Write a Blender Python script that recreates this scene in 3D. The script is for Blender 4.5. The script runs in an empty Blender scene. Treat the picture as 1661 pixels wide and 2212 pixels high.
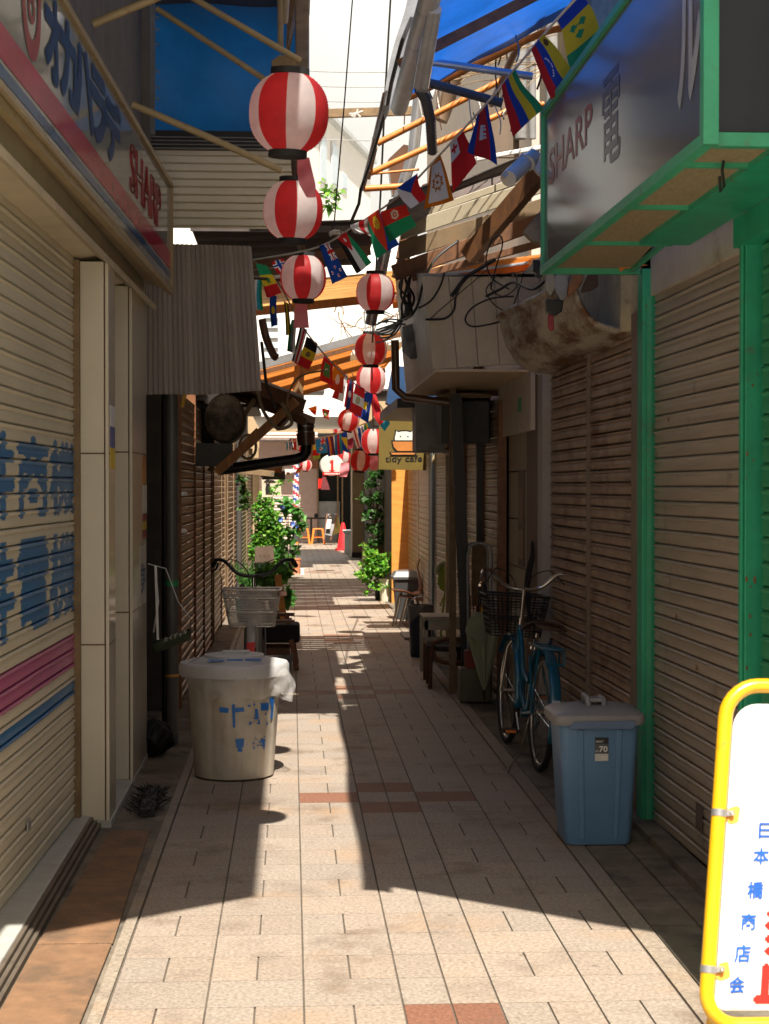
import bpy, bmesh, math, random
from mathutils import Vector as V, Euler
from mathutils.bvhtree import BVHTree
from mathutils import noise as mnoise
R = random.Random(11)
S = bpy.context.scene
# ---------------------------------------------------------------- camera
F, CX, CY, H = 3600.0, 830.5, 1106.0, 1.6          # reference frame 1661 x 2212
YAW, PITCH = math.atan((CX-630)/F), math.atan((CY-1053)/F)
cam = bpy.data.cameras.new('camera'); co = bpy.data.objects.new('camera', cam)
S.collection.objects.link(co); S.camera = co
cam.sensor_fit = 'VERTICAL'; cam.sensor_height = 36; cam.lens = F/2212*36
cam.clip_start = .1; cam.clip_end = 1500
co.location = (0, 0, H); co.rotation_euler = (math.pi/2-PITCH, 0, -YAW)
cam.dof.use_dof = True; cam.dof.focus_distance = 10.5; cam.dof.aperture_fstop = 9
RM = Euler((math.pi/2-PITCH, 0, -YAW)).to_matrix()
# ---------------------------------------------------------------- light
SUN_EL, SUN_DX = math.radians(60), .055            # light travels +Y (away from the camera), a little to -X
w = bpy.data.worlds.new('World'); S.world = w; w.use_nodes = True
nt = w.node_tree; sky = nt.nodes.new('ShaderNodeTexSky'); sky.sky_type = 'NISHITA'; sky.sun_disc = False
sky.sun_elevation = SUN_EL; sky.sun_rotation = math.radians(180-3)
sky.air_density = 1.0; sky.dust_density = 4.0; sky.ozone_density = .6
hz = nt.nodes.new('ShaderNodeHueSaturation'); hz.inputs['Saturation'].default_value = .55
wm = nt.nodes.new('ShaderNodeMix'); wm.data_type = 'RGBA'; wm.blend_type = 'MULTIPLY'; wm.inputs[0].default_value = 1; wm.inputs[7].default_value = (1.14, 1, .80, 1)   # hazy, warm summer sky
nt.links.new(sky.outputs[0], hz.inputs['Color']); nt.links.new(hz.outputs[0], wm.inputs[6]); nt.links.new(wm.outputs[2], nt.nodes['Background'].inputs[0]); nt.nodes['Background'].inputs[1].default_value = .056
sl = bpy.data.lights.new('sun', 'SUN'); sl.energy = 5.0; sl.angle = math.radians(.5); sl.color = (1, .93, .82)
so = bpy.data.objects.new('sun', sl); S.collection.objects.link(so)
DY = 1/math.tan(SUN_EL)
so.rotation_euler = V((-SUN_DX, DY, -1)).to_track_quat('-Z', 'Y').to_euler()
S.view_settings.view_transform = 'Standard'; S.view_settings.look = 'None'
S.view_settings.exposure = 1.1; S.view_settings.gamma = 1
S.render.engine = 'CYCLES'
S.cycles.max_bounces = 10; S.cycles.diffuse_bounces = 6; S.cycles.transmission_bounces = 6; S.cycles.transparent_max_bounces = 12
S.cycles.sample_clamp_indirect = 6
try: S.cycles.use_denoising = True
except Exception: pass

# ---------------------------------------------------------------- helpers
def ray(x, y): return RM @ V(((x-CX)/F, -(y-CY)/F, -1))
def P(x, y, Y):
    d = ray(x, y); return V((d.x*Y/d.y, Y, H+d.z*Y/d.y))
def G(x, y, z=0):
    d = ray(x, y); t = (z-H)/d.z; return V((d.x*t, d.y*t, z))
def PX(x, y, X):
    d = ray(x, y); t = X/d.x; return V((X, d.y*t, H+d.z*t))
LOC = {}
class MB:
    def __init__(s): s.v = []; s.f = []; s.c = []; s.m = []
    def add(s, vs, fs, col=None, m=0):
        n = len(s.v); s.v += [V(a) for a in vs]
        for f in fs: s.f.append([i+n for i in f]); s.c.append(col); s.m.append(m)
        return s
    def ob(s, c, x, y, z, col=None, m=0):
        c, x, y, z = V(c), V(x), V(y), V(z)
        vs = [c+x*i+y*j+z*k for k in (-1, 1) for j in (-1, 1) for i in (-1, 1)]
        return s.add(vs, [(0, 2, 3, 1), (4, 5, 7, 6), (0, 1, 5, 4), (2, 6, 7, 3), (0, 4, 6, 2), (1, 3, 7, 5)], col, m)
    def box(s, a, b, col=None, m=0):
        a, b = V(a), V(b); h = (b-a)/2
        return s.ob((a+b)/2, (h.x, 0, 0), (0, h.y, 0), (0, 0, h.z), col, m)
    def bar(s, p, q, w, h, up=(0, 0, 1), col=None, m=0):
        p, q = V(p), V(q); d = (q-p); L = d.length; d = d/L
        x = d.cross(V(up))
        if x.length < 1e-4: x = d.cross(V((0, 1, 0)))
        x.normalize(); u = x.cross(d)
        return s.ob((p+q)/2, d*L/2, x*w/2, u*h/2, col, m)
    def tube(s, pts, r, n=8, closed=False, col=None, m=0):
        pts = [V(p) for p in pts]; N = len(pts); vs = []; fs = []
        rr = r if isinstance(r, (list, tuple)) else [r]*N
        prev = None
        for i, p in enumerate(pts):
            if closed: t = pts[(i+1) % N]-pts[i-1]
            else: t = pts[min(i+1, N-1)]-pts[max(i-1, 0)]
            t.normalize()
            if prev is None:
                a = V((0, 0, 1)) if abs(t.z) < .9 else V((1, 0, 0)); prev = t.cross(a).normalized()
            x = prev-t*prev.dot(t)
            if x.length < 1e-5: x = t.orthogonal()
            x.normalize(); prev = x; y = t.cross(x)
            for k in range(n):
                a = 2*math.pi*k/n; vs.append(p+(x*math.cos(a)+y*math.sin(a))*rr[i])
        for i in range(N if closed else N-1):
            j = (i+1) % N
            for k in range(n): fs.append((i*n+k, i*n+(k+1) % n, j*n+(k+1) % n, j*n+k))
        if not closed: fs += [tuple(range(n))[::-1], tuple(range((N-1)*n, N*n))]
        return s.add(vs, fs, col, m)
    def lathe(s, prof, c=(0, 0, 0), n=32, col=None, m=0, sx=1, sy=1, colf=None):
        c = V(c); vs = []
        for r, z in prof:
            for k in range(n):
                a = 2*math.pi*k/n; vs.append(c+V((r*sx*math.cos(a), r*sy*math.sin(a), z)))
        b = len(s.v); s.v += vs
        for i in range(len(prof)-1):
            for k in range(n):
                s.f.append([b+i*n+k, b+i*n+(k+1) % n, b+(i+1)*n+(k+1) % n, b+(i+1)*n+k])
                s.c.append(colf(k/n, i/(len(prof)-1)) if colf else col); s.m.append(m)
        return s
    def disc(s, c, x, y, n=24, col=None, m=0):
        c, x, y = V(c), V(x), V(y)
        return s.add([c+x*math.cos(2*math.pi*k/n)+y*math.sin(2*math.pi*k/n) for k in range(n)], [tuple(range(n))], col, m)
    def grid(s, fn, nu, nv, colf=None, m=0, col=None):
        b = len(s.v)
        for j in range(nv+1):
            for i in range(nu+1): s.v.append(V(fn(i/nu, j/nv)))
        for j in range(nv):
            for i in range(nu):
                a = b+j*(nu+1)+i
                s.f.append([a, a+1, a+nu+2, a+nu+1]); s.c.append(colf((i+.5)/nu, (j+.5)/nv) if colf else col); s.m.append(m)
        return s
    def prism(s, pts, d, col=None, m=0):
        pts = [V(p) for p in pts]; d = V(d); n = len(pts)
        fs = [tuple(range(n))[::-1], tuple(range(n, 2*n))]+[(i, (i+1) % n, n+(i+1) % n, n+i) for i in range(n)]
        return s.add(pts+[p+d for p in pts], fs, col, m)
    def build(s, name, mat, parent=None, smooth=0, bevel=0, thick=0, loc=None):
        me = bpy.data.meshes.new(name)
        off = LOC[parent] if parent is not None else (V(loc) if loc is not None else V((0, 0, 0)))
        me.from_pydata([v-off for v in s.v], [], s.f)
        ms = mat if isinstance(mat, (list, tuple)) else [mat]
        for x in ms: me.materials.append(x)
        if len(ms) > 1: me.polygons.foreach_set('material_index', s.m)
        if any(c is not None for c in s.c):
            at = me.color_attributes.new('Col', 'FLOAT_COLOR', 'CORNER'); buf = []
            for p, c in zip(me.polygons, s.c):
                c = c if c is not None else (1, 1, 1)
                buf += [c[0], c[1], c[2], 1]*p.loop_total
            at.data.foreach_set('color', buf)
        if smooth:
            me.polygons.foreach_set('use_smooth', [True]*len(me.polygons))
            me.set_sharp_from_angle(angle=math.radians(smooth))
        me.update()
        o = bpy.data.objects.new(name, me); S.collection.objects.link(o)
        if parent is not None: o.parent = parent
        else: o.location = off
        LOC[o] = off
        if bevel:
            b = o.modifiers.new('bevel', 'BEVEL'); b.width = bevel; b.segments = 2; b.limit_method = 'ANGLE'; b.angle_limit = math.radians(40)
        if thick:
            b = o.modifiers.new('solid', 'SOLIDIFY'); b.thickness = thick; b.offset = 0
        return o
def tag(o, label, cat, group=None, kind=None):
    o['label'] = label; o['category'] = cat
    if group: o['group'] = group
    if kind: o['kind'] = kind
    return o
def thing(name, label, cat, loc=(0, 0, 0), group=None):
    o = bpy.data.objects.new(name, None); o.empty_display_size = .1; S.collection.objects.link(o)
    o.location = loc; LOC[o] = V(loc); return tag(o, label, cat, group)
def struct(o): o['kind'] = 'structure'; return o
def dup(root, loc, label, rz=None, sc=None):
    def cp(o, par):
        c = o.copy(); S.collection.objects.link(c)
        if par is not None: c.parent = par
        for ch in o.children: cp(ch, c)
        return c
    r = cp(root, None); r.location = loc; r['label'] = label
    if rz is not None: r.rotation_euler = (0, 0, rz)
    if sc is not None: r.scale = (sc, sc, sc)
    return r
# ---------------------------------------------------------------- materials
MATS = {}
def mat(name, col=(.5, .5, .5), rough=.6, metal=0, var=.18, scale=5, bump=0, bs=60, streak=0, dirt=None, damt=.5, dscale=3,
        trans=0, attr=False, coat=0, spec=.5, emit=0, transm=0, alpha=1, vs=None, dstreak=0, dvs=None, ddet=9, stain=None):
    if name in MATS: return MATS[name]
    m = bpy.data.materials.new(name); m.use_nodes = True; MATS[name] = m
    t = m.node_tree; N = t.nodes; L = t.links; b = N['Principled BSDF']
    tc = N.new('ShaderNodeTexCoord'); mp = N.new('ShaderNodeMapping'); L.new(tc.outputs['Object'], mp.inputs[0])
    mp.inputs['Scale'].default_value = vs if vs else ((1, 1, .08) if streak else (1, 1, 1))
    nz = N.new('ShaderNodeTexNoise'); nz.inputs['Scale'].default_value = scale; nz.inputs['Detail'].default_value = 7; nz.inputs['Roughness'].default_value = .65
    L.new(mp.outputs[0], nz.inputs['Vector'])
    mr = N.new('ShaderNodeMapRange'); mr.inputs[1].default_value = .3; mr.inputs[2].default_value = .7
    mr.inputs[3].default_value = 1-var; mr.inputs[4].default_value = 1+var; L.new(nz.outputs['Fac'], mr.inputs[0])
    vm = N.new('ShaderNodeVectorMath'); vm.operation = 'SCALE'
    if attr:
        a = N.new('ShaderNodeVertexColor'); a.layer_name = 'Col'; L.new(a.outputs[0], vm.inputs[0])
    else: vm.inputs[0].default_value = col[:3]
    L.new(mr.outputs[0], vm.inputs['Scale']); out = vm.outputs[0]
    if dirt:
        m2 = N.new('ShaderNodeMapping'); L.new(tc.outputs['Object'], m2.inputs[0])
        if dvs: m2.inputs['Scale'].default_value = dvs
        if dstreak: m2.inputs['Scale'].default_value = (1, 1, .12)
        m2.inputs['Location'].default_value = (3.1, 7.7, 1.3)
        n2 = N.new('ShaderNodeTexNoise'); n2.inputs['Scale'].default_value = dscale; n2.inputs['Detail'].default_value = ddet; n2.inputs['Roughness'].default_value = .7 if ddet > 5 else .55
        L.new(m2.outputs[0], n2.inputs['Vector'])
        r2 = N.new('ShaderNodeMapRange'); r2.inputs[1].default_value = .72-.35*damt; r2.inputs[2].default_value = .86-.3*damt
        L.new(n2.outputs['Fac'], r2.inputs[0])
        mx = N.new('ShaderNodeMix'); mx.data_type = 'RGBA'; L.new(r2.outputs[0], mx.inputs[0]); L.new(out, mx.inputs[6])
        mx.inputs[7].default_value = (*dirt, 1); out = mx.outputs[2]
    if stain:
        for (scol, samt, sscale) in stain:
            n4 = N.new('ShaderNodeTexNoise'); n4.inputs['Scale'].default_value = sscale; n4.inputs['Detail'].default_value = 4; L.new(tc.outputs['Object'], n4.inputs['Vector'])
            r4 = N.new('ShaderNodeMapRange'); r4.inputs[1].default_value = .56; r4.inputs[2].default_value = .74; r4.inputs[4].default_value = samt; L.new(n4.outputs['Fac'], r4.inputs[0])
            x4 = N.new('ShaderNodeMix'); x4.data_type = 'RGBA'; L.new(r4.outputs[0], x4.inputs[0]); L.new(out, x4.inputs[6]); x4.inputs[7].default_value = (*scol, 1); out = x4.outputs[2]
        vo = N.new('ShaderNodeTexVoronoi'); vo.inputs['Scale'].default_value = 4.2; L.new(tc.outputs['Object'], vo.inputs['Vector'])
        r5 = N.new('ShaderNodeMapRange'); r5.inputs[1].default_value = .045; r5.inputs[2].default_value = .075; r5.inputs[3].default_value = .55; r5.inputs[4].default_value = 0; L.new(vo.outputs['Distance'], r5.inputs[0])
        x5 = N.new('ShaderNodeMix'); x5.data_type = 'RGBA'; L.new(r5.outputs[0], x5.inputs[0]); L.new(out, x5.inputs[6]); x5.inputs[7].default_value = (.1, .08, .065, 1); out = x5.outputs[2]
    L.new(out, b.inputs['Base Color'])
    b.inputs['Roughness'].default_value = rough; b.inputs['Metallic'].default_value = metal
    b.inputs['Specular IOR Level'].default_value = spec
    if coat: b.inputs['Coat Weight'].default_value = coat; b.inputs['Coat Roughness'].default_value = .08
    if emit: L.new(out, b.inputs['Emission Color']); b.inputs['Emission Strength'].default_value = emit
    if transm: b.inputs['Transmission Weight'].default_value = transm; b.inputs['IOR'].default_value = 1.1
    if alpha < 1: b.inputs['Alpha'].default_value = alpha
    if bump:
        n3 = N.new('ShaderNodeTexNoise'); n3.inputs['Scale'].default_value = bs; n3.inputs['Detail'].default_value = 5
        L.new(mp.outputs[0], n3.inputs['Vector'])
        bp = N.new('ShaderNodeBump'); bp.inputs['Strength'].default_value = bump; bp.inputs['Distance'].default_value = .01
        L.new(n3.outputs['Fac'], bp.inputs['Height']); L.new(bp.outputs[0], b.inputs['Normal'])
    if trans:
        tr = N.new('ShaderNodeBsdfTranslucent'); L.new(out, tr.inputs[0]); ms = N.new('ShaderNodeMixShader'); ms.inputs[0].default_value = trans
        L.new(b.outputs[0], ms.inputs[1]); L.new(tr.outputs[0], ms.inputs[2]); L.new(ms.outputs[0], N['Material Output'].inputs[0])
    return m
RUST = (.16, .06, .02)
M_tile = mat('paving tile', attr=True, rough=.6, var=.42, scale=70, bump=.35, bs=200, dirt=(.15, .105, .07), damt=.5, dscale=1.6, stain=[((.36, .21, .1), .5, 1.9), ((.13, .1, .08), .45, 3.7)])
M_joint = mat('joint grout', (.10, .08, .06), rough=.9, var=.3)
M_conc = mat('concrete', (.3, .28, .24), rough=.85, var=.25, scale=4, bump=.3, bs=40, dirt=(.1, .09, .075), damt=.55, dscale=2)
M_concd = mat('dark concrete', (.17, .14, .105), rough=.85, var=.4, scale=5, bump=.4, bs=50, dirt=(.05, .045, .04), damt=.6, dscale=3)
M_stone = mat('sill stone', (.4, .4, .37), rough=.4, var=.12, scale=12, dirt=(.28, .25, .2), damt=.4)
M_mat = mat('brown rubber mat', (.21, .115, .06), rough=.8, var=.22, scale=9, bump=.5, bs=160, dirt=(.12, .075, .045), damt=.7, dscale=5)
M_shutl = mat('cream painted shutter', attr=True, rough=.42, var=.1, scale=3, dirt=(.25, .2, .13), damt=.28, dscale=2.5, vs=(1, .25, 1))
M_cream = mat('cream tile cladding', (.62, .56, .44), rough=.22, var=.06, scale=3, dirt=(.3, .22, .12), damt=.22, dscale=2, dstreak=1, coat=.4)
M_beam = mat('cream lintel metal', (.56, .47, .32), rough=.45, var=.12, dirt=(.24, .15, .07), damt=.35, dscale=1.6)
M_fasc = mat('brown fascia', (.36, .28, .17), rough=.5, var=.15)
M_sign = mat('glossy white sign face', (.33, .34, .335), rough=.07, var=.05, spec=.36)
M_signr = mat('glossy grey sign face', (.13, .115, .115), rough=.14, var=.12, spec=.5, streak=1, scale=14)
M_navy = mat('navy lettering', (.01, .06, .19), rough=.4, spec=.03)
M_red = mat('red lettering', (.28, .015, .025), rough=.3, spec=.12)
M_pink = mat('crimson stripe', (.42, .02, .07), rough=.15, spec=.08)
M_bstripe = mat('blue stripe', (.012, .1, .25), rough=.15, spec=.08)
M_gold = mat('tan tube paint', (.3, .22, .11), rough=.5, dirt=RUST, damt=.4, dscale=9)
M_tarp = mat('blue tarpaulin', (.012, .15, .44), rough=.5, var=.25, scale=2, trans=.35, bump=.5, bs=5)
M_tarpr = mat('bright blue translucent tarpaulin', (.012, .13, .6), rough=.45, var=.25, scale=3, trans=.45, bump=.6, bs=5)
M_corr = mat('cream corrugated sheet', (.88, .81, .66), rough=.45, var=.05, dirt=(.55, .45, .3), damt=.2, dscale=2)
M_dcorr = mat('brown corrugated sheet', (.085, .065, .06), rough=.6, var=.3, dirt=RUST, damt=.3)
M_plast = mat('weathered translucent plastic sheet', (.37, .325, .295), rough=.24, var=.1, scale=3, trans=.2, streak=1, dirt=(.2, .15, .11), damt=.3, dscale=1.5)
M_pipe = mat('grey pipe', (.07, .066, .06), rough=.45, var=.12, dirt=(.08, .07, .06), damt=.4)
M_black = mat('black paint', (.012, .011, .012), rough=.45, var=.2)
M_rubber = mat('black rubber', (.015, .014, .014), rough=.75, var=.2)
M_green_tape = mat('green tape', (.02, .2, .07), rough=.4)
M_brsh = mat('brown shutter', (.29, .195, .125), rough=.42, var=.22, scale=6, dirt=(.13, .05, .02), damt=.42, dscale=4, vs=(1, 1, 3))
M_brsh3 = mat('rusty brown shutter', (.34, .235, .165), rough=.42, var=.3, scale=5, dirt=(.12, .035, .012), damt=.6, dscale=3, vs=(1, 1, 3))
M_brsh2 = mat('tan shutter', (.38, .29, .21), rough=.38, var=.15, scale=6, dirt=(.15, .08, .04), damt=.3, dscale=5, vs=(1, 1, 3))
M_rtsh = mat('grey beige shutter', (.37, .305, .24), rough=.4, var=.16, scale=5, dirt=(.13, .1, .07), damt=.36, dscale=6, vs=(1, .3, 4))
M_grsh = mat('green shutter', (.035, .28, .13), rough=.5, var=.15, dirt=(.12, .07, .03), damt=.22, dscale=8)
M_green = mat('green painted steel', (.02, .34, .18), rough=.45, var=.2, dirt=(.13, .08, .04), damt=.36, dscale=9)
M_greenl = mat('weathered green frame', (.05, .36, .19), rough=.45, var=.2, dirt=(.1, .2, .1), damt=.4, dscale=9)
M_soff = mat('woven tan panel', (.33, .25, .14), rough=.7, var=.25, scale=120, vs=(1, .15, 1))
M_header = mat('cream header', (.55, .47, .37), rough=.5, var=.12, dirt=(.25, .16, .08), damt=.35, dscale=2)
M_rustm = mat('rusted flaking paint', (.46, .4, .3), rough=.7, var=.2, scale=3, dirt=(.13, .05, .012), damt=.86, dscale=6.5, bump=.2, bs=24, ddet=6, dvs=(1, .3, 1), vs=(1, .3, 1))
M_wood = mat('brown timber', (.12, .046, .014), rough=.65, var=.35, scale=8, vs=(4, 4, 1), dirt=(.06, .03, .015), damt=.4)
M_wood2 = mat('weathered timber', (.2, .13, .065), rough=.7, var=.3, scale=8, dirt=(.1, .06, .03), damt=.45)
M_owood = mat('orange board', (.6, .26, .05), rough=.55, var=.22, scale=4, vs=(1, 1, 5), dirt=(.32, .12, .02), damt=.4)
M_roofor = mat('orange roof boards', (.8, .47, .2), rough=.6, var=.35, scale=4, vs=(.5, 6, 1), trans=.6)
M_ortube = mat('orange rusty tube', (.62, .2, .03), rough=.5, var=.25, scale=12, dirt=(.25, .07, .02), damt=.4, dscale=12)
M_rtube = mat('rust brown steel', (.22, .09, .035), rough=.55, var=.3, scale=14, dirt=(.07, .04, .03), damt=.5, dscale=10)
M_steel = mat('galvanised steel', (.45, .45, .46), rough=.35, metal=.8, var=.15, dirt=(.2, .17, .13), damt=.35)
M_chrome = mat('chrome', (.7, .68, .64), rough=.18, metal=1, var=.08)
M_gutter = mat('old gutter', (.34, .27, .19), rough=.5, var=.3, dirt=(.12, .08, .05), damt=.5, dscale=9)
M_gutw = mat('grey white gutter', (.55, .55, .56), rough=.35, var=.15, dirt=(.2, .15, .12), damt=.4, dscale=5)
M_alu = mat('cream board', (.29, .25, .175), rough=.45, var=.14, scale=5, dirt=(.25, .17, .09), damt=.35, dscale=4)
M_cable = mat('black cable', (.014, .012, .011), rough=.55, var=.1)
M_tan_cable = mat('tan cable', (.2, .15, .08), rough=.6)
M_wcable = mat('pale cord', (.6, .58, .54), rough=.7)
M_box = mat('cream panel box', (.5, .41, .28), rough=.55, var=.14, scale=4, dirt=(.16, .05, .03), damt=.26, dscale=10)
M_boxs = mat('cream soffit panel', (.56, .42, .27), rough=.55, var=.1)
M_dark = mat('black doorway shade', (.006, .006, .006), rough=.9)
M_ac = mat('old grey metal box', (.05, .052, .05), rough=.6, var=.3, dirt=(.1, .08, .05), damt=.35)
M_grey = mat('grey metal', (.25, .25, .25), rough=.5, var=.2, dirt=(.1, .07, .05), damt=.4)
M_white = mat('white paint', (.78, .77, .74), rough=.5, var=.05)
M_pale = mat('pale translucent strip', (.7, .75, .8), rough=.5, trans=.6)
M_wwall = mat('white plaster', (.85, .84, .82), rough=.8, var=.05)
M_paper = mat('lantern paper', attr=True, rough=.5, var=.2, scale=1.6, trans=.75)
M_cloth = mat('flag cloth', attr=True, rough=.75, var=.05, trans=.55)
M_attr = mat('painted surface', attr=True, rough=.5, var=.08)
M_leaf = mat('leaf', attr=True, rough=.45, var=.15, trans=.5)
M_stem = mat('stem', (.12, .1, .03), rough=.7)
M_bin = mat('white bin plastic', (.43, .38, .31), rough=.48, var=.2, scale=5, dirt=(.22, .16, .1), damt=.5, dscale=4, dstreak=1)
M_binlid = mat('white bin lid plastic', (.44, .43, .42), rough=.5, var=.1, dirt=(.35, .3, .25), damt=.35)
M_bag = mat('clear plastic bag', (.75, .73, .7), rough=.2, var=.15, alpha=.28, spec=.9, bump=.6, bs=18)
M_blueink = mat('blue ink', (.02, .13, .42), rough=.5)
M_bluebin = mat('blue bin plastic', (.115, .23, .4), rough=.4, var=.1, dirt=(.2, .22, .28), damt=.3, dscale=6)
M_bluelid = mat('grey bin lid', (.25, .24, .25), rough=.45, var=.12, dirt=(.14, .11, .09), damt=.3)
M_yellow = mat('yellow painted tube', (.66, .36, .004), rough=.3, var=.12, coat=.4, dirt=(.3, .17, .03), damt=.3, dscale=14)
M_signw = mat('white enamel sign', (.66, .64, .62), rough=.35, var=.05, dirt=(.62, .36, .12), damt=.3, dscale=5)
M_rustpatch = mat('orange rust stain', (.7, .3, .04), rough=.7)
M_blule = mat('blue sign lettering', (.008, .085, .4), rough=.4)
M_redle = mat('red sign lettering', (.5, .015, .008), rough=.4)
M_bkblue = mat('teal bicycle paint', (.003, .1, .17), rough=.3, var=.1, coat=.6, dirt=(.03, .05, .06), damt=.3, dscale=20)
M_bkgrey = mat('grey bicycle paint', (.2, .19, .18), rough=.4, metal=.5)
M_brn = mat('brown leather', (.06, .025, .015), rough=.5, var=.3)
M_redp = mat('red plastic', (.62, .015, .012), rough=.35)
M_bronze = mat('brown gutter metal', (.12, .055, .03), rough=.4, var=.3, coat=.3)
M_redwood = mat('reddish wood', (.2, .065, .025), rough=.45, var=.3, scale=10, coat=.2)
M_cush = mat('dark cushion', (.03, .022, .02), rough=.85, var=.25)
M_navyb = mat('navy bucket', (.01, .018, .05), rough=.4)
M_dgrey = mat('charcoal plastic', (.045, .043, .045), rough=.5, var=.2)
M_lgreen = mat('olive green plastic', (.32, .42, .05), rough=.45, var=.12)
M_sage = mat('sage umbrella cloth', (.3, .32, .2), rough=.7, var=.15, trans=.2)
M_terra = mat('terracotta', (.5, .2, .1), rough=.8, var=.15)
M_dpot = mat('dark green pot', (.03, .07, .06), rough=.5)
M_stool = mat('orange steel', (.8, .2, .02), rough=.4, var=.08, coat=.2)
M_cone = mat('red cone', (.8, .015, .02), rough=.5)
M_siding = mat('pinkish siding', (.5, .36, .32), rough=.6, var=.08)
M_beige = mat('beige wall', (.36, .26, .15), rough=.7, var=.12, dirt=(.2, .13, .07), damt=.3)
M_ochre = mat('ochre sign board', (.13, .088, .014), rough=.55, var=.12, dirt=(.2, .14, .04), damt=.3)
M_pinkt = mat('faded pink ribbon', (.75, .22, .25), rough=.6, trans=.4)
M_glass = mat('dark glass', (.02, .02, .02), rough=.06, spec=.8)
M_win = mat('pale blue window', (.5, .6, .66), rough=.3)
M_camw = mat('camera housing', (.6, .57, .52), rough=.35)
# ---------------------------------------------------------------- text
def text2d(body, off=0.0):
    cu = bpy.data.curves.new('t', 'FONT'); cu.body = body; cu.offset = off; cu.resolution_u = 4
    o = bpy.data.objects.new('t', cu); S.collection.objects.link(o)
    dg = bpy.context.evaluated_depsgraph_get(); dg.update()
    me = bpy.data.meshes.new_from_object(o.evaluated_get(dg))
    vs = [v.co.copy() for v in me.vertices]; fs = [list(p.vertices) for p in me.polygons]
    bpy.data.objects.remove(o); bpy.data.curves.remove(cu); bpy.data.meshes.remove(me)
    x0 = min(v.x for v in vs); x1 = max(v.x for v in vs); y0 = min(v.y for v in vs); y1 = max(v.y for v in vs)
    return [((v.x-x0)/(x1-x0), (v.y-y0)/(y1-y0)) for v in vs], fs
def text(mb, body, O, U, W, off=.01, skew=0, col=None, bold=0):
    vs, fs = text2d(body, off); O, U, W = V(O), V(U), V(W)
    n_ = U.cross(W).normalized(); k = 0
    for dx, dy in (((0, 0), (1, 0), (-1, 0), (0, 1), (0, -1)) if bold else ((0, 0),)):
        mb.add([O+n_*(.0002*k)+U*(x+skew*y+dx*bold)+W*(y+dy*bold) for x, y in vs], fs, col); k += 1
    return mb
def spline(ps, n=8):
    out = []; N = len(ps)
    for i in range(N-1):
        p0, p1, p2, p3 = ps[max(i-1, 0)], ps[i], ps[i+1], ps[min(i+2, N-1)]
        for k in range(n):
            t = k/n; out.append(.5*((2*p1)+(p2-p0)*t+(2*p0-5*p1+4*p2-p3)*t*t+(3*p1-p0-3*p2+p3)*t**3))
    return out+[ps[-1]]
# ================================================================ SETTING
def XL(Y): return -1.017+.0242*(Y-7.89)
def XR(Y): return 1.704-.0161*(Y-7.76)
m = MB(); m.grid(lambda u, v: (-300+600*u, -200+700*v, -.03), 4, 4); struct(m.build('ground', M_conc))
# street behind the camera (sunlit, bounces light into the alley)
m = MB(); m.box((-30, -40, -.03), (30, 3.2, -.012)); struct(m.build('street', mat('light street', (.4, .38, .34), rough=.85, var=.15, scale=2)))
m = MB(); m.grid(lambda u, v: (-1.3+3.2*u, 2.6+52*v, -.006), 1, 1); struct(m.build('paving_bed', M_joint))
m = MB(); row = .2765; cols = [-.5665, -.265, .0365, .343, .493, .643, .945, 1.22]
groups = [4.71, 8.58, 13.1, 17.7, 22.2, 26.9, 31.4, 36]
y0 = 8.58-row/2-row*19
for j in range(175):
    a = y0+j*row; yc = a+row/2
    gi = None
    for g in groups:
        k = round((yc-g)/row)
        if abs(k) <= 1 and abs((yc-g)-k*row) < row*.51: gi = k
    for i in range(len(cols)-1):
        x0, x1 = cols[i], cols[i+1]
        splits = [(x0, x1)]
        wid = x1-x0
        if wid > .2 and j % 2 == 0: splits = [(x0, (x0+x1)/2), ((x0+x1)/2, x1)]
        brown = (gi in (-1, 1) and i in (3, 4)) or (gi == 0 and i in (2, 5))
        for (p, q) in splits:
            g = R.uniform(.93, 1.05); t = R.uniform(-.008, .01)
            g *= 1+.05*math.sin(j*1.7)*0; c = (.2*g, .09*g, .055*g) if brown else (.30*g+t, .247*g, .2*g-t*.6)
            ox, oy = .0033, .0010
            m.add([(p+ox, a+oy, 0), (q-ox, a+oy, 0), (q-ox, a+row-oy, 0), (p+ox, a+row-oy, 0)], [(0, 1, 2, 3)], c)
struct(m.build('tile_paving', M_tile))
m = MB()
for j in range(60):
    a = 3+j*.9; g = R.uniform(.9, 1.1)
    m.box((-.612, a+.002, -.02), (-.5715, a+.898, .004), (.27*g, .225*g, .175*g))
    m.box((1.225, a+.002, -.02), (1.30, a+.898, .003), (.27*g, .22*g, .17*g))
struct(m.build('kerb_strip', M_tile))
m = MB()
for j in range(80):
    a = 3+j*.6; m.box((1.308, a+.004, -.02), (1.48, a+.596, R.uniform(-.004, .002))); m.box((1.49, a+.004, -.02), (1.72, a+.596, R.uniform(-.004, .004)))
struct(m.build('drain_slabs', M_concd))
m = MB(); m.box((-1.2, 3, -.02), (-.615, 40, -.004)); struct(m.build('side_strip', M_concd))

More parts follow.
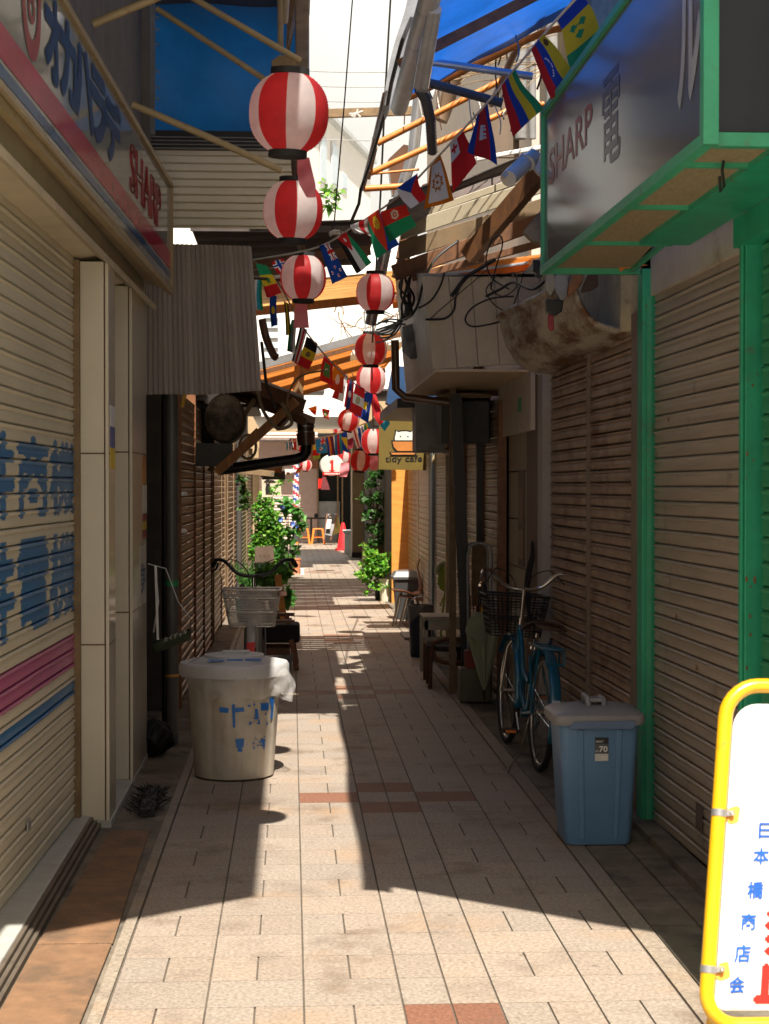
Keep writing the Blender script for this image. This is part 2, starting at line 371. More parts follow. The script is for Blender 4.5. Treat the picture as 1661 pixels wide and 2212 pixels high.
# ================================================================ shutters
PROF = [(0, -.010), (.0035, -.010), (.005, .003), (.0105, .008), (.017, .004), (.02, .0), (.027, .0015), (.034, .0025), (.041, .003), (.048, .0027), (.054, .0023), (.06, .002), (.0645, -.002), (.066, -.010)]
def shutter(name, A, B, z0, z1, n, mt, parent, pitch=.066, paint=None, nu=1, kb=0, dep=1.0):
    A, B = V((*A, 0)), V((*B, 0)); d = (B-A); nn = V((-d.y, d.x, 0)).normalized()*n
    mb = MB(); k = int((z1-z0)/pitch)+1; rows = []
    for i in range(k):
        for (dz, o) in PROF[:-1]:
            z = z1-i*pitch-dz*pitch/.066
            if z > z0: rows.append((z, o))
    rows.append((z0, 0)); N = len(rows)
    rj = [R.uniform(-1, 1)*kb for _ in rows]
    if nu == 1: nu = 14
    sd = R.uniform(0, 50); L_ = d.length
    for (z, o), q in zip(rows, rj):
        for i in range(nu+1): mb.v.append(A+d*(i/nu)+nn*(o*dep+.0024*mnoise.noise(V((i/nu*L_*2.2+sd, z*3.5, 0))))+V((0, 0, z+q+.0022*mnoise.noise(V((i/nu*L_*1.3, z*6, sd))))))
    for j in range(N-1):
        for i in range(nu):
            a = j*(nu+1)+i; mb.f.append([a, a+1, a+nu+2, a+nu+1]); mb.m.append(0)
            mb.c.append(paint((i+.5)/nu, (rows[j][0]+rows[j+1][0])/2) if paint else None)
    return mb.build(name, mt, parent)

# ================================================================ LEFT SHOP
sh = thing('shop_building', 'cream tiled shop front with blue lettering on its closed shutter', 'shop', (-1.1, 7, 0))
ga = text2d('井商機', .004); gb = text2d('井電機', .004)
def glyph_bvh(t): return BVHTree.FromPolygons([V((x, y, 0)) for x, y in t[0]], t[1])
GA, GB = glyph_bvh(ga), glyph_bvh(gb)
YS0, YS1 = 4.2, 7.86
CR, BLU, PNK = (.58, .51, .38), (.022, .14, .32), (.44, .1, .22)
def yof(x): return PX(x, 1053, XL(7)).y
tx0, tx1 = 5.70, yof(153)
def paintL(u, z):
    Y = YS0+(YS1-YS0)*u
    s = (Y-tx0)/(tx1-tx0)
    if 0 < s < 1:
        # three squeezed characters per row
        for bv, za, zb in ((GA, 1.48, 1.805), (GB, 1.02, 1.40)):
            t = (z-za)/(zb-za)
            if 0 < t < 1:
                if any(bv.ray_cast(V((s+ds, t+dt, 1)), V((0, 0, -1)))[0] is not None for ds, dt in ((0, 0), (.011, 0), (-.011, 0), (0, .035), (0, -.035))): return tuple(c*R.uniform(.93, 1.07) for c in BLU)
    zr = .965
    if .765 < z < .915: return PNK
    if .64 < z < .705: return BLU
    return CR
shutter('roller_shutter', (XL(YS0), YS0), (XL(YS1), YS1), .02, 2.70, -1, M_shutl, sh, paint=paintL, nu=420, dep=1.3)
m = MB(); m.box((XL(7.86)-.02, 7.84, 0), (XL(7.86)+.03, 7.885, 2.66)); m.build('guide_rail', M_wood2, sh)
def pillar(Ya, Yb, xl, xr, top, joints):
    p = MB(); p.box((xl, Ya+.004, .03), (xr-.022, Yb, top)); p.box((xr-.016, Ya, .03), (xr, Yb, top))
    zs = [.03]+joints+[top]
    o = p.build('pillar', M_cream, sh, bevel=.003)
    q = MB(); q.box((xr-.0225, Ya+.012, .03), (xr-.0155, Yb-.01, top))
    for z in joints: q.box((xl, Ya+.001, z-.003), (xr+.0006, Yb, z+.003))
    q.build('joint', mat('brown joint', (.12, .065, .03), rough=.8), o)
    return o
pillar(7.89, 8.18, XL(7.89)+.02, -.858, 2.66, [.86, 1.76])
pillar(9.0, 9.87, -1.06, -.853, 2.68, [.93, 1.79])
m = MB(); m.box((-1.3, 8.18, 0), (-1.12, 9.0, 2.7)); m.build('door_recess', M_glass, sh)
m = MB(); m.prism([(XL(3.6)+.0, 3.6, 2.66), (XL(9.95), 9.95, 2.68), (-.866, 9.95, 2.70), (XL(3.6)+.15, 3.6, 2.68)], (0, 0, .13)); m.build('lintel_beam', M_beam, sh, bevel=.006)
m = MB(); m.prism([(-.885-.15, 3.6, 2.70), (-.80-.15, 3.6, 2.64), (-.80-.145, 3.6, 2.67)], (.15, 6.3, .0)); m.build('beam_lip', M_beam, sh)
m = MB(); m.prism([(XL(3.6)+.14, 3.6, 2.80), (XL(9.9)+.12, 9.9, 2.80), (-.72, 9.9, 2.765), (-.875, 3.6, 2.765)], (0, 0, .02)); m.build('fascia', M_fasc, sh)
m = MB(); m.box((-6, 3.6, 0), (-1.12, 9.9, 3.4)); m.box((-6, 3.6, 3.4), (-.93, 10.5, 6.2)); m.box((-2, 10.5, 3.3), (-.888, 10.62, 6.2)); m.build('wall', mat('dark brown wall', (.2, .175, .145), rough=.8, var=.2), sh)
m = MB(); m.box((XL(4)-.05, 3.2, -.02), (-.948, 7.89, .055)); m.box((-1.06, 7.895, -.02), (-.85, 9.9, .03)); m.build('sill', M_stone, sh, bevel=.006)
m = MB()
for k in range(3): m.box((-.947+k*.018, 3.2, -.02), (-.932+k*.018, 7.88, .05-k*.014))
m.build('sill_rail', mat('dirty aluminium rail', (.16, .13, .1), rough=.5, metal=.4, dirt=(.07, .06, .05), damt=.5), sh)
# little posters on the pillar sides
def poster(label, Y, z, wd, ht, X, cols, txt=None):
    t = thing('poster', label, 'poster', (X, Y, z), None)
    q = MB(); n = len(cols)
    for i, c in enumerate(cols): q.box((X, Y-wd/2, z-ht/2+ht*i/n), (X+.002, Y+wd/2, z-ht/2+ht*(i+1)/n), c)
    q.build('sheet', M_attr, t)
    if txt:
        q = MB(); text(q, txt, (X+.003, Y-wd*.4, z-ht*.3), (0, wd*.8, 0), (0, 0, ht*.5)); q.build('lettering', M_navy, t)
poster('small yellow and white notice on the nearer pillar side', 8.05, 1.84, .2, .3, -.857, [(.7, .5, .05), (.1, .12, .3), (.7, .7, .7)])
poster('orange paper sticker high on the farther pillar side', 9.7, 1.70, .22, .16, -.852, [(.5, .2, .03), (.4, .16, .03)])
poster('plain white card on the farther pillar side', 9.74, 1.53, .24, .17, -.852, [(.6, .56, .48)])
poster('yellow striped sticker under the white card on pillar', 9.72, 1.38, .24, .14, -.852, [(.2, .04, .03), (.5, .38, .05), (.25, .05, .03)])
poster('large pale notice low on the farther pillar side', 9.6, 1.1, .36, .34, -.852, [(.5, .47, .4)], '営業中')
# mats
def rug(label, x0, x1, Y0, Y1, x2, x3):
    t = MB(); t.prism([(x0, Y0, .002), (x1, Y0, .002), (x3, Y1, .002), (x2, Y1, .002)], (0, 0, .009)); tag(t.build('floor_mat', M_mat, bevel=.003), label, 'mat')
rug('brown rubber mat lying in full sun beside the stone sill', -.888, -.632, 3.6, 5.83, -.888, -.628)
rug('brown rubber mat in shade in front of the first pillar', -.888, -.625, 5.85, 7.75, -.84, -.66)
m = MB(); pts = []
m.bar((-.70, 8.12, .02), (-.735, 8.78, .02), .07, .035)
for k in range(420):
    a = R.uniform(0, 6.28); r0 = R.uniform(0, .07); c = V((-.72+R.gauss(0, .03), 8.45+R.uniform(-.33, .33), .012)); e = c+V((math.cos(a)*.05, math.sin(a)*.06, R.uniform(.005, .04)))
    m.tube([c, e], .0025, 3)
tag(m.build('broom_head', M_black), 'flat black bristle brush lying on ground by pillars', 'brush')

# ---------------- left shop sign panel (glossy, reflects the alley)
sg = thing('shop_sign', 'long glossy white shop sign with blue brush lettering and crimson stripe', 'sign', (-.8, 7, 2.7))
def SL(Y): return -.715-.034*(9.9-Y)
def sp(Y, z, o=0): return V((SL(Y)+o, Y, z))
ZB, ZT = 2.765, 3.37
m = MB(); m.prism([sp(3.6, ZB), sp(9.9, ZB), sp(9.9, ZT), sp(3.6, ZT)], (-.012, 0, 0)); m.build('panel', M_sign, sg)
m = MB()
for a, b in ((sp(3.6, ZB-.012, .002), sp(9.92, ZB-.012, .002)), (sp(3.6, ZT+.012, .002), sp(9.92, ZT+.012, .002)), (sp(9.92, ZB-.02, .002), sp(9.92, ZT+.02, .002))): m.bar(a, b, .03, .03)
m.build('frame', M_gold, sg)
m = MB(); m.prism([sp(3.6, ZB+.135, .0015), sp(9.9, ZB+.12, .0015), sp(9.9, ZB+.225, .0015), sp(3.6, ZB+.245, .0015)], (.001, 0, 0)); m.build('crimson_stripe', M_pink, sg)
m = MB(); m.prism([sp(3.6, ZB+.075, .0015), sp(9.9, ZB+.07, .0015), sp(9.9, ZB+.10, .0015), sp(3.6, ZB+.12, .0015)], (.001, 0, 0)); m.build('blue_stripe', M_bstripe, sg)
m = MB()
def stext(body, Ya, Yb, za, zb, skew=0, off=.03):
    text(m, body, sp(Ya, ZB+za, .003), sp(Yb, 0)-sp(Ya, 0), (0, 0, zb-za), off, skew, None, .035)
for ch, a, b in (('オ', 5.86, 6.2), ('カ', 6.16, 6.54), ('ハ', 6.48, 6.95), ('ラ', 6.9, 7.34), ('デ', 7.3, 7.8)): stext(ch, a, b, .28, .57, -.1, .02)
m.build('lettering', M_navy, sg)
m = MB(); c0 = sp(5.6, ZB+.45, .003); uu = (sp(5, 0)-sp(4, 0)).normalized()
rp = [c0+uu*.17*math.cos(a)+V((0, 0, .2*math.sin(a))) for a in [2*math.pi*k/36 for k in range(36)]]
rq = [c0+uu*.11*math.cos(a)+V((0, 0, .13*math.sin(a))) for a in [2*math.pi*k/36 for k in range(36)]]
m.add(rp+rq, [(k, (k+1) % 36, 36+(k+1) % 36, 36+k) for k in range(36)])
text(m, '8', c0-uu*.06-V((0, 0, .08)), uu*.12, (0, 0, .17), .01)
m.build('ring_emblem', M_red, sg)
# faded outlined word near the far end
vs, fs = text2d('SHARP', 0)
cu = bpy.data.curves.new('t', 'FONT'); cu.body = 'SHARP'; cu.fill_mode = 'NONE'; cu.bevel_depth = .002; cu.bevel_resolution = 0; cu.resolution_u = 3
o = bpy.data.objects.new('t', cu); S.collection.objects.link(o); dg = bpy.context.evaluated_depsgraph_get(); dg.update()
me = bpy.data.meshes.new_from_object(o.evaluated_get(dg)); vv = [v.co.copy() for v in me.vertices]; ff = [list(p.vertices) for p in me.polygons]
bpy.data.objects.remove(o); bpy.data.curves.remove(cu)
x0, x1, y0_, y1_ = min(v.x for v in vv), max(v.x for v in vv), min(v.y for v in vv), max(v.y for v in vv)
m = MB(); O_ = sp(8.1, ZB+.265, .002); U_ = sp(9.4, 0)-sp(8.1, 0)
m.add([O_+U_*((v.x-x0)/(x1-x0))+V((0, 0, .24))*((v.y-y0_)/(y1_-y0_))+V((.004, 0, 0))*(v.z/.002) for v in vv], ff)
m.build('outlined_lettering', mat('dark red outline', (.2, .01, .01), rough=.4), sg)
# struts from the sign top to the gutter (awning arms)
def pole(name, label, pts, r, mt, cat='tube', group=None, n=8):
    q = MB(); q.tube(pts, r, n); return tag(q.build(name, mt, smooth=50), label, cat, group)
grp = 'sloping awning arms over the left shop'
pole('awning_arm', 'lowest tan awning arm, from the long sign to the lanterns', [P(285, 225, 7.7), P(450, 296, 7.75), P(608, 368, 7.8)], .0165, M_gold, 'awning arm', grp)
pole('awning_arm', 'tan awning arm crossing the blue tarp behind largest lantern', [P(338, 18, 8.6), P(600, 190, 8.6)], .015, M_gold, 'awning arm', grp)
pole('awning_arm', 'uppermost tan awning arm running up to the gutter', [P(400, -14, 8.0), P(650, 132, 8.0)], .0155, M_gold, 'awning arm', grp)
pole('awning_arm', 'short tan strut leaning from sign top to roof', [P(200, 52, 7.0), P(345, -8, 7.0)], .018, M_gold, 'awning arm', grp)
# blue back sheet, corner post
def tarpf(u, v):
    p = P(327+u*341, 292-v*460, 10.8); p.y += .03*math.sin(u*9+v*3)+.02*math.sin(v*14); return p
m = MB(); m.grid(tarpf, 30, 24); tag(m.build('blue_tarpaulin', M_tarp, smooth=60), 'dark blue tarpaulin sheet hanging laced to a corner post', 'tarpaulin')
m = MB(); m.bar(P(323, 292, 10.6), P(323, -60, 10.6), .045, .05, (0, 1, 0)); m.bar(P(333, 292, 10.58), P(333, -60, 10.58), .012, .012, (0, 1, 0))
for yy in (35, 60, 92, 150, 185, 210, 245): m.tube([P(330, yy, 10.6), P(343, yy+3, 10.62), P(341, yy+8, 10.65)], .004, 5)
tag(m.build('corner_post', M_grey), 'rusty steel corner post with lacing hooks beside blue tarp', 'post')
# roof over the left side (above the frame), then sheets added for shade
m = MB(); m.prism([(-6, 3.05, 4.75), (-.64, 3.22, 4.75), (.12, 3.80, 4.7), (.12, 11.0, 4.7), (-6, 11, 4.75)], (0, 0, .03)); tag(m.build('roof_sheet', M_dcorr), 'flat corrugated roof over the left shop front', 'roof')
m = MB()
for xa, xb, Ya, Yb in ((-.2, .63, 8.75, 9.56), (-.2, .63, 9.92, 12.2), (-.2, .09, 9.56, 9.92), (.32, .63, 9.56, 9.92)): m.prism([(xa, Ya, 5.25), (xb, Ya, 5.25), (xb, Yb, 5.25), (xa, Yb, 5.25)], (0, 0, .02))
tag(m.build('roof_sheet', M_dcorr), 'small corrugated sheet bridging the gap high above lanterns', 'roof')  # unseen sheet added to shade the paving; its hole lights the third lantern
m = MB(); m.prism([(.66, 9.2, 5.25), (1.8, 9.2, 5.25), (1.8, 9.88, 5.25), (.66, 9.88, 5.25)], (0, 0, .03)); tag(m.build('shade_plank', M_wood2), 'single high plank spanning above the orange rafters', 'plank')  # plank above the view, added to shade the cream box
# cream horizontally ribbed wall under the tarp
m = MB(); A = P(300, 480, 10.75); B = P(662, 480, 10.75); zt = P(400, 322, 10.75).z; zb = P(300, 492, 10.75).z
def corr(u, v):
    z = zb+(zt-zb)*v; ph = (z/.05) % 1; return V((A.x-.3+(B.x-A.x+.3)*u, 10.75+(.016*math.cos((ph-.5)*2*math.pi/.3)+.016 if abs(ph-.5) < .15 else 0), z))
m.grid(corr, 1, 260); hw = m.build('ribbed_wall', M_corr, smooth=80); tag(hw, 'cream horizontally corrugated upper wall below the blue tarp', 'wall')
m = MB(); a, b = P(330, 322, 10.74), P(662, 322, 10.74); m.box((a.x-.2, 10.70, a.z-.005), (b.x, 10.8, P(330, 284, 10.74).z)); m.build('top_beam', M_black, hw)
for k in range(4):
    z = P(330, 296+k*8, 10.69).z; m = MB(); m.box((a.x-.2, 10.69, z), (b.x, 10.70, z+.006)); m.build('groove', M_grey, hw)
# brown cross roof
m = MB()
def cr(u, v):
    x = -.72+1.35*u; return V((x, 12.0+2.3*v, 3.47+.05*u+.014*math.sin(v*2.3*2*math.pi/.075)))
m.grid(cr, 4, 240); m.box((-.72, 11.97, 3.43), (.63, 12.0, 3.475)); tag(m.build('corrugated_roof', M_dcorr, smooth=70), 'brown corrugated roof crossing the alley above hanging plastic sheet', 'roof')
for k, (a, b, c) in enumerate(((P(530, 575, 12.3), P(800, 540, 12.3), 'dark beam under the brown corrugated roof, behind third lantern'), (P(640, 515, 12.9), P(860, 470, 12.9), 'thin dark batten above the small flags and tied cables'))):
    m = MB(); m.bar(a, b, .05, .07); tag(m.build('roof_beam', M_rtube), c, 'beam')
# ---------------- hanging translucent plastic sheet
def hs(u, v):
    x0_, x1_ = 316+(372-316)*0, 565-22*v
    p = P(314+(x1_-314)*u, (855-9*u)+((525+5*u)-(855-9*u))*v, 10.25)
    p.y += .012*math.sin(u*.72/.032*2*math.pi)+.05*math.sin(v*2.2)*u; p.z += .006*math.sin(u*7+1)*(1-v); return p
m = MB(); m.grid(hs, 140, 10); tag(m.build('hanging_sheet', M_plast, smooth=80), 'weathered vertically ribbed plastic sheet hanging beside the left sign', 'sheet')

# ================================================================ LEFT ROW beyond
lr = thing('row_building', 'dim row of brown shuttered stalls along left side of alley', 'building', (-.9, 20, 0))
m = MB(); m.box((-6, 9.9, 0), (-1.15, 12.0, 4)); m.box((-6, 12.0, 0), (-.90, 34.5, 3.2)); m.build('wall', mat('dark stall wall', (.05, .04, .032), rough=.85, var=.3), lr)
segs = [(12.25, 14.0), (14.05, 15.4), (15.5, 16.9), (17.4, 19.2), (19.3, 20.2), (21.2, 23.2), (23.4, 25.6), (27, 30), (30.4, 34)]
for i, (a, b) in enumerate(segs):
    shutter('roller_shutter', (-.83, a), (-.82, b), .02, 2.3 if i < 3 else 2.25, -1, M_brsh if i < 3 else M_brsh2, lr, pitch=.07, dep=1.8)
for Y in (12.15, 14.02, 15.45, 16.95, 17.3, 19.25, 20.3, 21.1, 23.3, 25.7, 26.8, 30.2, 34.3):
    m = MB(); m.box((-.9, Y-.04, 0), (-.80, Y+.04, 2.4)); m.build('door_post', M_wood2 if Y > 17 else M_rtube, lr)
m = MB(); m.box((-.9, 20.35, 0), (-.81, 21.05, 2.3)); m.build('door_panel', M_beige, lr)
m = MB(); m.box((-.9, 25.8, 0), (-.8, 26.7, 2.4)); m.build('door_panel', M_black, lr)
m = MB(); m.tube([(-.775, 24.6, 0), (-.775, 24.6, 2.3)], .045, 10); m.build('rain_pipe', M_pipe, lr, smooth=50)
for (Y, z) in ((12.2, 1.55), (12.2, 1.28)):
    m = MB(); m.lathe([(0, .02), (.03, .02), (.045, 0), (.045, -.01)], (-.80, Y, z), 16); m.build('door_knob', M_white, lr)
# vertical rain pipe by the pillars
t = thing('rain_pipe', 'thick grey rain pipe standing by the pillars with green tape', 'pipe', (-.72, 10.1, 0))
m = MB(); m.tube([(-.747, 10.45, 0), (-.747, 10.45, 2.3)], .040, 16); m.build('tube', M_pipe, t, smooth=50)
m = MB(); m.tube([(-.747, 10.45, .985), (-.747, 10.45, 1.02)], .0415, 16); m.build('tape', M_green_tape, t, smooth=50)
m = MB(); m.tube([(-.747, 10.45, .42), (-.747, 10.45, .436)], .043, 16); m.build('clamp', M_owood, t, smooth=50)
m = MB(); m.bar(P(400, 850, 11), P(394, 880, 11), .05, .02); tag(m.build('yellow_bracket', M_yellow), 'small yellow bracket under the hanging plastic sheet', 'bracket')
pole('rain_pipe', 'thin dark pipe standing behind thick grey rain pipe', [(-.80, 10.6, 0), (-.80, 10.6, 2.3)], .022, M_black, 'pipe')
# black rubbish bags
for (x, Y, r, lab) in ((-.82, 9.95, .11, 'black plastic bag slumped at foot of the pillar'),):
    m = MB()
    def bg(u, v):
        a = u*2*math.pi; rr = r*(math.sin(math.pi*min(v*1.02, 1))**.6)*(1+.13*math.sin(5*a+7*v)+.1*math.sin(9*a-11*v)); return V((x+rr*math.cos(a), Y+rr*math.sin(a), .0+v*r*2.1))
    m.grid(bg, 40, 20); tag(m.build('rubbish_bag', mat('black bag film', (.008, .008, .008), rough=.5, spec=.2), smooth=60), lab, 'bag')

# ================================================================ RIGHT: green sign box and shutters
gs = thing('green_shop', 'green framed shop front with closed beige shutter', 'shop', (1.7, 6.5, 0))
shutter('roller_shutter', (XR(6.22), 6.22), (XR(7.74), 7.74), .03, 2.53, 1, M_rtsh, gs, dep=1.4)
shutter('green_shutter', (XR(3.6), 3.6), (XR(6.05), 6.05), .03, 2.5, 1, M_grsh, gs, pitch=.09)
m = MB(); m.box((1.645, 7.76, 0), (1.75, 7.87, 2.63)); m.build('post', M_green, gs, bevel=.006)
m = MB(); m.box((1.665, 7.75, 0), (1.69, 7.76, 2.5)); m.build('guide_rail', M_greenl, gs)
m = MB(); m.box((1.685, 6.12, 0), (1.76, 6.21, 2.6)); m.box((1.672, 6.135, 0), (1.685, 6.165, 2.6)); m.build('post', M_green, gs, bevel=.004)
m = MB(); m.prism([(XR(6.21)-.02, 6.21, 2.5), (1.83, 6.21, 2.5), (1.83, 7.76, 2.5), (XR(7.76)-.02, 7.76, 2.5)], (0, 0, .2)); m.build('header', M_header, gs)
m = MB(); m.box((1.66, 3.6, 2.50), (1.83, 6.205, 2.61)); m.box((1.45, 3.6, 2.612), (1.66, 6.9, 2.635)); m.build('header', M_green, gs)
m = MB(); m.box((1.82, 3.6, 0), (6, 8.05, 6.0)); m.build('wall', mat('dull beige wall', (.4, .37, .33), rough=.8, var=.12), gs)
m = MB(); m.box((1.60, 3.6, -.01), (1.70, 8.0, .035)); m.build('sill', M_concd, gs)
SG = lambda Y: 1.187+.0112*(7.8-Y)
gb_ = thing('box_sign', 'projecting shop sign box with green frame and faded red lettering', 'sign', (1.3, 6.3, 2.6))
zb_, zt_ = 2.62, 3.36
def gp(Y, z, o=0): return V((SG(Y)-o, Y, z))
m = MB(); m.prism([gp(4.86, zb_+.02), gp(7.8, zb_+.02), gp(7.8, zt_), gp(4.86, zt_)], (.02, 0, 0)); m.build('face_panel', M_signr, gb_)
m = MB(); m.prism([(SG(4.86)+.03, 4.87, zb_+.03), (1.72, 4.87, zb_+.03), (1.72, 4.87, zt_), (SG(4.86)+.03, 4.87, zt_)], (0, .02, 0)); m.build('end_panel', mat('dark blue grey panel', (.02, .022, .03), rough=.35), gb_)
m = MB(); m.box((1.42, 4.862, 2.70), (1.455, 4.868, 2.765)); m.build('sticker', M_beam, gb_)
m = MB(); m.prism([(SG(4.86)+.02, 4.86, zb_+.012), (1.50, 4.86, zb_+.012), (1.50, 6.6, zb_+.012), (1.60, 7.8, zb_+.012), (SG(7.8)+.02, 7.8, zb_+.012)], (0, 0, .01)); m.build('soffit_panel', M_soff, gb_)
m = MB()
for (a, b, w_) in ((gp(4.84, zb_), gp(7.82, zb_), .036), (gp(4.84, zt_), gp(7.82, zt_), .03), (gp(7.81, zb_), gp(7.81, zt_), .03), (gp(4.83, zb_-.02), gp(4.83, zt_+.02), .045),
    (V((SG(7.81), 7.81, zb_)), V((1.64, 7.81, zb_)), .03), (V((SG(4.85)+.0235, 4.852, zb_)), V((1.72, 4.852, zb_)), .040), (V((SG(4.85)+.0235, 4.852, zt_)), V((1.72, 4.852, zt_)), .036)): m.bar(a, b, w_, w_)
for Y in (5.25, 6.05, 6.95): m.bar((SG(Y), Y, zb_+.004), (1.6, Y, zb_+.004), .022, .016)
m.bar((1.47, 4.9, zb_+.004), (1.60, 7.8, zb_+.004), .022, .018)
m.build('frame', M_greenl, gb_)
m = MB()
def gtext(body, Ya, Yb, za, zb2, off=.01, skew=0):
    text(m, body, gp(Ya, zb_+za, .0015), gp(Yb, 0)-gp(Ya, 0), (0, 0, zb2-za), off, skew)
gtext('SHARP', 7.66, 6.62, .37, .53, .01); m.build('faded_red_lettering', mat('faded red', (.3, .05, .04), rough=.4), gb_)
m = MB(); gtext('電', 6.42, 6.08, .2, .55, .01); m.build('dark_lettering', mat('dark faded', (.06, .05, .07), rough=.3), gb_)
m = MB(); text(m, 'ル', gp(5.2, zb_+.17, .0015), gp(4.93, 0)-gp(5.2, 0), (0, 0, .46), .01, 0, None, .03); m.build('pale_lettering', mat('pale grey lettering', (.42, .42, .42), rough=.2), gb_)
m = MB(); m.tube([(1.36, 5.2, 2.63), (1.355, 5.2, 2.60), (1.362, 5.2, 2.55), (1.35, 5.2, 2.53), (1.347, 5.2, 2.58)], .005, 6); tag(m.build('wire_loop', M_cable), 'short twisted wire loop hanging under the green framed sign', 'wire')

for (Y, z) in ((7.3, 1.02), (6.95, .83), (6.7, .28), (7.45, 1.9)):
    m = MB(); x = XR(Y)-.0095; m.prism([(x, Y-.018, z), (x, Y+.016, z-.003), (x, Y+.004, z+.022)], (-.0015, 0, 0)); m.build('dent_mark', M_rtube, gs)
m = MB(); x = XR(6.9)-.010; m.prism([(x, 6.84, .16), (x, 6.95, .16), (x, 6.95, .27), (x, 6.84, .27)], (-.002, 0, 0)); m.build('scraped_patch', mat('scraped patch', (.12, .09, .07), rough=.7), gs)
m = MB(); x = XL(6.6)+.011; m.box((x, 6.58, .25), (x+.004, 6.66, .29)); m.build('lock_plate', M_steel, sh)
for (xa, xb, Y, z1) in ((1.648, 1.70, 7.757, 2.5), (1.687, 1.73, 6.117, 2.4)):
    m = MB()
    for k in range(16):
        x, z, s = R.uniform(xa, xb), R.uniform(.1, z1), R.uniform(.003, .009); m.prism([(x, Y, z), (x+s, Y, z+R.uniform(-.004, .004)), (x+s*.8, Y, z+s*R.uniform(1, 3)), (x-s*.2, Y, z+s*R.uniform(1, 2.4))], (0, .002, 0))
    m.build('peeling_patches', M_rtube, gs)
# ================================================================ rusty shop
rs = thing('rusty_shop', 'rust stained double shutter under a flaking curved hood', 'shop', (1.7, 9, 0))
shutter('roller_shutter', (XR(8.05)-.01, 8.05), (XR(9.215)-.01, 9.215), .03, 2.42, 1, M_brsh3, rs, kb=.001, dep=2.2)
shutter('roller_shutter', (XR(9.245)-.01, 9.245), (XR(10.5)-.01, 10.5), .03, 2.42, 1, M_brsh3, rs, kb=.001, dep=2.2)
for aa, bb_ in (((1.645, 9.215, 0), (1.69, 9.245, 2.42)), ((1.65, 7.9, 0), (1.70, 8.04, 2.44))): m = MB(); m.box(aa, bb_); m.build('guide_rail', mat('grey brown rail', (.2, .15, .11), rough=.5, var=.2), rs)
m = MB(); m.box((1.60, 8.05, 2.36), (1.75, 10.6, 3.1)); m.box((1.70, 8.05, 0), (6, 10.6, 6)); m.build('wall', mat('old plaster', (.42, .34, .2), rough=.85, var=.25, dirt=(.08, .06, .04), damt=.4, dscale=14), rs)
m = MB(); m.box((1.44, 7.88, 3.13), (1.74, 9.7, 3.16)); m.build('light_block_board', M_wood2, rs)  # added board, keeps blue tarpaulin light off the plaster
fa = [P(1078, 688, 10.4), P(1085, 715, 10.4), P(1094, 750, 10.4), P(1112, 780, 10.4), P(1142, 800, 10.4), P(1190, 806, 10.4)]
ne = [P(1236, 610, 8.1), P(1250, 655, 8.1), P(1272, 692, 8.1), P(1300, 708, 8.1), P(1340, 716, 8.1), P(1385, 722, 8.1)]
def hood(u, v):
    s = v*5; i = min(int(s), 4); t_ = s-i
    a = fa[i].lerp(fa[i+1], t_); b = ne[i].lerp(ne[i+1], t_); p = a.lerp(b, u); p.z += .006*math.sin(u*9+v*4)+.012*mnoise.noise(V((u*7, v*3, 2))); return p
m = MB(); m.grid(hood, 50, 20); hd = m.build('rusty_hood', M_rustm, smooth=60, thick=.006); tag(hd, 'curled hood of flaking rusted sheet above the brown shutters', 'awning')
m = MB(); m.tube([hood(k/30, 0)+V((0, 0, .012)) for k in range(31)], .022, 8); m.build('rolled_edge', M_rustm, hd, smooth=60)
m = MB(); m.tube([hood(1, k/14)+V((0, -.01, .01)) for k in range(15)], .013, 8); m.build('rim', M_rustm, hd, smooth=60)
m = MB(); m.box((1.595, 10.55, 0), (1.69, 10.75, 2.42)); m.prism([P(1130, 780, 10.6), P(1190, 808, 10.6), P(1190, 820, 10.6), P(1120, 783, 10.6)], (0, .1, 0)); m.build('white_post', mat('grey white post', (.4, .36, .34), rough=.6, var=.1, dirt=(.25, .2, .16), damt=.3), rs)

# ================================================================ cream panel box + next fronts
cb = thing('panel_box', 'overhanging cream box clad in vertical boards above the bicycles', 'structure box', (1.3, 12, 2.4))
f0, f1, f2, f3 = P(942, 797, 11), P(1215, 780, 11), P(1215, 588, 11), P(918, 597, 11)
b0, b3 = P(870, 851, 13.9), P(888, 596, 13.9)
b0.x, b3.x = f0.x-.0, f3.x-.02; b0.z = f0.z
m = MB()
n = 6
for k in range(n):
    a, b = k/n, (k+1)/n
    g = .004
    q0, q1 = f0.lerp(f1, a+g), f0.lerp(f1, b-g); r0, r1 = f3.lerp(f2, a+g), f3.lerp(f2, b-g)
    m.prism([q0, q1, r1, r0], (0, .03, 0))
    e0, e1, s0, s1 = q0.lerp(q1, .80), q0.lerp(q1, .86), r0.lerp(r1, .80), r0.lerp(r1, .86)
    m.prism([e0-V((0, .003, 0)), e1-V((0, .003, 0)), s1-V((0, .003, 0)), s0-V((0, .003, 0))], (0, .003, 0))
m.prism([f0+V((0, .02, 0)), f1+V((0, .02, 0)), f2+V((0, .02, 0)), f3+V((0, .02, 0))], (0, .02, 0))
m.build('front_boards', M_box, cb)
m = MB()
for k in range(26):
    a, b = k/26, (k+.8)/26
    m.prism([f0.lerp(b0, a), f0.lerp(b0, b), f3.lerp(b3, b), f3.lerp(b3, a)], (.02, 0, 0))
m.prism([f0+V((.012, 0, 0)), b0+V((.012, 0, 0)), b3+V((.012, 0, 0)), f3+V((.012, 0, 0))], (.02, 0, 0))
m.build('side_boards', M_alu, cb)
m = MB(); m.bar(f0+V((.012, .012, 0)), f3+V((.012, .012, 0)), .06, .05, (0, 1, 0)); m.build('corner_strip', M_box, cb)
m = MB(); m.prism([f0, V((1.75, 11, f0.z)), V((1.75, 13.9, f0.z)), b0], (0, 0, -.018)); m.build('soffit', M_boxs, cb)
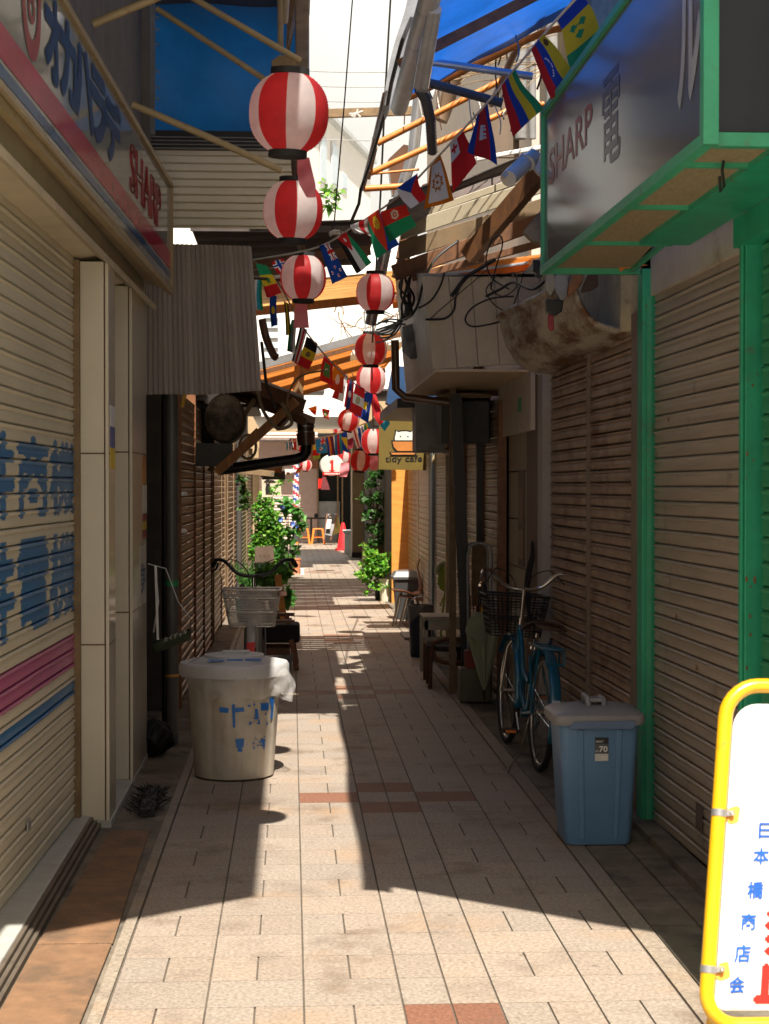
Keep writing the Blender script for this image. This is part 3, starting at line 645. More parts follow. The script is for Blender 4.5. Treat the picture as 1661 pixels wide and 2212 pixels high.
m = MB(); m.prism([f3, V((1.75, 11, f3.z)), V((1.75, 13.9, f3.z)), b3], (0, 0, .02)); m.build('top_sheet', M_grey, cb)
sb = MB(); sb.prism([P(868, 705, 12.7), P(914, 690, 12.3), P(914, 768, 12.3), P(885, 776, 12.5), P(868, 760, 12.7)], (.10, 0, 0)); sb = sb.build('junction_box', M_black, bevel=.01); tag(sb, 'black electrical box mounted on the cream box corner', 'electrical box')
cs = thing('cream_shop', 'narrow cream panelled stall front beside a tan shutter', 'shop', (1.6, 12, 0))
m = MB(); m.box((1.60, 10.76, 0), (1.8, 11.3, 2.45)); m.build('brown_panel', mat('purple brown panel', (.13, .075, .06), rough=.5, var=.15), cs)
m = MB()
for k in range(7): m.box((1.61, 11.32, .02+k*.34), (1.7, 12.3, .35+k*.34))
m.build('cream_panels', mat('pale panels', (.34, .28, .19), rough=.55, var=.1, dirt=(.2, .14, .08), damt=.3), cs)
m = MB(); m.box((1.57, 10.9, 1.98), (1.8, 12.6, 2.42)); m.build('header', M_header, cs)
m = MB(); m.box((1.568, 11.35, 2.12), (1.571, 11.5, 2.22)); m.build('green_sticker', M_green, cs)
shutter('roller_shutter', (1.575, 12.5), (1.57, 13.5), .03, 2.2, 1, M_brsh2, cs, kb=.002)
shutter('roller_shutter', (1.57, 13.55), (1.56, 14.8), .03, 2.2, 1, M_brsh2, cs, kb=.002)
for aa, bb_ in (((1.54, 12.36, 0), (1.6, 12.46, 2.25)), ((1.55, 13.5, 0), (1.6, 13.55, 2.2)), ((1.53, 14.82, 0), (1.6, 14.95, 2.25))): m = MB(); m.box(aa, bb_); m.build('guide_rail', M_rtube, cs)
m = MB(); m.box((1.72, 10.6, 0), (6, 15, 3.2)); m.build('wall', M_black, cs)
m = MB(); m.box((1.604, 11.45, 1.05), (1.612, 11.75, 1.72), (.1, .07, .05)); m.box((1.600, 11.5, 1.1), (1.605, 11.7, 1.3), (.3, .2, .12)); m.box((1.600, 11.5, 1.35), (1.605, 11.7, 1.6), (.22, .12, .09)); tag(m.build('poster', M_attr), 'tall dark poster on the cream panels by the white post', 'poster')
# air conditioner boxes
m = MB(); m.box((1.17, 13.0, 1.95), (1.55, 13.5, 2.28)); a1 = m.build('metal_box', M_ac, bevel=.01); tag(a1, 'large dark metal box hung below the cream box', 'equipment box')
m = MB(); m.box((1.15, 12.99, 2.3), (1.56, 13.52, 2.325)); m.build('lid', M_wood2, a1)
m = MB(); m.box((1.05, 14.1, 1.9), (1.3, 14.5, 2.35)); tag(m.build('metal_box', M_grey, bevel=.01), 'streaked grey metal box behind the leaning black post', 'equipment box')
m = MB(); m.box((1.5, 17.6, 2.02), (1.72, 17.9, 2.36)); tag(m.build('metal_box', M_grey, bevel=.008), 'small pale box above the bent black pipe by cafe sign', 'equipment box')
# posts
m = MB(); m.bar((1.245, 12.86, 0), (1.245, 12.86, 2.4), .05, .05, (0, 1, 0)); tag(m.build('timber_post', M_wood2), 'pale timber post standing at the edge of the stalls', 'post')
m = MB(); m.bar(P(1012, 1500, 12.7), P(984, 852, 12.7), .085, .05, (0, 1, 0)); tag(m.build('leaning_post', M_black), 'thick black post leaning behind the pale timber post', 'post')
m = MB(); m.bar(P(1036, 1470, 13.2), P(1035, 862, 13.2), .05, .05, (0, 1, 0)); tag(m.build('steel_post', M_black), 'upright black steel post beside the tan shutter', 'post')
pole('black_pipe', 'dark brown pipe framing the cream box corner', [P(853, 735, 13.0), P(855, 840, 13.0), P(875, 858, 13.0), P(985, 872, 12.95)], .032, M_bronze, 'pipe')
pole('black_pipe', 'bent black drain pipe beside the cafe sign', [P(930, 915, 16.5), P(930, 955, 16.5), P(938, 968, 16.5), P(990, 982, 15.5), P(1020, 985, 15)], .035, M_black, 'pipe')
m = MB(); m.box((.9, 14.2, 2.28), (1.7, 17, 2.36)); tag(m.build('canopy_slab', M_black), 'black canopy slab behind the cream box', 'canopy')
# far right row
fr = thing('row_building', 'row of brown shuttered stalls on right of the alley', 'building', (1.6, 20, 0))
shutter('roller_shutter', (1.53, 15.0), (1.52, 16.1), .03, 2.15, 1, M_brsh2, fr)
shutter('roller_shutter', (1.52, 16.15), (1.50, 17.2), .03, 2.15, 1, M_brsh2, fr)
shutter('roller_shutter', (1.485, 18.0), (1.535, 20.1), .03, 2.3, 1, M_brsh2, fr)
shutter('roller_shutter', (1.537, 20.2), (1.605, 22.95), .03, 2.3, 1, M_brsh, fr)
for aa, bb_ in (((1.52, 20.1, 0), (1.6, 20.2, 2.3)), ((1.49, 16.1, 0), (1.6, 16.15, 2.2))): m = MB(); m.box(aa, bb_); m.build('guide_rail', M_beam, fr)
m = MB(); m.box((1.48, 17.55, 0), (1.6, 17.9, 2.3)); m.build('grey_post', mat('blue grey post', (.2, .24, .28), rough=.5, var=.1), fr)
m = MB(); m.box((1.5, 17.2, 0), (1.6, 17.55, 2.2)); m.build('gap_shade', M_black, fr)  # black block stands for the shade between the shutters
m = MB(); m.box((1.64, 15, 0), (6, 38, 3.0)); m.build('wall', mat('dark stall wall r', (.08, .06, .045), rough=.85, var=.3), fr)
m = MB(); a, b = P(846, 1302, 23), P(884, 1302, 23); m.box((a.x, 23, 0), (b.x+.25, 23.05, 2.1)); m.build('orange_panel', M_owood, fr)
m = MB(); m.tube([P(941, 1000, 17.3), P(941, 985, 17.3), P(944, 975, 17.3)], [.05, .03, .015], 10); tag(m.build('brass_bell', M_gold, smooth=50), 'small brass bell hanging on wall below cafe sign', 'bell')
# beige return wall at the end, right side
ew = thing('end_wall', 'beige plaster wall corner sticking out near alley end', 'wall', (1.6, 38, 0))
a, b = P(761, 1206, 38), P(782, 1206, 38); m = MB(); m.box((a.x, 38, 0), (a.x+3, 39, 2.6)); m.build('plaster', M_beige, ew)
m = MB(); m.box((a.x-.01, 37.98, 0), (a.x+3, 38, .12)); m.build('base', M_black, ew)
# end of the alley
es = thing('end_shop', 'pinkish clapboard shop front closing off the alley end', 'shop', (0, 49, 0))
def q(x, y): return P(x, y, 49)
m = MB()
za, zb2 = 0, q(600, 1000).z+1.2
zz = 0
while zz < 3.2:
    m.add([(q(560, 1000).x, 49.0, zz), (q(686, 1000).x, 49.0, zz), (q(686, 1000).x, 49.03, zz+.085), (q(560, 1000).x, 49.03, zz+.085)], [(0, 1, 2, 3)]); zz += .085
m.build('clapboard', M_siding, es)
m = MB(); m.box((q(686, 1000).x, 49.2, 0), (q(800, 1000).x, 49.3, 3.2)); m.build('doorway_shade', M_dark, es)  # black slab stands for the shade inside the doorway
m = MB(); m.box((q(688, 1000).x, 49.05, 0), (q(734, 1000).x, 49.12, q(700, 1083).z)); m.build('lower_panel', M_grey, es)
m = MB(); m.box((q(728, 1000).x, 49.0, 0), (q(731, 1000).x, 49.05, 3)); m.box((q(738, 1000).x, 49.0, 0), (q(741, 1000).x, 49.05, 3)); m.box((q(685, 1000).x, 48.98, 0), (q(688, 1000).x, 49.05, 3)); m.build('door_frame', M_wood2, es)
m = MB(); m.box((q(670, 1000).x, 48.9, q(0, 1012).z), (q(686, 1000).x, 49.0, q(0, 975).z+.3)); m.build('upper_board', M_redwood, es)
m = MB(); m.box((-1.6, 49.3, 0), (8, 56, 4.2)); m.build('wall', M_beige, es)
# barber pole
bp_ = thing('barber_pole', 'tall barber pole with red white and blue stripes', 'barber pole', P(639, 1170, 44))
m = MB(); L0 = LOC[bp_]
def bcol(u, v):
    k = ((u+v*5.2) % 1)*4; return [(.55, .55, .56), (.45, .03, .05), (.55, .55, .56), (.02, .06, .3)][int(k) % 4]
m.lathe([(.085, .35+k*.05) for k in range(36)], L0, 24, colf=bcol); m.build('striped_cylinder', M_attr, bp_, smooth=60)
m = MB(); m.lathe([(0, 0), (.12, 0), (.1, .1), (.1, .35)], L0, 20); m.build('base', M_dgrey, bp_, smooth=40)
m = MB(); m.lathe([(.1, 2.1), (.1, 2.2), (.05, 2.3), (0, 2.32)], L0, 20); m.build('cap', M_dgrey, bp_, smooth=40)
# ================================================================ RIGHT AWNING, RAFTERS
def rz(X): return 3.82+(X-.5)*.52
m = MB()
def rt(u, v):
    Ya = 4.41+(3.15-4.41)*u; X = .60+1.14*u; return V((X, Ya+(9.95-Ya)*v, rz(X)+.012*math.sin(v*21)+.006*math.sin(u*17+v*7)))
m.grid(rt, 20, 40); tag(m.build('blue_tarpaulin', M_tarpr, smooth=60), 'bright sunlit blue tarpaulin roof sloping up to the right wall', 'tarpaulin')
def rr(X, Y, dz=0): return (X, Y, rz(X)+dz)
gr = 'rafters of the right awning frame'
m = MB(); m.bar(rr(.56, 8.7, -.05), rr(1.7, 8.7, -.05), .04, .05); tag(m.build('rafter', M_rtube), 'dark rafter pressed under the bright blue tarpaulin', 'rafter', gr)
pole('rafter', 'orange rusty tube rafter nearest the blue tarpaulin', [P(860, 222, 10), P(1172, 70, 10), P(1215, 60, 10)], .021, M_ortube, 'rafter', gr)
pole('rafter', 'middle orange rusty tube rafter behind the flag line', [P(815, 310, 11), P(1110, 160, 11)], .021, M_ortube, 'rafter', gr)
pole('rafter', 'lower orange rusty tube rafter ending at green sign', [P(800, 374, 12), P(1100, 238, 12), P(1175, 225, 12)], .022, M_ortube, 'rafter', gr)
pole('rafter', 'short thick rusty tube at the lowest corner of frame', [P(786, 408, 12.6), P(862, 403, 12.6), P(905, 400, 12.6)], .024, M_ortube, 'rafter', gr)
pole('rafter', 'thin white and orange tie rod below the rafters', [P(800, 376, 12.1), P(905, 366, 12.1)], .009, M_ortube, 'rafter', gr)
pole('purlin', 'rust brown purlin tube crossing the orange rafters', [P(1178, -20, 9.6), P(1100, 138, 10.6), P(1062, 225, 11.6)], .024, M_rtube, 'purlin')
m = MB(); m.bar(P(783, 408, 12.6), P(806, 318, 11.3), .03, .03); m.bar(P(806, 318, 11.3), P(832, 205, 9.9), .03, .03); m.bar(P(797, 385, 12.4), P(812, 318, 11.4), .02, .02)
tag(m.build('eave_angle', M_rtube), 'long brown rusted steel angle forming the awning eave', 'steel angle')
def sheet(u, v):
    a = V((.485, 4.42, 3.76)).lerp(P(840, 160, 9.2), min(1, v*1.5)).lerp(P(806, 300, 10.8), max(0, v*3-2)); b = V((.61, 4.3, 3.87)).lerp(P(892, 120, 8.6), min(1, v*1.5)).lerp(P(812, 300, 10.8), max(0, v*3-2))
    p = a.lerp(b, u); p.z += .03*math.sin(u*3.1)*(1-v)+.01*math.sin(v*25); p.x += .01*math.sin(v*17); return p
m = MB(); m.grid(sheet, 6, 60); tag(m.build('eave_sheet', mat('pale blue grey sheet', (.5, .52, .56), rough=.35, var=.2, trans=.3), smooth=60), 'pale bent plastic strip along edge of the right awning', 'sheet')
m = MB(); m.tube([P(935, -25, 7.2), P(905, 75, 8.0), P(862, 232, 9.6)], .05, 12); m.tube([P(862, 232, 9.6), P(856, 243, 9.75)], [.05, .02], 12)
tag(m.build('gutter', M_gutw, smooth=50), 'grey white half round gutter along the right awning', 'gutter')
lt = thing('fluorescent_lamp', 'unlit twin fluorescent tube lamp fixed under right gutter', 'lamp', P(915, 110, 7.6))
for k, dx in enumerate((0, 16)):
    m = MB(); m.tube([P(934+dx*.6, 20, 7.4), P(902+dx, 185, 8.3)], .022, 10); m.build('tube', mat('frosted tube', (.6, .62, .66), rough=.2, coat=.5), lt, smooth=50)
m = MB(); m.tube([P(900, 190, 8.33), P(926, 192, 8.33)], .02, 8); m.build('end_cap', M_grey, lt)
pole('steel_tube', 'galvanised tube lit blue by the tarpaulin above', [P(920, 132, 9.3), P(1150, 165, 9.3)], .022, mat('galvanised painted blue lit', (.35, .42, .55), rough=.35, metal=.5), 'tube')  # blue light of the tarpaulin is put into the steel colour
m = MB(); pts = [P(905, 173, 9.2).lerp(P(1085, 223, 9.2), k/120) for k in range(121)]
m.tube(pts, [.024+.003*(k % 2) for k in range(121)], 10); tag(m.build('conduit', mat('ribbed conduit', (.1, .1, .11), rough=.4), smooth=30), 'grey ribbed conduit strapped below the galvanised tube', 'conduit')
m = MB(); c = [P(905, 190, 9.2), P(920, 215, 9.3), P(930, 260, 9.5), P(934, 330, 9.8)]; pts = [c[int(k/20)].lerp(c[int(k/20)+1], (k % 20)/20) for k in range(60)]
m.tube(pts, [.028+.004*(k % 2) for k in range(60)], 10); tag(m.build('conduit', mat('ribbed conduit', rough=.4), smooth=30), 'black ribbed conduit hanging down from the gutter end', 'conduit')
# left gutter with the lantern bracket
lg = thing('gutter', 'mottled tan gutter along the left roof edge above lanterns', 'gutter', P(652, 70, 8.5))
m = MB(); m.prism([P(637, -15, 8.2), P(669, -15, 8.2), P(666, 165, 10), P(638, 165, 10)], (0, 0, .07)); m.build('trough', M_gutter, lg, bevel=.008)
m = MB(); m.tube([P(606, -10, 8.1), P(606, 100, 8.9)], .016, 10); m.tube([P(618, -10, 8.1), P(615, 45, 8.5)], .018, 10); m.build('tubes', M_beam, lg, smooth=50)
m = MB(); m.prism([P(622, -10, 8.3), P(640, -10, 8.3), P(636, 60, 8.8), P(622, 125, 8.9), P(617, 120, 8.9)], (0, .02, 0)); m.prism([P(586, 132, 8.2), P(605, 118, 8.2), P(640, 128, 8.2), P(640, 142, 8.2), P(588, 144, 8.2)], (0, .1, 0)); m.build('bracket', M_wood2, lg)
pole('timber_batten', 'narrow timber hanging down between the upper two lanterns', [P(640, 335, 8.5), P(643, 380, 8.7)], .03, M_wood2, 'timber', n=4)
pole('timber_batten', 'narrow timber hanging between second and third lanterns', [P(650, 522, 11.4), P(652, 545, 11.6)], .03, M_wood2, 'timber', n=4)
# wall and pipes up right
ub = thing('beige_building', 'plain beige upper building behind the right awning frame', 'building', (3, 20, 0))
m = MB(); m.box((1.95, 13.5, 3), (7, 24, 7)); m.build('wall', mat('beige concrete', (.55, .5, .44), rough=.8, var=.1), ub)
for k, x in enumerate((1125, 1150, 1192, 1222)):
    m = MB(); m.tube([P(x, 50, 13.3), P(x, 300, 13.3)], .03 if k % 2 else .05, 8); m.build('pipe', M_grey, ub, smooth=50)
m = MB(); m.box((P(1040, 0, 13.4).x, 13.35, P(0, 330, 13.4).z), (P(1120, 0, 13.4).x, 13.4, P(0, 190, 13.4).z)); m.build('vent_grille', mat('brown grille', (.14, .1, .07), rough=.6), ub)
m = MB(); m.box((2.0, 13.4, 5.2), (2.6, 13.5, 6.0)); m.build('window', M_glass, ub)
pole('corrugated_duct', 'tan hanging duct roll behind the orange rafters', [P(985, 160, 12.4), P(960, 235, 12.5), P(950, 260, 12.5)], .06, mat('tan duct', (.2, .13, .08), rough=.6), 'duct', n=12)
pole('rain_pipe', 'pale rain pipe slanting under the orange rafters', [P(905, 205, 13.0), P(893, 330, 13.0), P(845, 480, 13.0), P(800, 700, 13.3)], .045, M_steel, 'pipe', n=12)
m = MB(); m.prism([P(838, 345, 13.2), P(872, 312, 13.2), P(905, 318, 13.2), P(880, 400, 13.2), P(848, 420, 13.2)], (0, .15, 0)); tag(m.build('hopper_head', M_bronze), 'brown rain hopper box behind the lower rafters', 'hopper')
# cream fascia boards of the right lower roof
gf = 'cream boards of the right lower roof'
def board(x0, y0, x1, y1, hpx, Y, lab, mt=None, t=.03):
    q = MB(); q.prism([P(x0, y0, Y), P(x1, y1, Y), P(x1, y1-hpx, Y), P(x0, y0-hpx, Y)], (0, t, 0)); return tag(q.build('roof_board', mt or M_alu, bevel=.004), lab, 'board', gf)
board(862, 562, 1190, 462, 40, 12.0, 'lowest weathered cream roof board, streaked with brown', mat('worn cream board', (.15, .1, .05), rough=.6, var=.3, scale=6, dirt=(.18, .1, .04), damt=.6, dscale=6))
board(866, 518, 1190, 410, 34, 12.1, 'middle clean cream roof board beneath the white camera')
board(872, 484, 1190, 372, 16, 12.2, 'thin upper cream roof board above the middle board')
board(1005, 352, 1190, 318, 9, 12.3, 'narrow grey white roof edge strip below beige building', M_gutw)
m = MB(); m.prism([P(880, 470, 12.3), P(1190, 362, 12.3), P(1190, 332, 12.4), P(900, 440, 12.4)], (0, .02, 0)); tag(m.build('roof_underside', M_dcorr), 'dark corrugated roof underside above the cream boards', 'roof')
m = MB()
def lrf(u, v):
    x = .85+1.0*u; return V((x, 12.35+1.5*v, P(870, 484, 12.3).z+.05+.42*(x-.6)+.012*math.sin(v*90)))
m.grid(lrf, 3, 100); tag(m.build('corrugated_roof', M_dcorr, smooth=70), 'dark corrugated lower roof on the right side', 'roof')
m = MB(); m.grid(lambda u, v: (.62+.36*u, 10.6+1.75*v, 3.42+.15*u+.012*math.sin(v*140)), 2, 120); tag(m.build('corrugated_roof', M_dcorr, smooth=70), 'narrow dark roof strip behind the flags and orange tubes', 'roof')  # strip added to shade the paving under the orange tubes
# brown beams and brace
gb2 = 'brown beams under the right roof'
def beam(p, q, w, h, lab, mt=None, g=gb2):
    k = MB(); k.bar(p, q, w, h); return tag(k.build('timber_beam', mt or M_wood, bevel=.004), lab, 'beam', g)
beam(P(1010, 556, 11.6), P(1165, 375, 11.2), .08, .12, 'thick brown diagonal brace rising to the white camera', mat('dark brace timber', (.085, .032, .007), rough=.65, var=.35, scale=8, vs=(4, 4, 1)))  # brace in one even dark brown with grain
beam(P(850, 590, 11.8), P(1190, 470, 11.8), .06, .11, 'dark brown horizontal beam below the cream boards')
beam(P(925, 400, 12.7), P(858, 600, 12.6), .10, .06, 'dark vertical timber behind the flags beside silver pipe')
beam(P(862, 560, 12.5), P(880, 470, 12.5), .07, .05, 'short dark post at left end of cream boards')
beam(P(890, 600, 11.7), P(1190, 520, 11.7), .05, .05, 'thin black beam just above the cream box')
# glowing translucent roof pieces with purlins (sun comes through)
M_roofpale = mat('pale roof boards', (.8, .58, .32), rough=.6, var=.35, scale=4, vs=(.5, 6, 1), trans=.6)
def oroof(lab, x0, y0, x1, y1, Y0, Y1, npl, z_add=0):
    a, b = P(x0, y0, Y0), P(x1, y1, Y0); q = MB()
    for k in range(npl):
        u0, u1 = k/npl, (k+(.8 if npl == 8 else .93))/npl
        ya, yb = Y0+(Y1-Y0)*u0, Y0+(Y1-Y0)*u1
        bx = b if not (npl == 9 and k in (1, 2)) else a.lerp(b, .62)
        q.prism([V((a.x, ya, a.z)), V((bx.x, ya, bx.z)), V((bx.x, yb, bx.z)), V((a.x, yb, a.z))], (0, 0, .012), None, (k % 2) if npl == 7 else 0)
    o = q.build('plank_roof', [M_roofor, M_pale] if npl == 7 else M_roofpale if npl == 8 else M_roofor); return tag(o, lab, 'roof'), a, b
o1, a, b = oroof('glowing orange plank roof crossing the alley above the cafe', 548, 800, 905, 702, 20, 27.3, 9)
m = MB(); m.bar(V((a.x, 19.95, a.z+.03)), V((b.x, 19.95, b.z+.03)), .06, .09); m.bar(V((a.x, 19.93, a.z-.06)), V((b.x, 19.93, b.z-.06)), .05, .05, col=None, m=1); m.build('front_edge', [M_steel, M_wood], o1)
for k in range(3):
    Yk = 22+k*2.6; m = MB(); m.bar(V((a.x, Yk, a.z-.04)), V((b.x, Yk, b.z-.04)), .06, .07); m.build('purlin', M_wood2, o1)
o2, a, b = oroof('pale orange plank roof between the third and fourth lanterns', 520, 622, 990, 572, 14.3, 16.0, 8)
m = MB(); m.bar(V((a.x, 15.95, a.z-.03)), V((b.x, 15.95, b.z-.03)), .06, .09); m.build('purlin', M_wood, o2)
o3, a, b = oroof('slatted orange roof glimpsed above the cream panel box', 880, 590, 1260, 540, 13.4, 15.6, 7)
for k in range(4):
    m = MB(); m.bar(V((a.x, 13.7+k*.55, a.z-.05)), V((b.x, 13.7+k*.55, b.z-.05)), .07, .05); m.build('purlin', M_ortube, o3)
m = MB(); m.prism([P(540, 600, 14), P(640, 590, 14), P(640, 560, 14), P(540, 548, 14)], (0, 1.6, 0)); tag(m.build('plank_roof', M_alu), 'small cream roof piece behind the green yellow red flag', 'roof')
pole('timber_post', 'weathered timber post holding up the glowing orange roof', [P(640, 900, 21), P(648, 780, 21)], .065, M_wood2, 'post', n=4)
# panels added only to shade the paving and the end shop
for (Y0, Y1, xa, xb, z, lab) in ((33.3, 34.6, -1.6, .62, 3.4, 'small far roof panel shading the paving by the beige wall'), (36.3, 40.5, .55, 3.0, 3.6, 'far roof panel over the right side near alley end'), (50.0, 50.9, -2, .35, 2.95, 'canopy over the left half of the end shop'), (48.0, 50.9, .35, 6, 2.95, 'deeper canopy over the doorway of end shop')):
    m = MB(); m.box((xa, Y0-1.9, z), (xb, Y1-1.9, z+.04)); tag(m.build('shade_panel', M_dcorr), lab, 'roof')
# ================================================================ left eave with gutter
M_brace = mat('brown brace painted lit', (.34, .15, .05), rough=.65, var=.35, scale=8, vs=(4, 4, 1))  # brown timber brightened, the lit look is painted into its colour
ev = thing('timber_eave', 'sagging dark timber eave with brackets over the left stalls', 'eave', (-.4, 15, 2.4))
e0, e1, e2 = P(548, 842, 14), P(655, 884, 15.8), P(560, 850, 14.6)
A0, A1 = P(440, 800, 14.4), P(655, 882, 15.2)
m = MB(); m.prism([V((-.95, 14.0, A1.z+.42)), V((A1.x, 14.2, A1.z+.03)), V((A1.x, 18, A1.z+.03)), V((-.95, 18, A1.z+.42))], (0, 0, .03)); m.build('roof_sheet', M_gutw, ev)
m = MB(); m.bar(V((-.9, 14.05, A1.z+.36)), V((A1.x, 14.2, A1.z-.03)), .05, .11); m.build('fascia', M_wood, ev)
for k, (a, b, w_, mt) in enumerate(((P(468, 1020, 14.0), P(640, 866, 13.9), .055, M_brace), (P(452, 1018, 14.2), P(550, 862, 14.2), .03, M_wood2), (P(600, 925, 15.6), P(646, 872, 15.2), .04, M_rtube), (P(560, 872, 14.6), P(660, 912, 14.6), .05, M_wood), (P(520, 970, 13.95), P(560, 930, 13.95), .05, M_brace))):
    m = MB(); m.bar(a, b, w_, w_*1.3); m.build('brace', mt, ev)
for k in range(4):
    m = MB(); Yk = 14.5+k*.9; m.bar(V((-.9, Yk, A1.z+.32)), V((A1.x, Yk, A1.z-.04)), .05, .05); m.build('rafter', M_wood, ev)
m = MB(); m.box((-.95, 14.6, 2.30), (-.3, 16.5, 2.33)); m.box((-.93, 15.2, 1.95), (-.7, 16.2, 2.3)); m.build('soffit', M_black, ev)
dp = thing('rain_gutter', 'brown gutter outlet with black pipe bending back to wall', 'gutter', P(660, 930, 15.5))
m = MB(); m.prism([P(637, 884, 15.3), P(682, 902, 15.3), P(679, 916, 15.3), P(640, 904, 15.3)], (0, 1.5, 0)); m.build('trough', M_bronze, dp)
m = MB(); m.tube([P(660, 905, 15.5), P(660, 936, 15.5)], [.085, .075], 14); m.tube([P(660, 935, 15.5), P(662, 962, 15.5)], [.09, .08], 14); m.build('outlet', M_bronze, dp, smooth=50)
m = MB()
for k in range(3): m.tube([P(660, 908+k*12, 15.5), P(660, 910+k*12, 15.5)], .088, 14)
m.build('band', M_steel, dp, smooth=50)
m = MB(); m.tube([P(662, 960, 15.5), P(661, 975, 15.5), P(655, 986, 15.5), P(640, 992, 15.5), P(560, 1003, 15.5), P(470, 1016, 15.5)], .05, 12); m.build('pipe', M_black, dp, smooth=60)
m = MB(); m.lathe([(0, 0), (.1, .008), (.17, .03), (.20, .08), (.20, .5), (.17, .52)], (0, 0, 0), 28)
for v in m.v: v[:] = (-.56+v.x*.85, 14.0+v.z, 2.18+v.y*1.05)
tag(m.build('round_tank', mat('dirty cream drum', (.15, .12, .085), rough=.7, var=.5, dirt=(.03, .024, .016), damt=.9, dscale=9), smooth=70), 'round dirty drum hung high under the left eave', 'drum')
m = MB(); m.box((-.9, 14.0, 1.78), (-.5, 14.3, 1.97)); tag(m.build('grey_shelf_box', M_ac), 'grey box below the round drum on the left wall', 'box')
bm_ = beam(P(500, 1015, 20), P(592, 1024, 20), .06, .07, 'short pale timber with a bolt end sticking out left', M_wood2, None)
m = MB(); m.lathe([(0, 0), (.018, 0), (.018, .02), (0, .02)], (0, 0, 0), 10)
for v in m.v: v[:] = P(588, 1024, 19.9)[:] if False else (P(588, 1024, 19.94)+V((v.x, -v.z, v.y)))[:]
m.build('bolt', M_chrome, bm_)
# small left signs further down
m = MB(); m.box(P(566, 1036, 27), (P(615, 0, 27).x, 27.3, P(0, 1017, 27).z)); sx_ = m.build('projecting_sign', M_black, bevel=.005); tag(sx_, 'black projecting box sign behind the bolted timber', 'sign')
m = MB(); m.box(P(615, 1035, 28), (P(635, 0, 28).x, 28.3, P(0, 1013, 28).z)); o = m.build('projecting_sign', M_signw, bevel=.004); tag(o, 'small white box sign with a brown oval mark', 'sign')
m = MB(); m.disc(P(622, 1022, 27.99), V((.03, 0, 0)), V((0, 0, .018))); m.build('oval_mark', M_rtube, o)
ct = thing('hanging_board', 'cream board with a black cat silhouette beside plants', 'sign', P(585, 1055, 29))
m = MB(); m.prism([P(566, 1074, 29), P(608, 1072, 29), P(606, 1034, 29), P(565, 1034, 29)], (0, .03, 0)); m.build('board', mat('aged cream board', (.55, .48, .36), rough=.6), ct)
def flatpoly(pxs, Y, k=1):
    return [P(x, y, Y) for x, y in pxs]
m = MB(); m.prism(flatpoly([(574, 1066), (573, 1055), (575, 1047), (574, 1041), (577, 1044), (580, 1044), (583, 1041), (583, 1048), (585, 1056), (586, 1066)], 28.985), (0, .01, 0)); m.prism(flatpoly([(570, 1040), (576, 1036), (590, 1037), (596, 1040), (588, 1041), (578, 1040)], 28.985), (0, .01, 0)); m.build('cat_silhouette', M_black, ct)
hp_ = thing('hanging_planter', 'hanging planter with drooping foliage under the left eave', 'planter', P(585, 1010, 25))
# ================================================================ background buildings, sky gap
wb = thing('apartment_building', 'bright white apartment building showing in the sky gap', 'building', (3, 60, 0))
A = P(655, 205, 85); B = P(800, 352, 102.8); zt = A.z
m = MB(); m.prism([V((A.x, A.y, 0)), V((B.x, B.y, 0)), V((B.x-6, B.y+12, 0)), V((A.x-8, A.y+6, 0))], (0, 0, zt)); m.build('wall', M_wwall, wb)
dv = (B-A); dv.z = 0; nv = V((dv.y, -dv.x, 0)).normalized()
m = MB(); m.bar(V((A.x, A.y, zt+.1))+nv*.15, V((B.x, B.y, zt+.1))+nv*.15, .5, .25); m.build('eave', mat('pale grey eave', (.5, .52, .54), rough=.6), wb)
def onface(x, y):
    d = ray(x, y); c0 = V((0, 0, H)); t_ = (V((A.x, A.y, 0))-c0).dot(nv)/d.dot(nv); return c0+d*t_
for (x0, y0, x1, y1) in ((690, 290, 703, 384), (714, 305, 728, 395), (737, 370, 748, 400)):
    pts = [onface(x0, y1+6), onface(x1, y1+12), onface(x1, y0+8), onface(x0, y0)]
    m = MB(); m.prism([p+nv*.03 for p in pts], nv*.05); f_ = m.build('window', mat('window frame white', (.6, .62, .64), rough=.5), wb)
    c_ = sum(pts, V((0, 0, 0)))/4
    m = MB(); m.prism([c_+(p-c_)*.86+nv*.09 for p in pts], nv*.01); m.build('pane', M_win, f_)
wh = thing('white_house', 'sunlit white house wall with a louvred shutter', 'house', (0, 33, 0))
m = MB(); m.box((P(545, 0, 33).x, 33, 3.0), (P(780, 0, 33).x, 40, P(0, 610, 33).z)); m.build('wall', M_wwall, wh)
a, b = P(566, 778, 32.95), P(612, 650, 32.95)
m = MB(); m.box((a.x-.05, 32.9, a.z-.05), (b.x+.05, 33, b.z+.05)); lv = m.build('louvre_shutter', M_white, wh)
for k in range(6):
    zz = a.z+.04+k*(b.z-a.z)/6
    m = MB(); m.prism([(a.x+.04, 32.85, zz), (b.x-.1, 32.85, zz), (b.x-.1, 32.88, zz+(b.z-a.z)/6-.08), (a.x+.04, 32.88, zz+(b.z-a.z)/6-.08)], (0, -.02, 0)); m.build('slat', mat('grey blue slat', (.34, .4, .44), rough=.6), lv)
wh2 = thing('pale_building', 'pale distant building beyond the bare twigs', 'building', (3, 60, 0))
m = MB(); m.box((P(735, 0, 60).x, 60, 0), (P(900, 0, 60).x, 70, P(0, 520, 60).z)); m.build('wall', M_wwall, wh2)
for k in range(5):
    m = MB(); m.box((P(740+k*22, 0, 60).x, 59.9, P(0, 770, 60).z), (P(750+k*22, 0, 60).x, 60, P(0, 650, 60).z)); m.build('window', M_win, wh2)
m = MB()
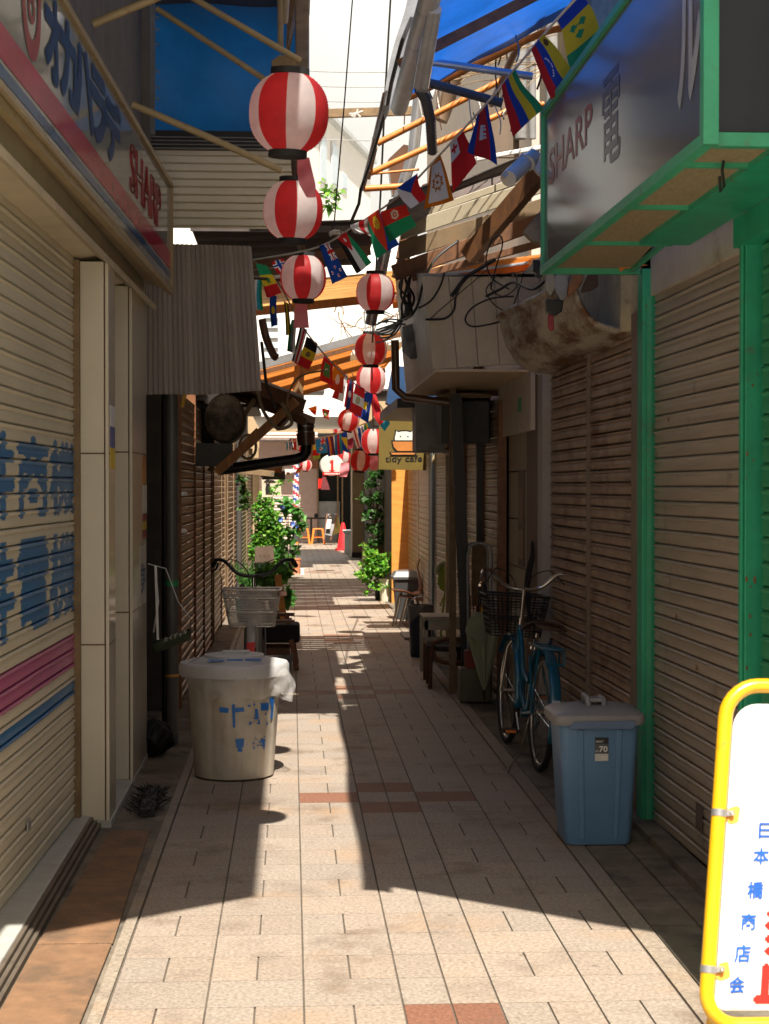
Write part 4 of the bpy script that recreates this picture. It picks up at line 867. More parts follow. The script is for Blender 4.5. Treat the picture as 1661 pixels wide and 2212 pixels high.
for k in range(46):
    x, y, Y = R.uniform(720, 870), R.uniform(640, 790), 24+R.uniform(0, 3); p = [P(x, y, Y)]; a = R.uniform(0, 6.28)
    for j in range(7):
        a += R.gauss(0, .45); x += 13*math.cos(a); y += 13*math.sin(a); p.append(P(x, y, Y))
    m.tube(p, [.011-.0012*j for j in range(8)], 4)
tag(m.build('bare_vine', M_wood2), 'tangle of bare thin twigs against the bright gap', 'vine')
# overhead wires
gw = 'overhead wires'
def wire(lab, pts, r=.006, mt=None, cat='wire', g=gw): return pole('overhead_wire', lab, pts, r, mt or M_cable, cat, g, 5)
def sag(a, b, s, n=14): return [a.lerp(b, k/n)+V((0, 0, -s*4*(k/n)*(1-k/n))) for k in range(n+1)]
wire('thin wire dropping through the sky gap to tied cables', [P(762, -10, 11.6), P(744, 220, 11.6), P(722, 480, 11.6), P(712, 510, 11.6)], .005)
wire('thicker black wire dropping to the fourth lantern', [P(844, -10, 12.6), P(832, 200, 12.6), P(822, 420, 12.9), P(812, 585, 13.2)], .008)
wire('wavy black cable snaking along the right awning edge', [P(893, -5, 8), P(868, 90, 8.5), P(845, 180, 9.2), P(836, 230, 10), P(800, 350, 11), P(779, 410, 11.5), P(775, 440, 11.5), P(758, 480, 11.5), P(756, 500, 11.6)], .012)
for k, (y, lab) in enumerate(((153, 'highest faint wire across the sky gap'), (185, 'second faint wire across the sky gap'), (217, 'third faint wire across the sky gap'), (300, 'faint wire crossing in front of white building'))):
    wire(lab, sag(P(660, y, 40), P(850, y+3, 40), .02), .012, M_grey)
m = MB(); m.bar(P(690, 246, 25), P(1010, 236, 25), .10, .12); tag(m.build('cross_pole', M_wood2), 'weathered horizontal pole with tied white cords across gap', 'pole')
for k, (x, y) in enumerate(((770, 245), (1002, 240))):
    m = MB()
    for j in range(10):
        a = R.uniform(0, 6.28); m.tube([P(x, y, 24.9), P(x+16*math.cos(a), y+9*math.sin(a), 24.9)], .012, 4)
    tag(m.build('cord_knot', M_wcable), ('knot of white cord tied on the cross pole, left one', 'knot of white cord tied on the cross pole, right one')[k], 'cord')
for k, (x, y) in enumerate(((912-185, 505), (965-188, 497))):
    m = MB()
    for j in range(12):
        a = R.uniform(0, 6.28); c_ = P(x, y, 11.55); m.tube([c_, c_+V((math.cos(a)*.04, R.uniform(-.02, .02), math.sin(a)*.02)), c_+V((math.cos(a+.5)*.05, 0, math.sin(a+.5)*.026))], .006, 5)
    tag(m.build('cord_knot', M_wcable), ('white cord knot on the flag string above blue flag', 'white cord knot on the flag string by wavy cable')[k], 'cord')
# thin ties and wires hanging among the rafters
for k in range(26):
    x = R.uniform(880, 1165); y = R.uniform(60, 250); Y = R.uniform(9.6, 12.8); p = P(x, y, Y); q_ = P(x+R.uniform(-25, 25), y+R.uniform(40, 150), Y+R.uniform(-.3, .3)); mid = (p+q_)/2+V((R.uniform(-.06, .06), 0, -.02))
    pole('overhead_wire', 'one of the thin wires dangling among the orange rafters', spline([p, mid, q_], 5), R.choice([.004, .005, .007]), R.choice([M_cable, M_cable, M_wcable, M_bronze]), 'wire', 'wires dangling among the rafters', 5)
m = MB()
for k in range(60):
    x, y, Y = R.uniform(905, 1150), R.uniform(70, 190), R.uniform(10.5, 12.5); a = R.uniform(-.8, -.2); p = P(x, y, Y); m.tube([p, P(x+50*math.cos(a), y+50*math.sin(a), Y+.1), P(x+95*math.cos(a+.1), y+95*math.sin(a+.1), Y+.2)], .0035, 4)
tag(m.build('dry_vine', M_wood2), 'dry vine stems woven through the orange rafters', 'vine')
# tangled cables
gc = 'tangled black cables around the cream box'
CB = [('black cable running from box top down to electrical box', [(1040, 575, 11), (1000, 610, 10.9), (985, 640, 10.9), (980, 670, 10.9), (960, 688, 10.9), (920, 690, 11)], .011),
 ('looping black cable drooping in front of the cream boards', [(1110, 640, 10.8), (1060, 645, 10.8), (1020, 665, 10.8), (1005, 690, 10.8), (1020, 705, 10.8), (1060, 700, 10.8), (1095, 690, 10.7)], .009),
 ('tall thin cable loop sticking up beside the green sign', [(1060, 625, 10.7), (1072, 575, 10.7), (1085, 530, 10.7), (1080, 510, 10.7), (1062, 520, 10.7), (1050, 560, 10.7), (1062, 600, 10.7), (1100, 625, 10.7)], .007),
 ('thick cable rising diagonally over the cream box top', [(1070, 560, 10.9), (1020, 590, 10.9), (1005, 600, 10.9), (975, 640, 10.9)], .02),
 ('thin straight cord crossing the cream boards diagonally', [(1050, 585, 10.9), (985, 640, 10.9), (925, 692, 11)], .005),
 ('cable bundle creeping down the corner of cream box', [(990, 520, 11.5), (940, 560, 11.4), (915, 610, 11.2), (905, 650, 11.2), (890, 680, 11.2), (870, 690, 12)], .013),
 ('short cable hooked around the corner of cream box', [(960, 590, 10.9), (950, 620, 10.9), (930, 650, 10.9), (905, 665, 11)], .01),
 ('cable running from the rusty hood to green sign', [(1185, 600, 9.5), (1150, 625, 9.8), (1110, 610, 10.3), (1080, 625, 10.6), (1050, 640, 10.7)], .012),
 ('small cable coil at the cream box upper right', [(1080, 600, 10.7), (1110, 590, 10.7), (1115, 620, 10.7), (1085, 640, 10.7), (1060, 620, 10.7), (1075, 590, 10.7)], .006),
 ('low cable loop over the upper cream boards', [(1130, 590, 10.7), (1120, 630, 10.7), (1100, 670, 10.7), (1070, 660, 10.7), (1050, 630, 10.7), (1060, 610, 10.7)], .006)]
for lab, pts, r in CB: pole('cable', lab, spline([P(*p) for p in pts]), r*.72, M_cable, 'cable', gc, 6)
gd = 'wires spraying from the box corner'
for k in range(9):
    a = [(868+R.uniform(-8, 8), 690+R.uniform(-15, 15), 12.3), (845+R.uniform(-6, 6), 690+k*5, 12.6), (815+R.uniform(-5, 8), 700+k*4+R.uniform(-10, 10), 12.9)]
    pole('cable', 'one of the thin black wires spraying left from box corner', spline([P(*p) for p in a]), .007, M_cable, 'cable', gd, 5)
for k in range(7):
    a = [(880+R.uniform(-14, 14), 560+k*8, 11.8), (872+R.uniform(-14, 14), 600+k*9, 11.9), (885+R.uniform(-18, 10), 640+k*6, 11.9), (872+R.uniform(-8, 8), 690, 12.2)]
    pole('cable', 'one of the black cables knotted beside the cream box corner', spline([P(*p) for p in a]), .009, M_cable, 'cable', 'cables beside the box corner', 5)
pole('cable', 'thick cable loop hanging below the left eave', spline([P(552, 790, 13.4), P(556, 840, 13.4), P(570, 890, 13.4), P(600, 925, 13.4), P(630, 915, 13.4), P(618, 890, 13.4), P(608, 870, 13.4)]), .014, M_tan_cable, 'cable')
pole('cable', 'thin tan cable curving down from the timber roof', spline([P(700, 800, 13.5), P(655, 810, 13.4), P(632, 830, 13.4), P(620, 870, 13.4), P(628, 900, 13.4)]), .008, M_tan_cable, 'cable')
pole('cable', 'straight black cable falling beside the hanging sheet', [P(565, 740, 10.6), P(575, 830, 11), P(595, 880, 11.5)], .01, M_cable, 'cable')
pole('cable', 'round cable coil hanging below the left eave', [P(535+18*math.cos(a), 965+26*math.sin(a), 14) for a in [2*math.pi*k/20*1.0 for k in range(21)]], .012, M_tan_cable, 'cable')
pole('cable', 'black cable crossing from the plastic sheet to timbers', spline([P(545, 600, 10.6), P(600, 604, 11), P(650, 600, 11.5), P(700, 575, 12), P(745, 560, 12.2)]), .01, M_cable, 'cable')
m = MB(); m.tube(spline([P(566, 690, 11.5), P(575, 730, 11.5), P(590, 765, 11.6), P(597, 772, 11.6)]), .028, 10); tag(m.build('insulated_hose', M_bronze, smooth=50), 'shiny taped hose bundle at right of the hanging sheet', 'hose')
# white sheet added far behind as the bright sky, lit by the sun
m = MB()
def cl(u, v):
    x = -420+900*u; z = -20+520*v; return V((x, 520+40*math.sin(u*9)+30*math.sin(v*7+u*4)-60*v, z+12*math.sin(u*23)))
m.grid(cl, 40, 24); o = m.build('sky_backdrop', mat('white sky backdrop', (.78, .85, .95), rough=1, var=.06, scale=.01, spec=0), smooth=180); o['kind'] = 'structure'
# ================================================================ LANTERNS
LRED, LWHITE = (.72, .05, .055), (.9, .86, .83)
def make_lantern(rot=0, allwhite=False):
    t = thing('paper_lantern', '', 'lantern', (0, 0, 0), 'red and white paper lanterns strung along the alley')
    m = MB(); prof = []; n = 56; hh = .49
    for k in range(n+1):
        v = k/n; z = -hh+2*hh*v; s = 2*v-1
        r = .5*(max(0, 1-abs(s)**2.35*.80))**.52
        prof.append((r+(.006 if k % 2 else -.003), z))
    def colf(u, v):
        k = int(((u*8+rot) % 8)); return LWHITE if (k % 2 or allwhite) else LRED
    m.lathe(prof, (0, 0, 0), 64, colf=colf); m.build('paper_shade', M_paper, t, smooth=80)
    for z0, z1 in ((.475, .565), (-.56, -.475)):
        m = MB(); m.lathe([(.222, z0), (.245, z0), (.245, z1), (.222, z1), (.222, z0)], (0, 0, 0), 40); m.build('hoop', M_rubber, t, smooth=40)
    return t
LN = [make_lantern(.2), make_lantern(.9), make_lantern(1.45), make_lantern(.5, False)]
LAN = [(624, 245, 170, 0, -.75, 'largest striped lantern, hanging below the left gutter', .07), (633, 455, 128, 0, -.55, 'second largest striped lantern, below the largest one', .05), (655, 600, 98, 0, 0.25, 'third striped lantern, in front of brown roof edge', .0),
 (811, 632, 83, 0, .55, 'glowing striped lantern at top of the right column', 0), (801, 755, 70, 0, .32, 'striped lantern above two overlapping ones by cream box', 0), (801, 820, 64, 0, .6, 'striped lantern half hidden behind the one above', 0),
 (808, 953, 56, 0, .3, 'striped lantern hanging in front of the cafe sign', 0), (753, 908, 47, 0, -.3, 'white sunlit lantern behind the small flags', .2), (735, 886, 24, 0, .1, 'small pale lantern behind the white sunlit lantern', .1),
 (778, 996, 46, 0, .85, 'tilted striped lantern below the cafe lantern', .12), (742, 990, 33, 0, .2, 'lantern with red rim beside the number one lantern', .2), (661, 1005, 25, 0, .5, 'small white lantern near the barber pole', .1),
 (728, 925, 22, 0, 0, 'tiny pale lantern above the far flag string', .1), (762, 812, 26, 0, .4, 'far pale lantern peeking right of the orange flag', .1), (815, 945, 44, 0, .1, 'faded lantern tucked behind the cafe lantern', .15)]
used = set(); DIA = .30
for i, (x, y, d, _, rot, lab, tilt) in enumerate(LAN):
    Y = F*DIA/d; p = P(x, y, Y); k = [0, 0, 1, 2, 0, 1, 0, 2, 1, 3, 2, 3, 1, 2, 3][i]
    if k not in used: o = LN[k]; used.add(k); o.location = p; o['label'] = lab
    else: o = dup(LN[k], p, lab)
    o.scale = (DIA, DIA, DIA*.98); o.rotation_euler = (0.03, tilt, rot)
# hanging cords and ribbons
pole('lantern_cord', 'dark cord linking the right column of lanterns', [P(811, 585, 13), P(806, 690, 14.5), P(803, 790, 16.2), P(806, 930, 19)], .008, M_cable, 'cord')
pole('lantern_cord', 'dark cord linking the two upper lanterns', [P(634, 330, 6.8), P(636, 385, 7.6)], .006, M_cable, 'cord')
def ribbon(lab, pts, w_, Y):
    q = MB(); n = len(pts)
    def fn(u, v):
        s = v*(n-1); i = min(int(s), n-2); t_ = s-i; x = pts[i][0]*(1-t_)+pts[i+1][0]*t_; y = pts[i][1]*(1-t_)+pts[i+1][1]*t_; ww = (pts[i][2]*(1-t_)+pts[i+1][2]*t_)
        p = P(x+(u-.5)*ww, y, Y); p.y += .02*math.sin(v*7+u*2); return p
    q.grid(fn, 4, 16); return tag(q.build('ribbon', M_pinkt, smooth=60), lab, 'ribbon', 'faded ribbons under the lanterns')
ribbon('long faded pink ribbon under the largest lantern', [(655, 338, 26), (658, 370, 32), (664, 400, 36), (672, 425, 20)], 0, 6.5)
ribbon('faded pink ribbon hanging under the third lantern', [(651, 656, 24), (650, 680, 30), (651, 708, 34)], 0, 11)
ribbon('folded pink ribbon right of the number one lantern', [(745, 1000, 18), (744, 1016, 20), (741, 1030, 16)], 0, 30)
ribbon('dark pink ribbon hanging in the far doorway', [(700, 1030, 6), (701, 1042, 14), (703, 1058, 20)], 0, 40)
ribbon('red ribbon below the cafe lantern', [(809, 985, 14), (808, 1000, 20), (807, 1016, 16)], 0, 19.5)
# ================================================================ FLAGS
r_, g_, b_, y_, w_, k_ = (.62, .02, .025), (.015, .27, .11), (.012, .06, .36), (.7, .52, .03), (.78, .77, .76), (.015, .013, .015)
tl, or_, br_ = (.03, .34, .48), (.72, .2, .01), (.25, .02, .04)
def bars(*cs): return lambda u, v: cs[min(int(v*len(cs)), len(cs)-1)]
def fly(*cs): return lambda u, v: cs[min(int(u*len(cs)), len(cs)-1)]
def inr(u, v, cu, cv, ru, rv): return ((u-cu)/ru)**2+((v-cv)/rv)**2 < 1
def star(u, v, cu, cv, r, ar=1.5):
    dx, dy = (u-cu)*ar, v-cv; a = math.atan2(dx, -dy) % (2*math.pi/5); a = min(a, 2*math.pi/5-a); d = math.hypot(dx, dy); return d < r*.42/max(.42, math.cos(a)-.0)*(1.0 if a > .3 else 2.0-a*3)
def with_star(f, cu, cv, r, c, ar=1.5): return lambda u, v: c if star(u, v, cu, cv, r, ar) else f(u, v)
def f_ven(u, v):
    if v < .33: return (.1, .06, .03) if inr(u, v, .14, .16, .07, .10) else y_
    if v < .66:
        for k in range(8):
            a = math.pi*(.15+.7*k/7); 
            if inr(u, v, .5-.19*math.cos(a), .64-.22*math.sin(a), .019, .028): return w_
        return b_
    return r_
def f_svg(u, v):
    if u < .25: return b_
    if u > .75: return g_
    for cu, cv in ((.40, .36), (.40, .64), (.56, .5)):
        if abs(u-cu)/.075+abs(v-cv)/.13 < 1: return g_
    return y_
def f_cam(u, v):
    if v < .25 or v > .75: return b_
    return w_ if (abs(u-.5) < .16 and .36 < v < .64 and (v > .5 or abs((u*14) % 1-.5) < .3)) else r_
def f_tonga(u, v):
    if u < .42 and v > .5:
        return r_ if (abs(u-.2) < .03 and .58 < v < .92) or (abs(v-.75) < .05 and .1 < u < .3) else w_
    return r_
def f_wheel(u, v):
    if u < .08 or u > .92 or v < .12 or v > .88: return or_
    d = math.hypot((u-.5)*1.4, v-.5); a = math.atan2(v-.5, (u-.5)*1.4)
    if .17 < d < .23 or d < .05 or (d < .29 and abs(((a/(2*math.pi)*8) % 1)-.5) < .12): return (.45, .15, .02)
    return w_
def f_cz(u, v):
    if u < .5*(1-abs(v-.5)*2): return b_
    return r_ if v < .5 else w_
def f_afg(u, v):
    if u < .5:
        d = math.hypot((v-.5)*1.3, (u-.25)*1.1); return (.75, .6, .45) if .1 < d < .19 or d < .06 else (.66, .03, .02)
    return (.02, .3, .12)
def f_eri(u, v):
    if abs(v-.5) < .5*(1-u):
        return y_ if .09 < math.hypot(u-.25, v-.5) < .17 or (abs(v-.5) < .03 and .15 < u < .35) else (.7, .05, .02)
    return b_ if v < .5 else (.02, .3, .14)
def f_jor(u, v):
    if u < .5*(1-abs(v-.5)*2): return w_ if inr(u, v, .17, .5, .05, .08) else r_
    return (g_, w_, k_)[min(int(v*3), 2)]
def f_nz(u, v):
    if u < .46 and v < .5:
        a, b = u/.46, v/.5
        if abs(a-.5) < .09 or abs(b-.5) < .12: return r_
        if abs(a-.5) < .17 or abs(b-.5) < .2 or abs(a-b) < .1 or abs(a+b-1) < .1: return w_
        return b_
    for cu, cv in ((.75, .2), (.75, .78), (.63, .45), (.87, .42)):
        if inr(u, v, cu, cv, .03, .05): return r_
        if inr(u, v, cu, cv, .045, .07): return w_
    return b_
def f_mold(u, v):
    return (.22, .14, .06) if inr(u, v, .5, .5, .1, .18) else (k_ if u < .33 else y_ if u < .66 else r_)
def f_mal(u, v):
    if u < .22 or u > .78 or v < .25 or v > .75: return r_
    return w_ if inr(u, v, .52, .5, .08, .15) and not inr(u, v, .56, .46, .08, .15) else (.1, .26, .08)
def f_bhu(u, v):
    if inr(u, v, .5, .5, .2, .16) and (int(u*30)+int(v*20)) % 3: return w_
    return or_ if u+v*.0 < .5+.5*(v-.5) else (.66, .06, .02)
def f_lao(u, v):
    if inr(u, v, .5, .5, .12, .2): return w_
    return r_ if v < .27 or v > .73 else (.03, .05, .2)
def f_peru(u, v):
    if .33 < u < .66:
        d = math.hypot((u-.5), (v-.5)*.66); return (.2, .3, .1) if .07 < d < .12 else (.5, .25, .05) if d < .05 else w_
    return r_
def f_kos(u, v):
    if abs(u-.5) < .14-.1*abs(v-.5) and abs(v-.55) < .22: return y_
    for k in range(6):
        if inr(u, v, .35+.06*k, .2+.03*abs(k-2.5), .018, .03): return w_
    return b_
def f_fiji(u, v):
    if u < .45 and v < .5: return f_nz(u, v)
    if inr(u, v, .7, .5, .12, .2): return (.4, .1, .08) if (int(u*40)+int(v*30)) % 2 else w_
    return (.03, .28, .62)
def f_bos(u, v):
    if .3 < u < .85 and v < 1-(u-.3)/.55: return y_
    for k in range(6):
        if inr(u, v, .27+.085*k, .98-.16*k, .025, .04): return w_
    return (.012, .06, .4)
def f_phi(u, v):
    return w_ if abs(v-.5) < .5-u*1.1 else (b_ if v < .5 else r_)
def f_sen(u, v):
    return g_ if star(v, u, .5, .5, .15, .7) else (g_ if u < .33 else y_ if u < .66 else r_)
def f_qat(u, v): return br_ if u > .4+.08*(abs((v*6) % 1-.5)*2) else w_
GF = 'small flags of many nations on the strings'
def flag(lab, pat, T, B, C, D, Y0, Y1=None, wav=.03, nu=44, nv=30):
    Y1 = Y1 or Y0; a, b = P(*T, Y0), P(*B, Y1); c, d = P(*C, Y1), P(*D, Y0); ph = R.uniform(0, 6)
    def fn(u, v):
        t0 = a.lerp(b, v); t1 = d.lerp(c, v); p = t0.lerp(t1, u); s = (b-a).length
        p.y += wav*math.sin(u*4.2+ph+v*1.5)*u*1.2+wav*.6*math.sin(v*6+ph)*u
        n_ = (b-a).normalized(); p += n_*s*.10*math.sin(u*math.pi*1.2)*math.sin(ph); return p
    q = MB(); q.grid(fn, nu, nv, colf=pat); return tag(q.build('bunting_flag', M_cloth, smooth=60), lab, 'flag', GF)
flag('yellow flag with three green diamonds between blue and green', f_svg, (1255, -14), (1203, 42), (1232, 145), (1308, 90), 6.9, 7.1)
flag('yellow blue red flag with an arc of white stars', f_ven, (1172, 74), (1147, 108), (1186, 222), (1250, 165), 7.3, 7.5, .04)
flag('green yellow blue red striped flag hanging over the rafters', bars(g_, y_, b_, r_), (1113, 150), (1083, 185), (1110, 291), (1173, 236), 7.9, 8.1, .04)
flag('blue and red flag with a white temple, twisted', f_cam, (1053, 220), (1031, 250), (1012, 322), (1076, 354), 8.4, 8.6, .05)
flag('red flag with white corner and red cross, twisted', f_tonga, (1000, 280), (972, 310), (980, 412), (1031, 350), 8.8, 9.0, .05)
flag('white flag with orange border and brown wheel', f_wheel, (951, 335), (930, 352), (915, 454), (981, 433), 9.1, 9.3, .02)
flag('red and white flag with a blue triangle', f_cz, (902, 374), (857, 406), (886, 450), (921, 430), 9.4, 9.6, .02)
flag('red and green flag with a pale round emblem', f_afg, (877, 441), (822, 457), (840, 522), (899, 487), 9.5, 9.7, .02)
flag('green red blue flag with a yellow wreath', f_eri, (818, 452), (793, 469), (812, 557), (862, 528), 9.7, 9.9, .03)
flag('white flag with red cross, mostly folded', lambda u, v: r_ if abs(v-.35) < .14 else w_, (795, 472), (756, 486), (770, 500), (800, 512), 9.8, 10.0, .02)
flag('green white black flag with red triangle and star', f_jor, (748, 502), (724, 511), (771, 591), (804, 566), 10.1, 10.3, .03)
flag('dark blue flag with crossed corner and red stars', f_nz, (710, 524), (689, 531), (718, 615), (751, 598), 10.3, 10.4, .02)
flag('red flag with dark blue and white cross behind lantern', lambda u, v: (b_ if abs(v-.5) < .1 or abs(u-.4) < .07 else w_ if abs(v-.5) < .2 or abs(u-.4) < .13 else r_), (612, 558), (586, 566), (600, 592), (624, 580), 11.3, 11.3, .01, 24, 18)
flag('green yellow red flag with a small green star', f_sen, (576, 573), (551, 569), (577, 643), (609, 632), 10.8, 10.8, .03)
flag('narrow green and teal flag against the plastic sheet', bars(g_, tl, w_), (566, 600), (551, 606), (549, 668), (568, 672), 10.9, 10.9, .02, 24, 18)
flag('narrow blue flag with yellow mark, hanging edge on', lambda u, v: y_ if inr(u, v, .5, .5, .12, .3) else b_, (598, 640), (583, 636), (585, 706), (599, 702), 11.2, 11.2, .03, 24, 18)
flag('narrow brown and yellow flag twisted edge on', bars((.14, .08, .04), y_, k_), (622, 655), (613, 650), (618, 726), (629, 722), 12.4, 12.4, .03, 24, 18)
flag('grey white green flag below the third lantern', bars(w_, (.2, .2, .22), g_), (642, 692), (630, 690), (619, 757), (637, 765), 12.5, 12.5, .03, 24, 18)
flag('red white and black striped flag, narrow', bars(w_, r_, w_, k_), (664, 712), (648, 705), (630, 780), (644, 784), 12.8, 12.8, .02, 24, 18)
flag('black yellow red flag with a small brown emblem', f_mold, (686, 742), (662, 726), (637, 786), (668, 800), 13.1, 13.1, .02)
flag('red flag with a green panel and white crescent', f_mal, (721, 786), (701, 766), (690, 820), (718, 832), 14.2, 14.2, .02)
flag('orange and red flag with a white dragon shape', f_bhu, (741, 800), (722, 782), (707, 838), (741, 852), 14.6, 14.6, .02)
flag('red and white flag half behind the orange one', bars(w_, r_), (752, 812), (742, 803), (716, 858), (741, 868), 15.0, 15.0, .02, 24, 18)
flag('dark blue and red flag with a white disc', f_lao, (765, 826), (752, 815), (743, 878), (760, 887), 15.4, 15.4, .02)
flag('red white red flag with a small green emblem', f_peru, (788, 840), (768, 828), (751, 886), (780, 902), 15.8, 15.8, .02)
flag('blue flag with yellow shape and white stars', f_kos, (806, 852), (792, 845), (764, 895), (795, 914), 16.2, 16.2, .02)
flag('long plain red flag under the overlapping lanterns', bars(r_, (.5, .02, .03)), (812, 852), (797, 850), (806, 893), (824, 888), 16.6, 16.6, .02, 20, 14)
flag('red and teal flag above the cafe lantern', fly(r_, (.6, .02, .02), tl), (822, 884), (804, 892), (830, 932), (842, 915), 18, 18, .02, 24, 14)
# second string, further back
BK = [('light blue flag with crossed corner and small crest', f_fiji, (703, 944), (683, 950), (684, 980), (706, 978)), ('purple and orange striped flag on the far string', bars((.15, .03, .1), or_, b_), (716, 942), (703, 945), (709, 986), (723, 983)),
 ('green white and dark striped flag on the far string', bars(g_, w_, k_), (726, 939), (715, 943), (722, 985), (731, 981)), ('light blue and red striped flag on the far string', bars(tl, r_, (.02, .2, .5)), (737, 936), (724, 940), (724, 984), (741, 980)),
 ('blue flag with yellow triangle and white stars', f_bos, (749, 932), (739, 935), (731, 968), (752, 979)), ('maroon and white toothed flag on the far string', f_qat, (760, 928), (749, 932), (752, 972), (764, 966)),
 ('white and red narrow flag on the far string', bars(w_, r_, w_), (770, 925), (759, 928), (771, 970), (780, 965)), ('navy flag with thin white lines on far string', bars(b_, w_, b_, b_), (783, 920), (771, 924), (779, 973), (790, 967)),
 ('teal and yellow striped flag on the far string', bars(tl, y_, g_), (796, 913), (786, 917), (792, 938), (803, 930)), ('white and red flag left of the brown gutter', bars(w_, r_), (645, 946), (632, 949), (634, 972), (647, 972)),
 ('dark green and white flag left of gutter', bars(g_, w_, k_), (634, 946), (625, 948), (631, 972), (641, 970)), ('red flag with white mark behind the gutter', lambda u, v: w_ if inr(u, v, .5, .5, .2, .15) else r_, (655, 942), (645, 945), (643, 975), (655, 975)),
 ('blue and white flag at far left of string', bars(b_, w_, tl), (626, 950), (617, 952), (619, 973), (628, 971)), ('yellow and red flag right of the brown gutter', fly(y_, r_), (690, 958), (676, 960), (675, 985), (690, 984)), ('orange flag low beside the brown gutter', fly(or_, (.3, .4, .05)), (694, 972), (676, 974), (677, 994), (691, 990)),
 ('pale red flag with green panel against bright sky', f_mal, (713, 886), (696, 882), (699, 902), (710, 907)), ('orange and red flag near the eave against sky', fly(or_, r_), (684, 876), (664, 882), (672, 890), (682, 898)), ('red and orange flag draped left of white lantern', fly(r_, or_), (655, 1004), (645, 1010), (634, 1027), (648, 1020))]
for i, (lab, pat, T, B, C, D) in enumerate(BK): flag(lab, pat, T, B, C, D, 26+(i % 3)*.15, None, .03, 18, 12)
pole('flag_string', 'white flag string running from green sign down to left', spline([P(1260, -20, 6.8), P(1200, 45, 7.1), P(1120, 140, 7.9), P(1040, 236, 8.5), P(940, 345, 9.2), P(860, 425, 9.7), P(760, 492, 10.1), P(680, 536, 10.5), P(545, 562, 11.1)]), .006, M_wcable, 'string')
pole('flag_string', 'dark flag string sloping down past the third lantern', spline([P(548, 562, 11.1), P(600, 610, 11.6), P(650, 700, 12.5), P(700, 765, 13.4), P(755, 820, 15), P(810, 862, 16.8), P(835, 900, 18)]), .006, M_bronze, 'string')
pole('flag_string', 'pale far flag string crossing above number one lantern', spline([P(610, 955, 26), P(680, 948, 26), P(740, 934, 26), P(810, 905, 26)]), .009, M_wcable, 'string')
# number one lantern sign
n1 = thing('number_lantern', 'flat round white lantern sign with a red number one', 'lantern sign', P(716, 1006, 31))
c_ = P(716, 1005, 31); m = MB(); m.lathe([(0, -.07), (.20, -.06), (.225, 0), (.20, .06), (0, .07)], (0, 0, 0), 36)
for v in m.v: v[:] = (c_.x+v.x, c_.y+v.z, c_.z+v.y*.88)
m.build('shade', mat('white shade', (.75, .7, .66), rough=.5, trans=.3), n1, smooth=60)
def npoly(pts): return [P(x, y, 30.92) for x, y in pts]
m = MB(); m.prism(npoly([(711, 1018), (723, 1018), (723, 1016), (720, 1015), (720, 993), (712, 995), (712, 997), (715, 997), (715, 1015), (711, 1016)]), (0, -.01, 0)); m.build('number', M_redle, n1)
m = MB(); m.prism(npoly([(697, 1027), (738, 1026), (738, 1019.5), (697, 1020)]), (0, -.012, 0)); m.build('red_band', M_redle, n1)
m = MB()
for k in range(11): m.prism(npoly([(701+k*3.1, 1025), (702.6+k*3.1+(k % 3)*.4, 1025), (702.4+k*3.1, 1021.5), (701.2+k*3.1, 1022)]), (0, -.016, 0))
m.build('small_lettering', M_white, n1)
# cafe sign
cf = thing('cafe_sign', 'ochre hanging cafe sign with a cat sitting in a cup', 'sign', P(870, 965, 18.5))
Yc = 18.5
m = MB(); m.prism([P(818, 1014, Yc), P(921, 1016, Yc), P(922, 912, Yc), P(819, 908, Yc)], (0, .03, 0)); m.build('board', M_ochre, cf)
def cp(pts, dy=-.004): return [P(x, y, Yc+dy) for x, y in pts]
m = MB(); m.prism(cp([(850, 952), (850, 944), (852, 938), (853, 927), (859, 931), (867, 929), (880, 929), (888, 931), (893, 927), (895, 938), (897, 944), (897, 952)]), (0, -.004, 0)); m.build('cat_outline', M_black, cf)
m = MB(); m.prism(cp([(853, 951), (853, 944), (855, 938), (856, 931), (860, 934), (868, 932), (879, 932), (887, 934), (891, 931), (892, 938), (894, 944), (894, 951)], -.009), (0, -.002, 0)); m.build('cat_face', mat('cat white', (.6, .62, .55), rough=.6), cf)
m = MB(); m.disc(P(865, 943, Yc-.013), V((.009, 0, 0)), V((0, 0, .009)), 12); m.disc(P(881, 943, Yc-.013), V((.009, 0, 0)), V((0, 0, .009)), 12); m.build('cat_eye', M_black, cf)
m = MB(); m.prism(cp([(845, 951), (902, 951), (900, 966), (892, 977), (857, 977), (848, 966)]), (0, -.005, 0)); m.tube([P(900, 957, Yc-.01), P(909, 956, Yc-.01), P(911, 962, Yc-.01), P(907, 968, Yc-.01), P(897, 969, Yc-.01)], .011, 6); m.prism(cp([(841, 976), (900, 976), (897, 984), (845, 984)]), (0, -.005, 0)); m.build('cup_outline', M_black, cf)
m = MB(); m.prism(cp([(848, 954), (899, 954), (897, 966), (890, 974), (859, 974), (851, 966)], -.01), (0, -.003, 0)); m.prism(cp([(844, 978), (897, 978), (895, 982), (847, 982)], -.01), (0, -.003, 0)); m.build('cup', mat('brown orange cup', (.45, .16, .03), rough=.6), cf)
m = MB(); text(m, 'tidy cafe', P(832, 1002, Yc-.006), V((P(912, 1002, Yc).x-P(832, 1002, Yc).x, 0, .008)), (0, 0, P(0, 984, Yc).z-P(0, 1002, Yc).z), .01); m.build('lettering', M_black, cf)
m = MB(); m.tube([P(840, 911, Yc), P(840, 902, Yc)], .008, 5); m.tube([P(915, 914, Yc), P(920, 895, Yc)], .008, 5); m.build('hanger', M_cable, cf)
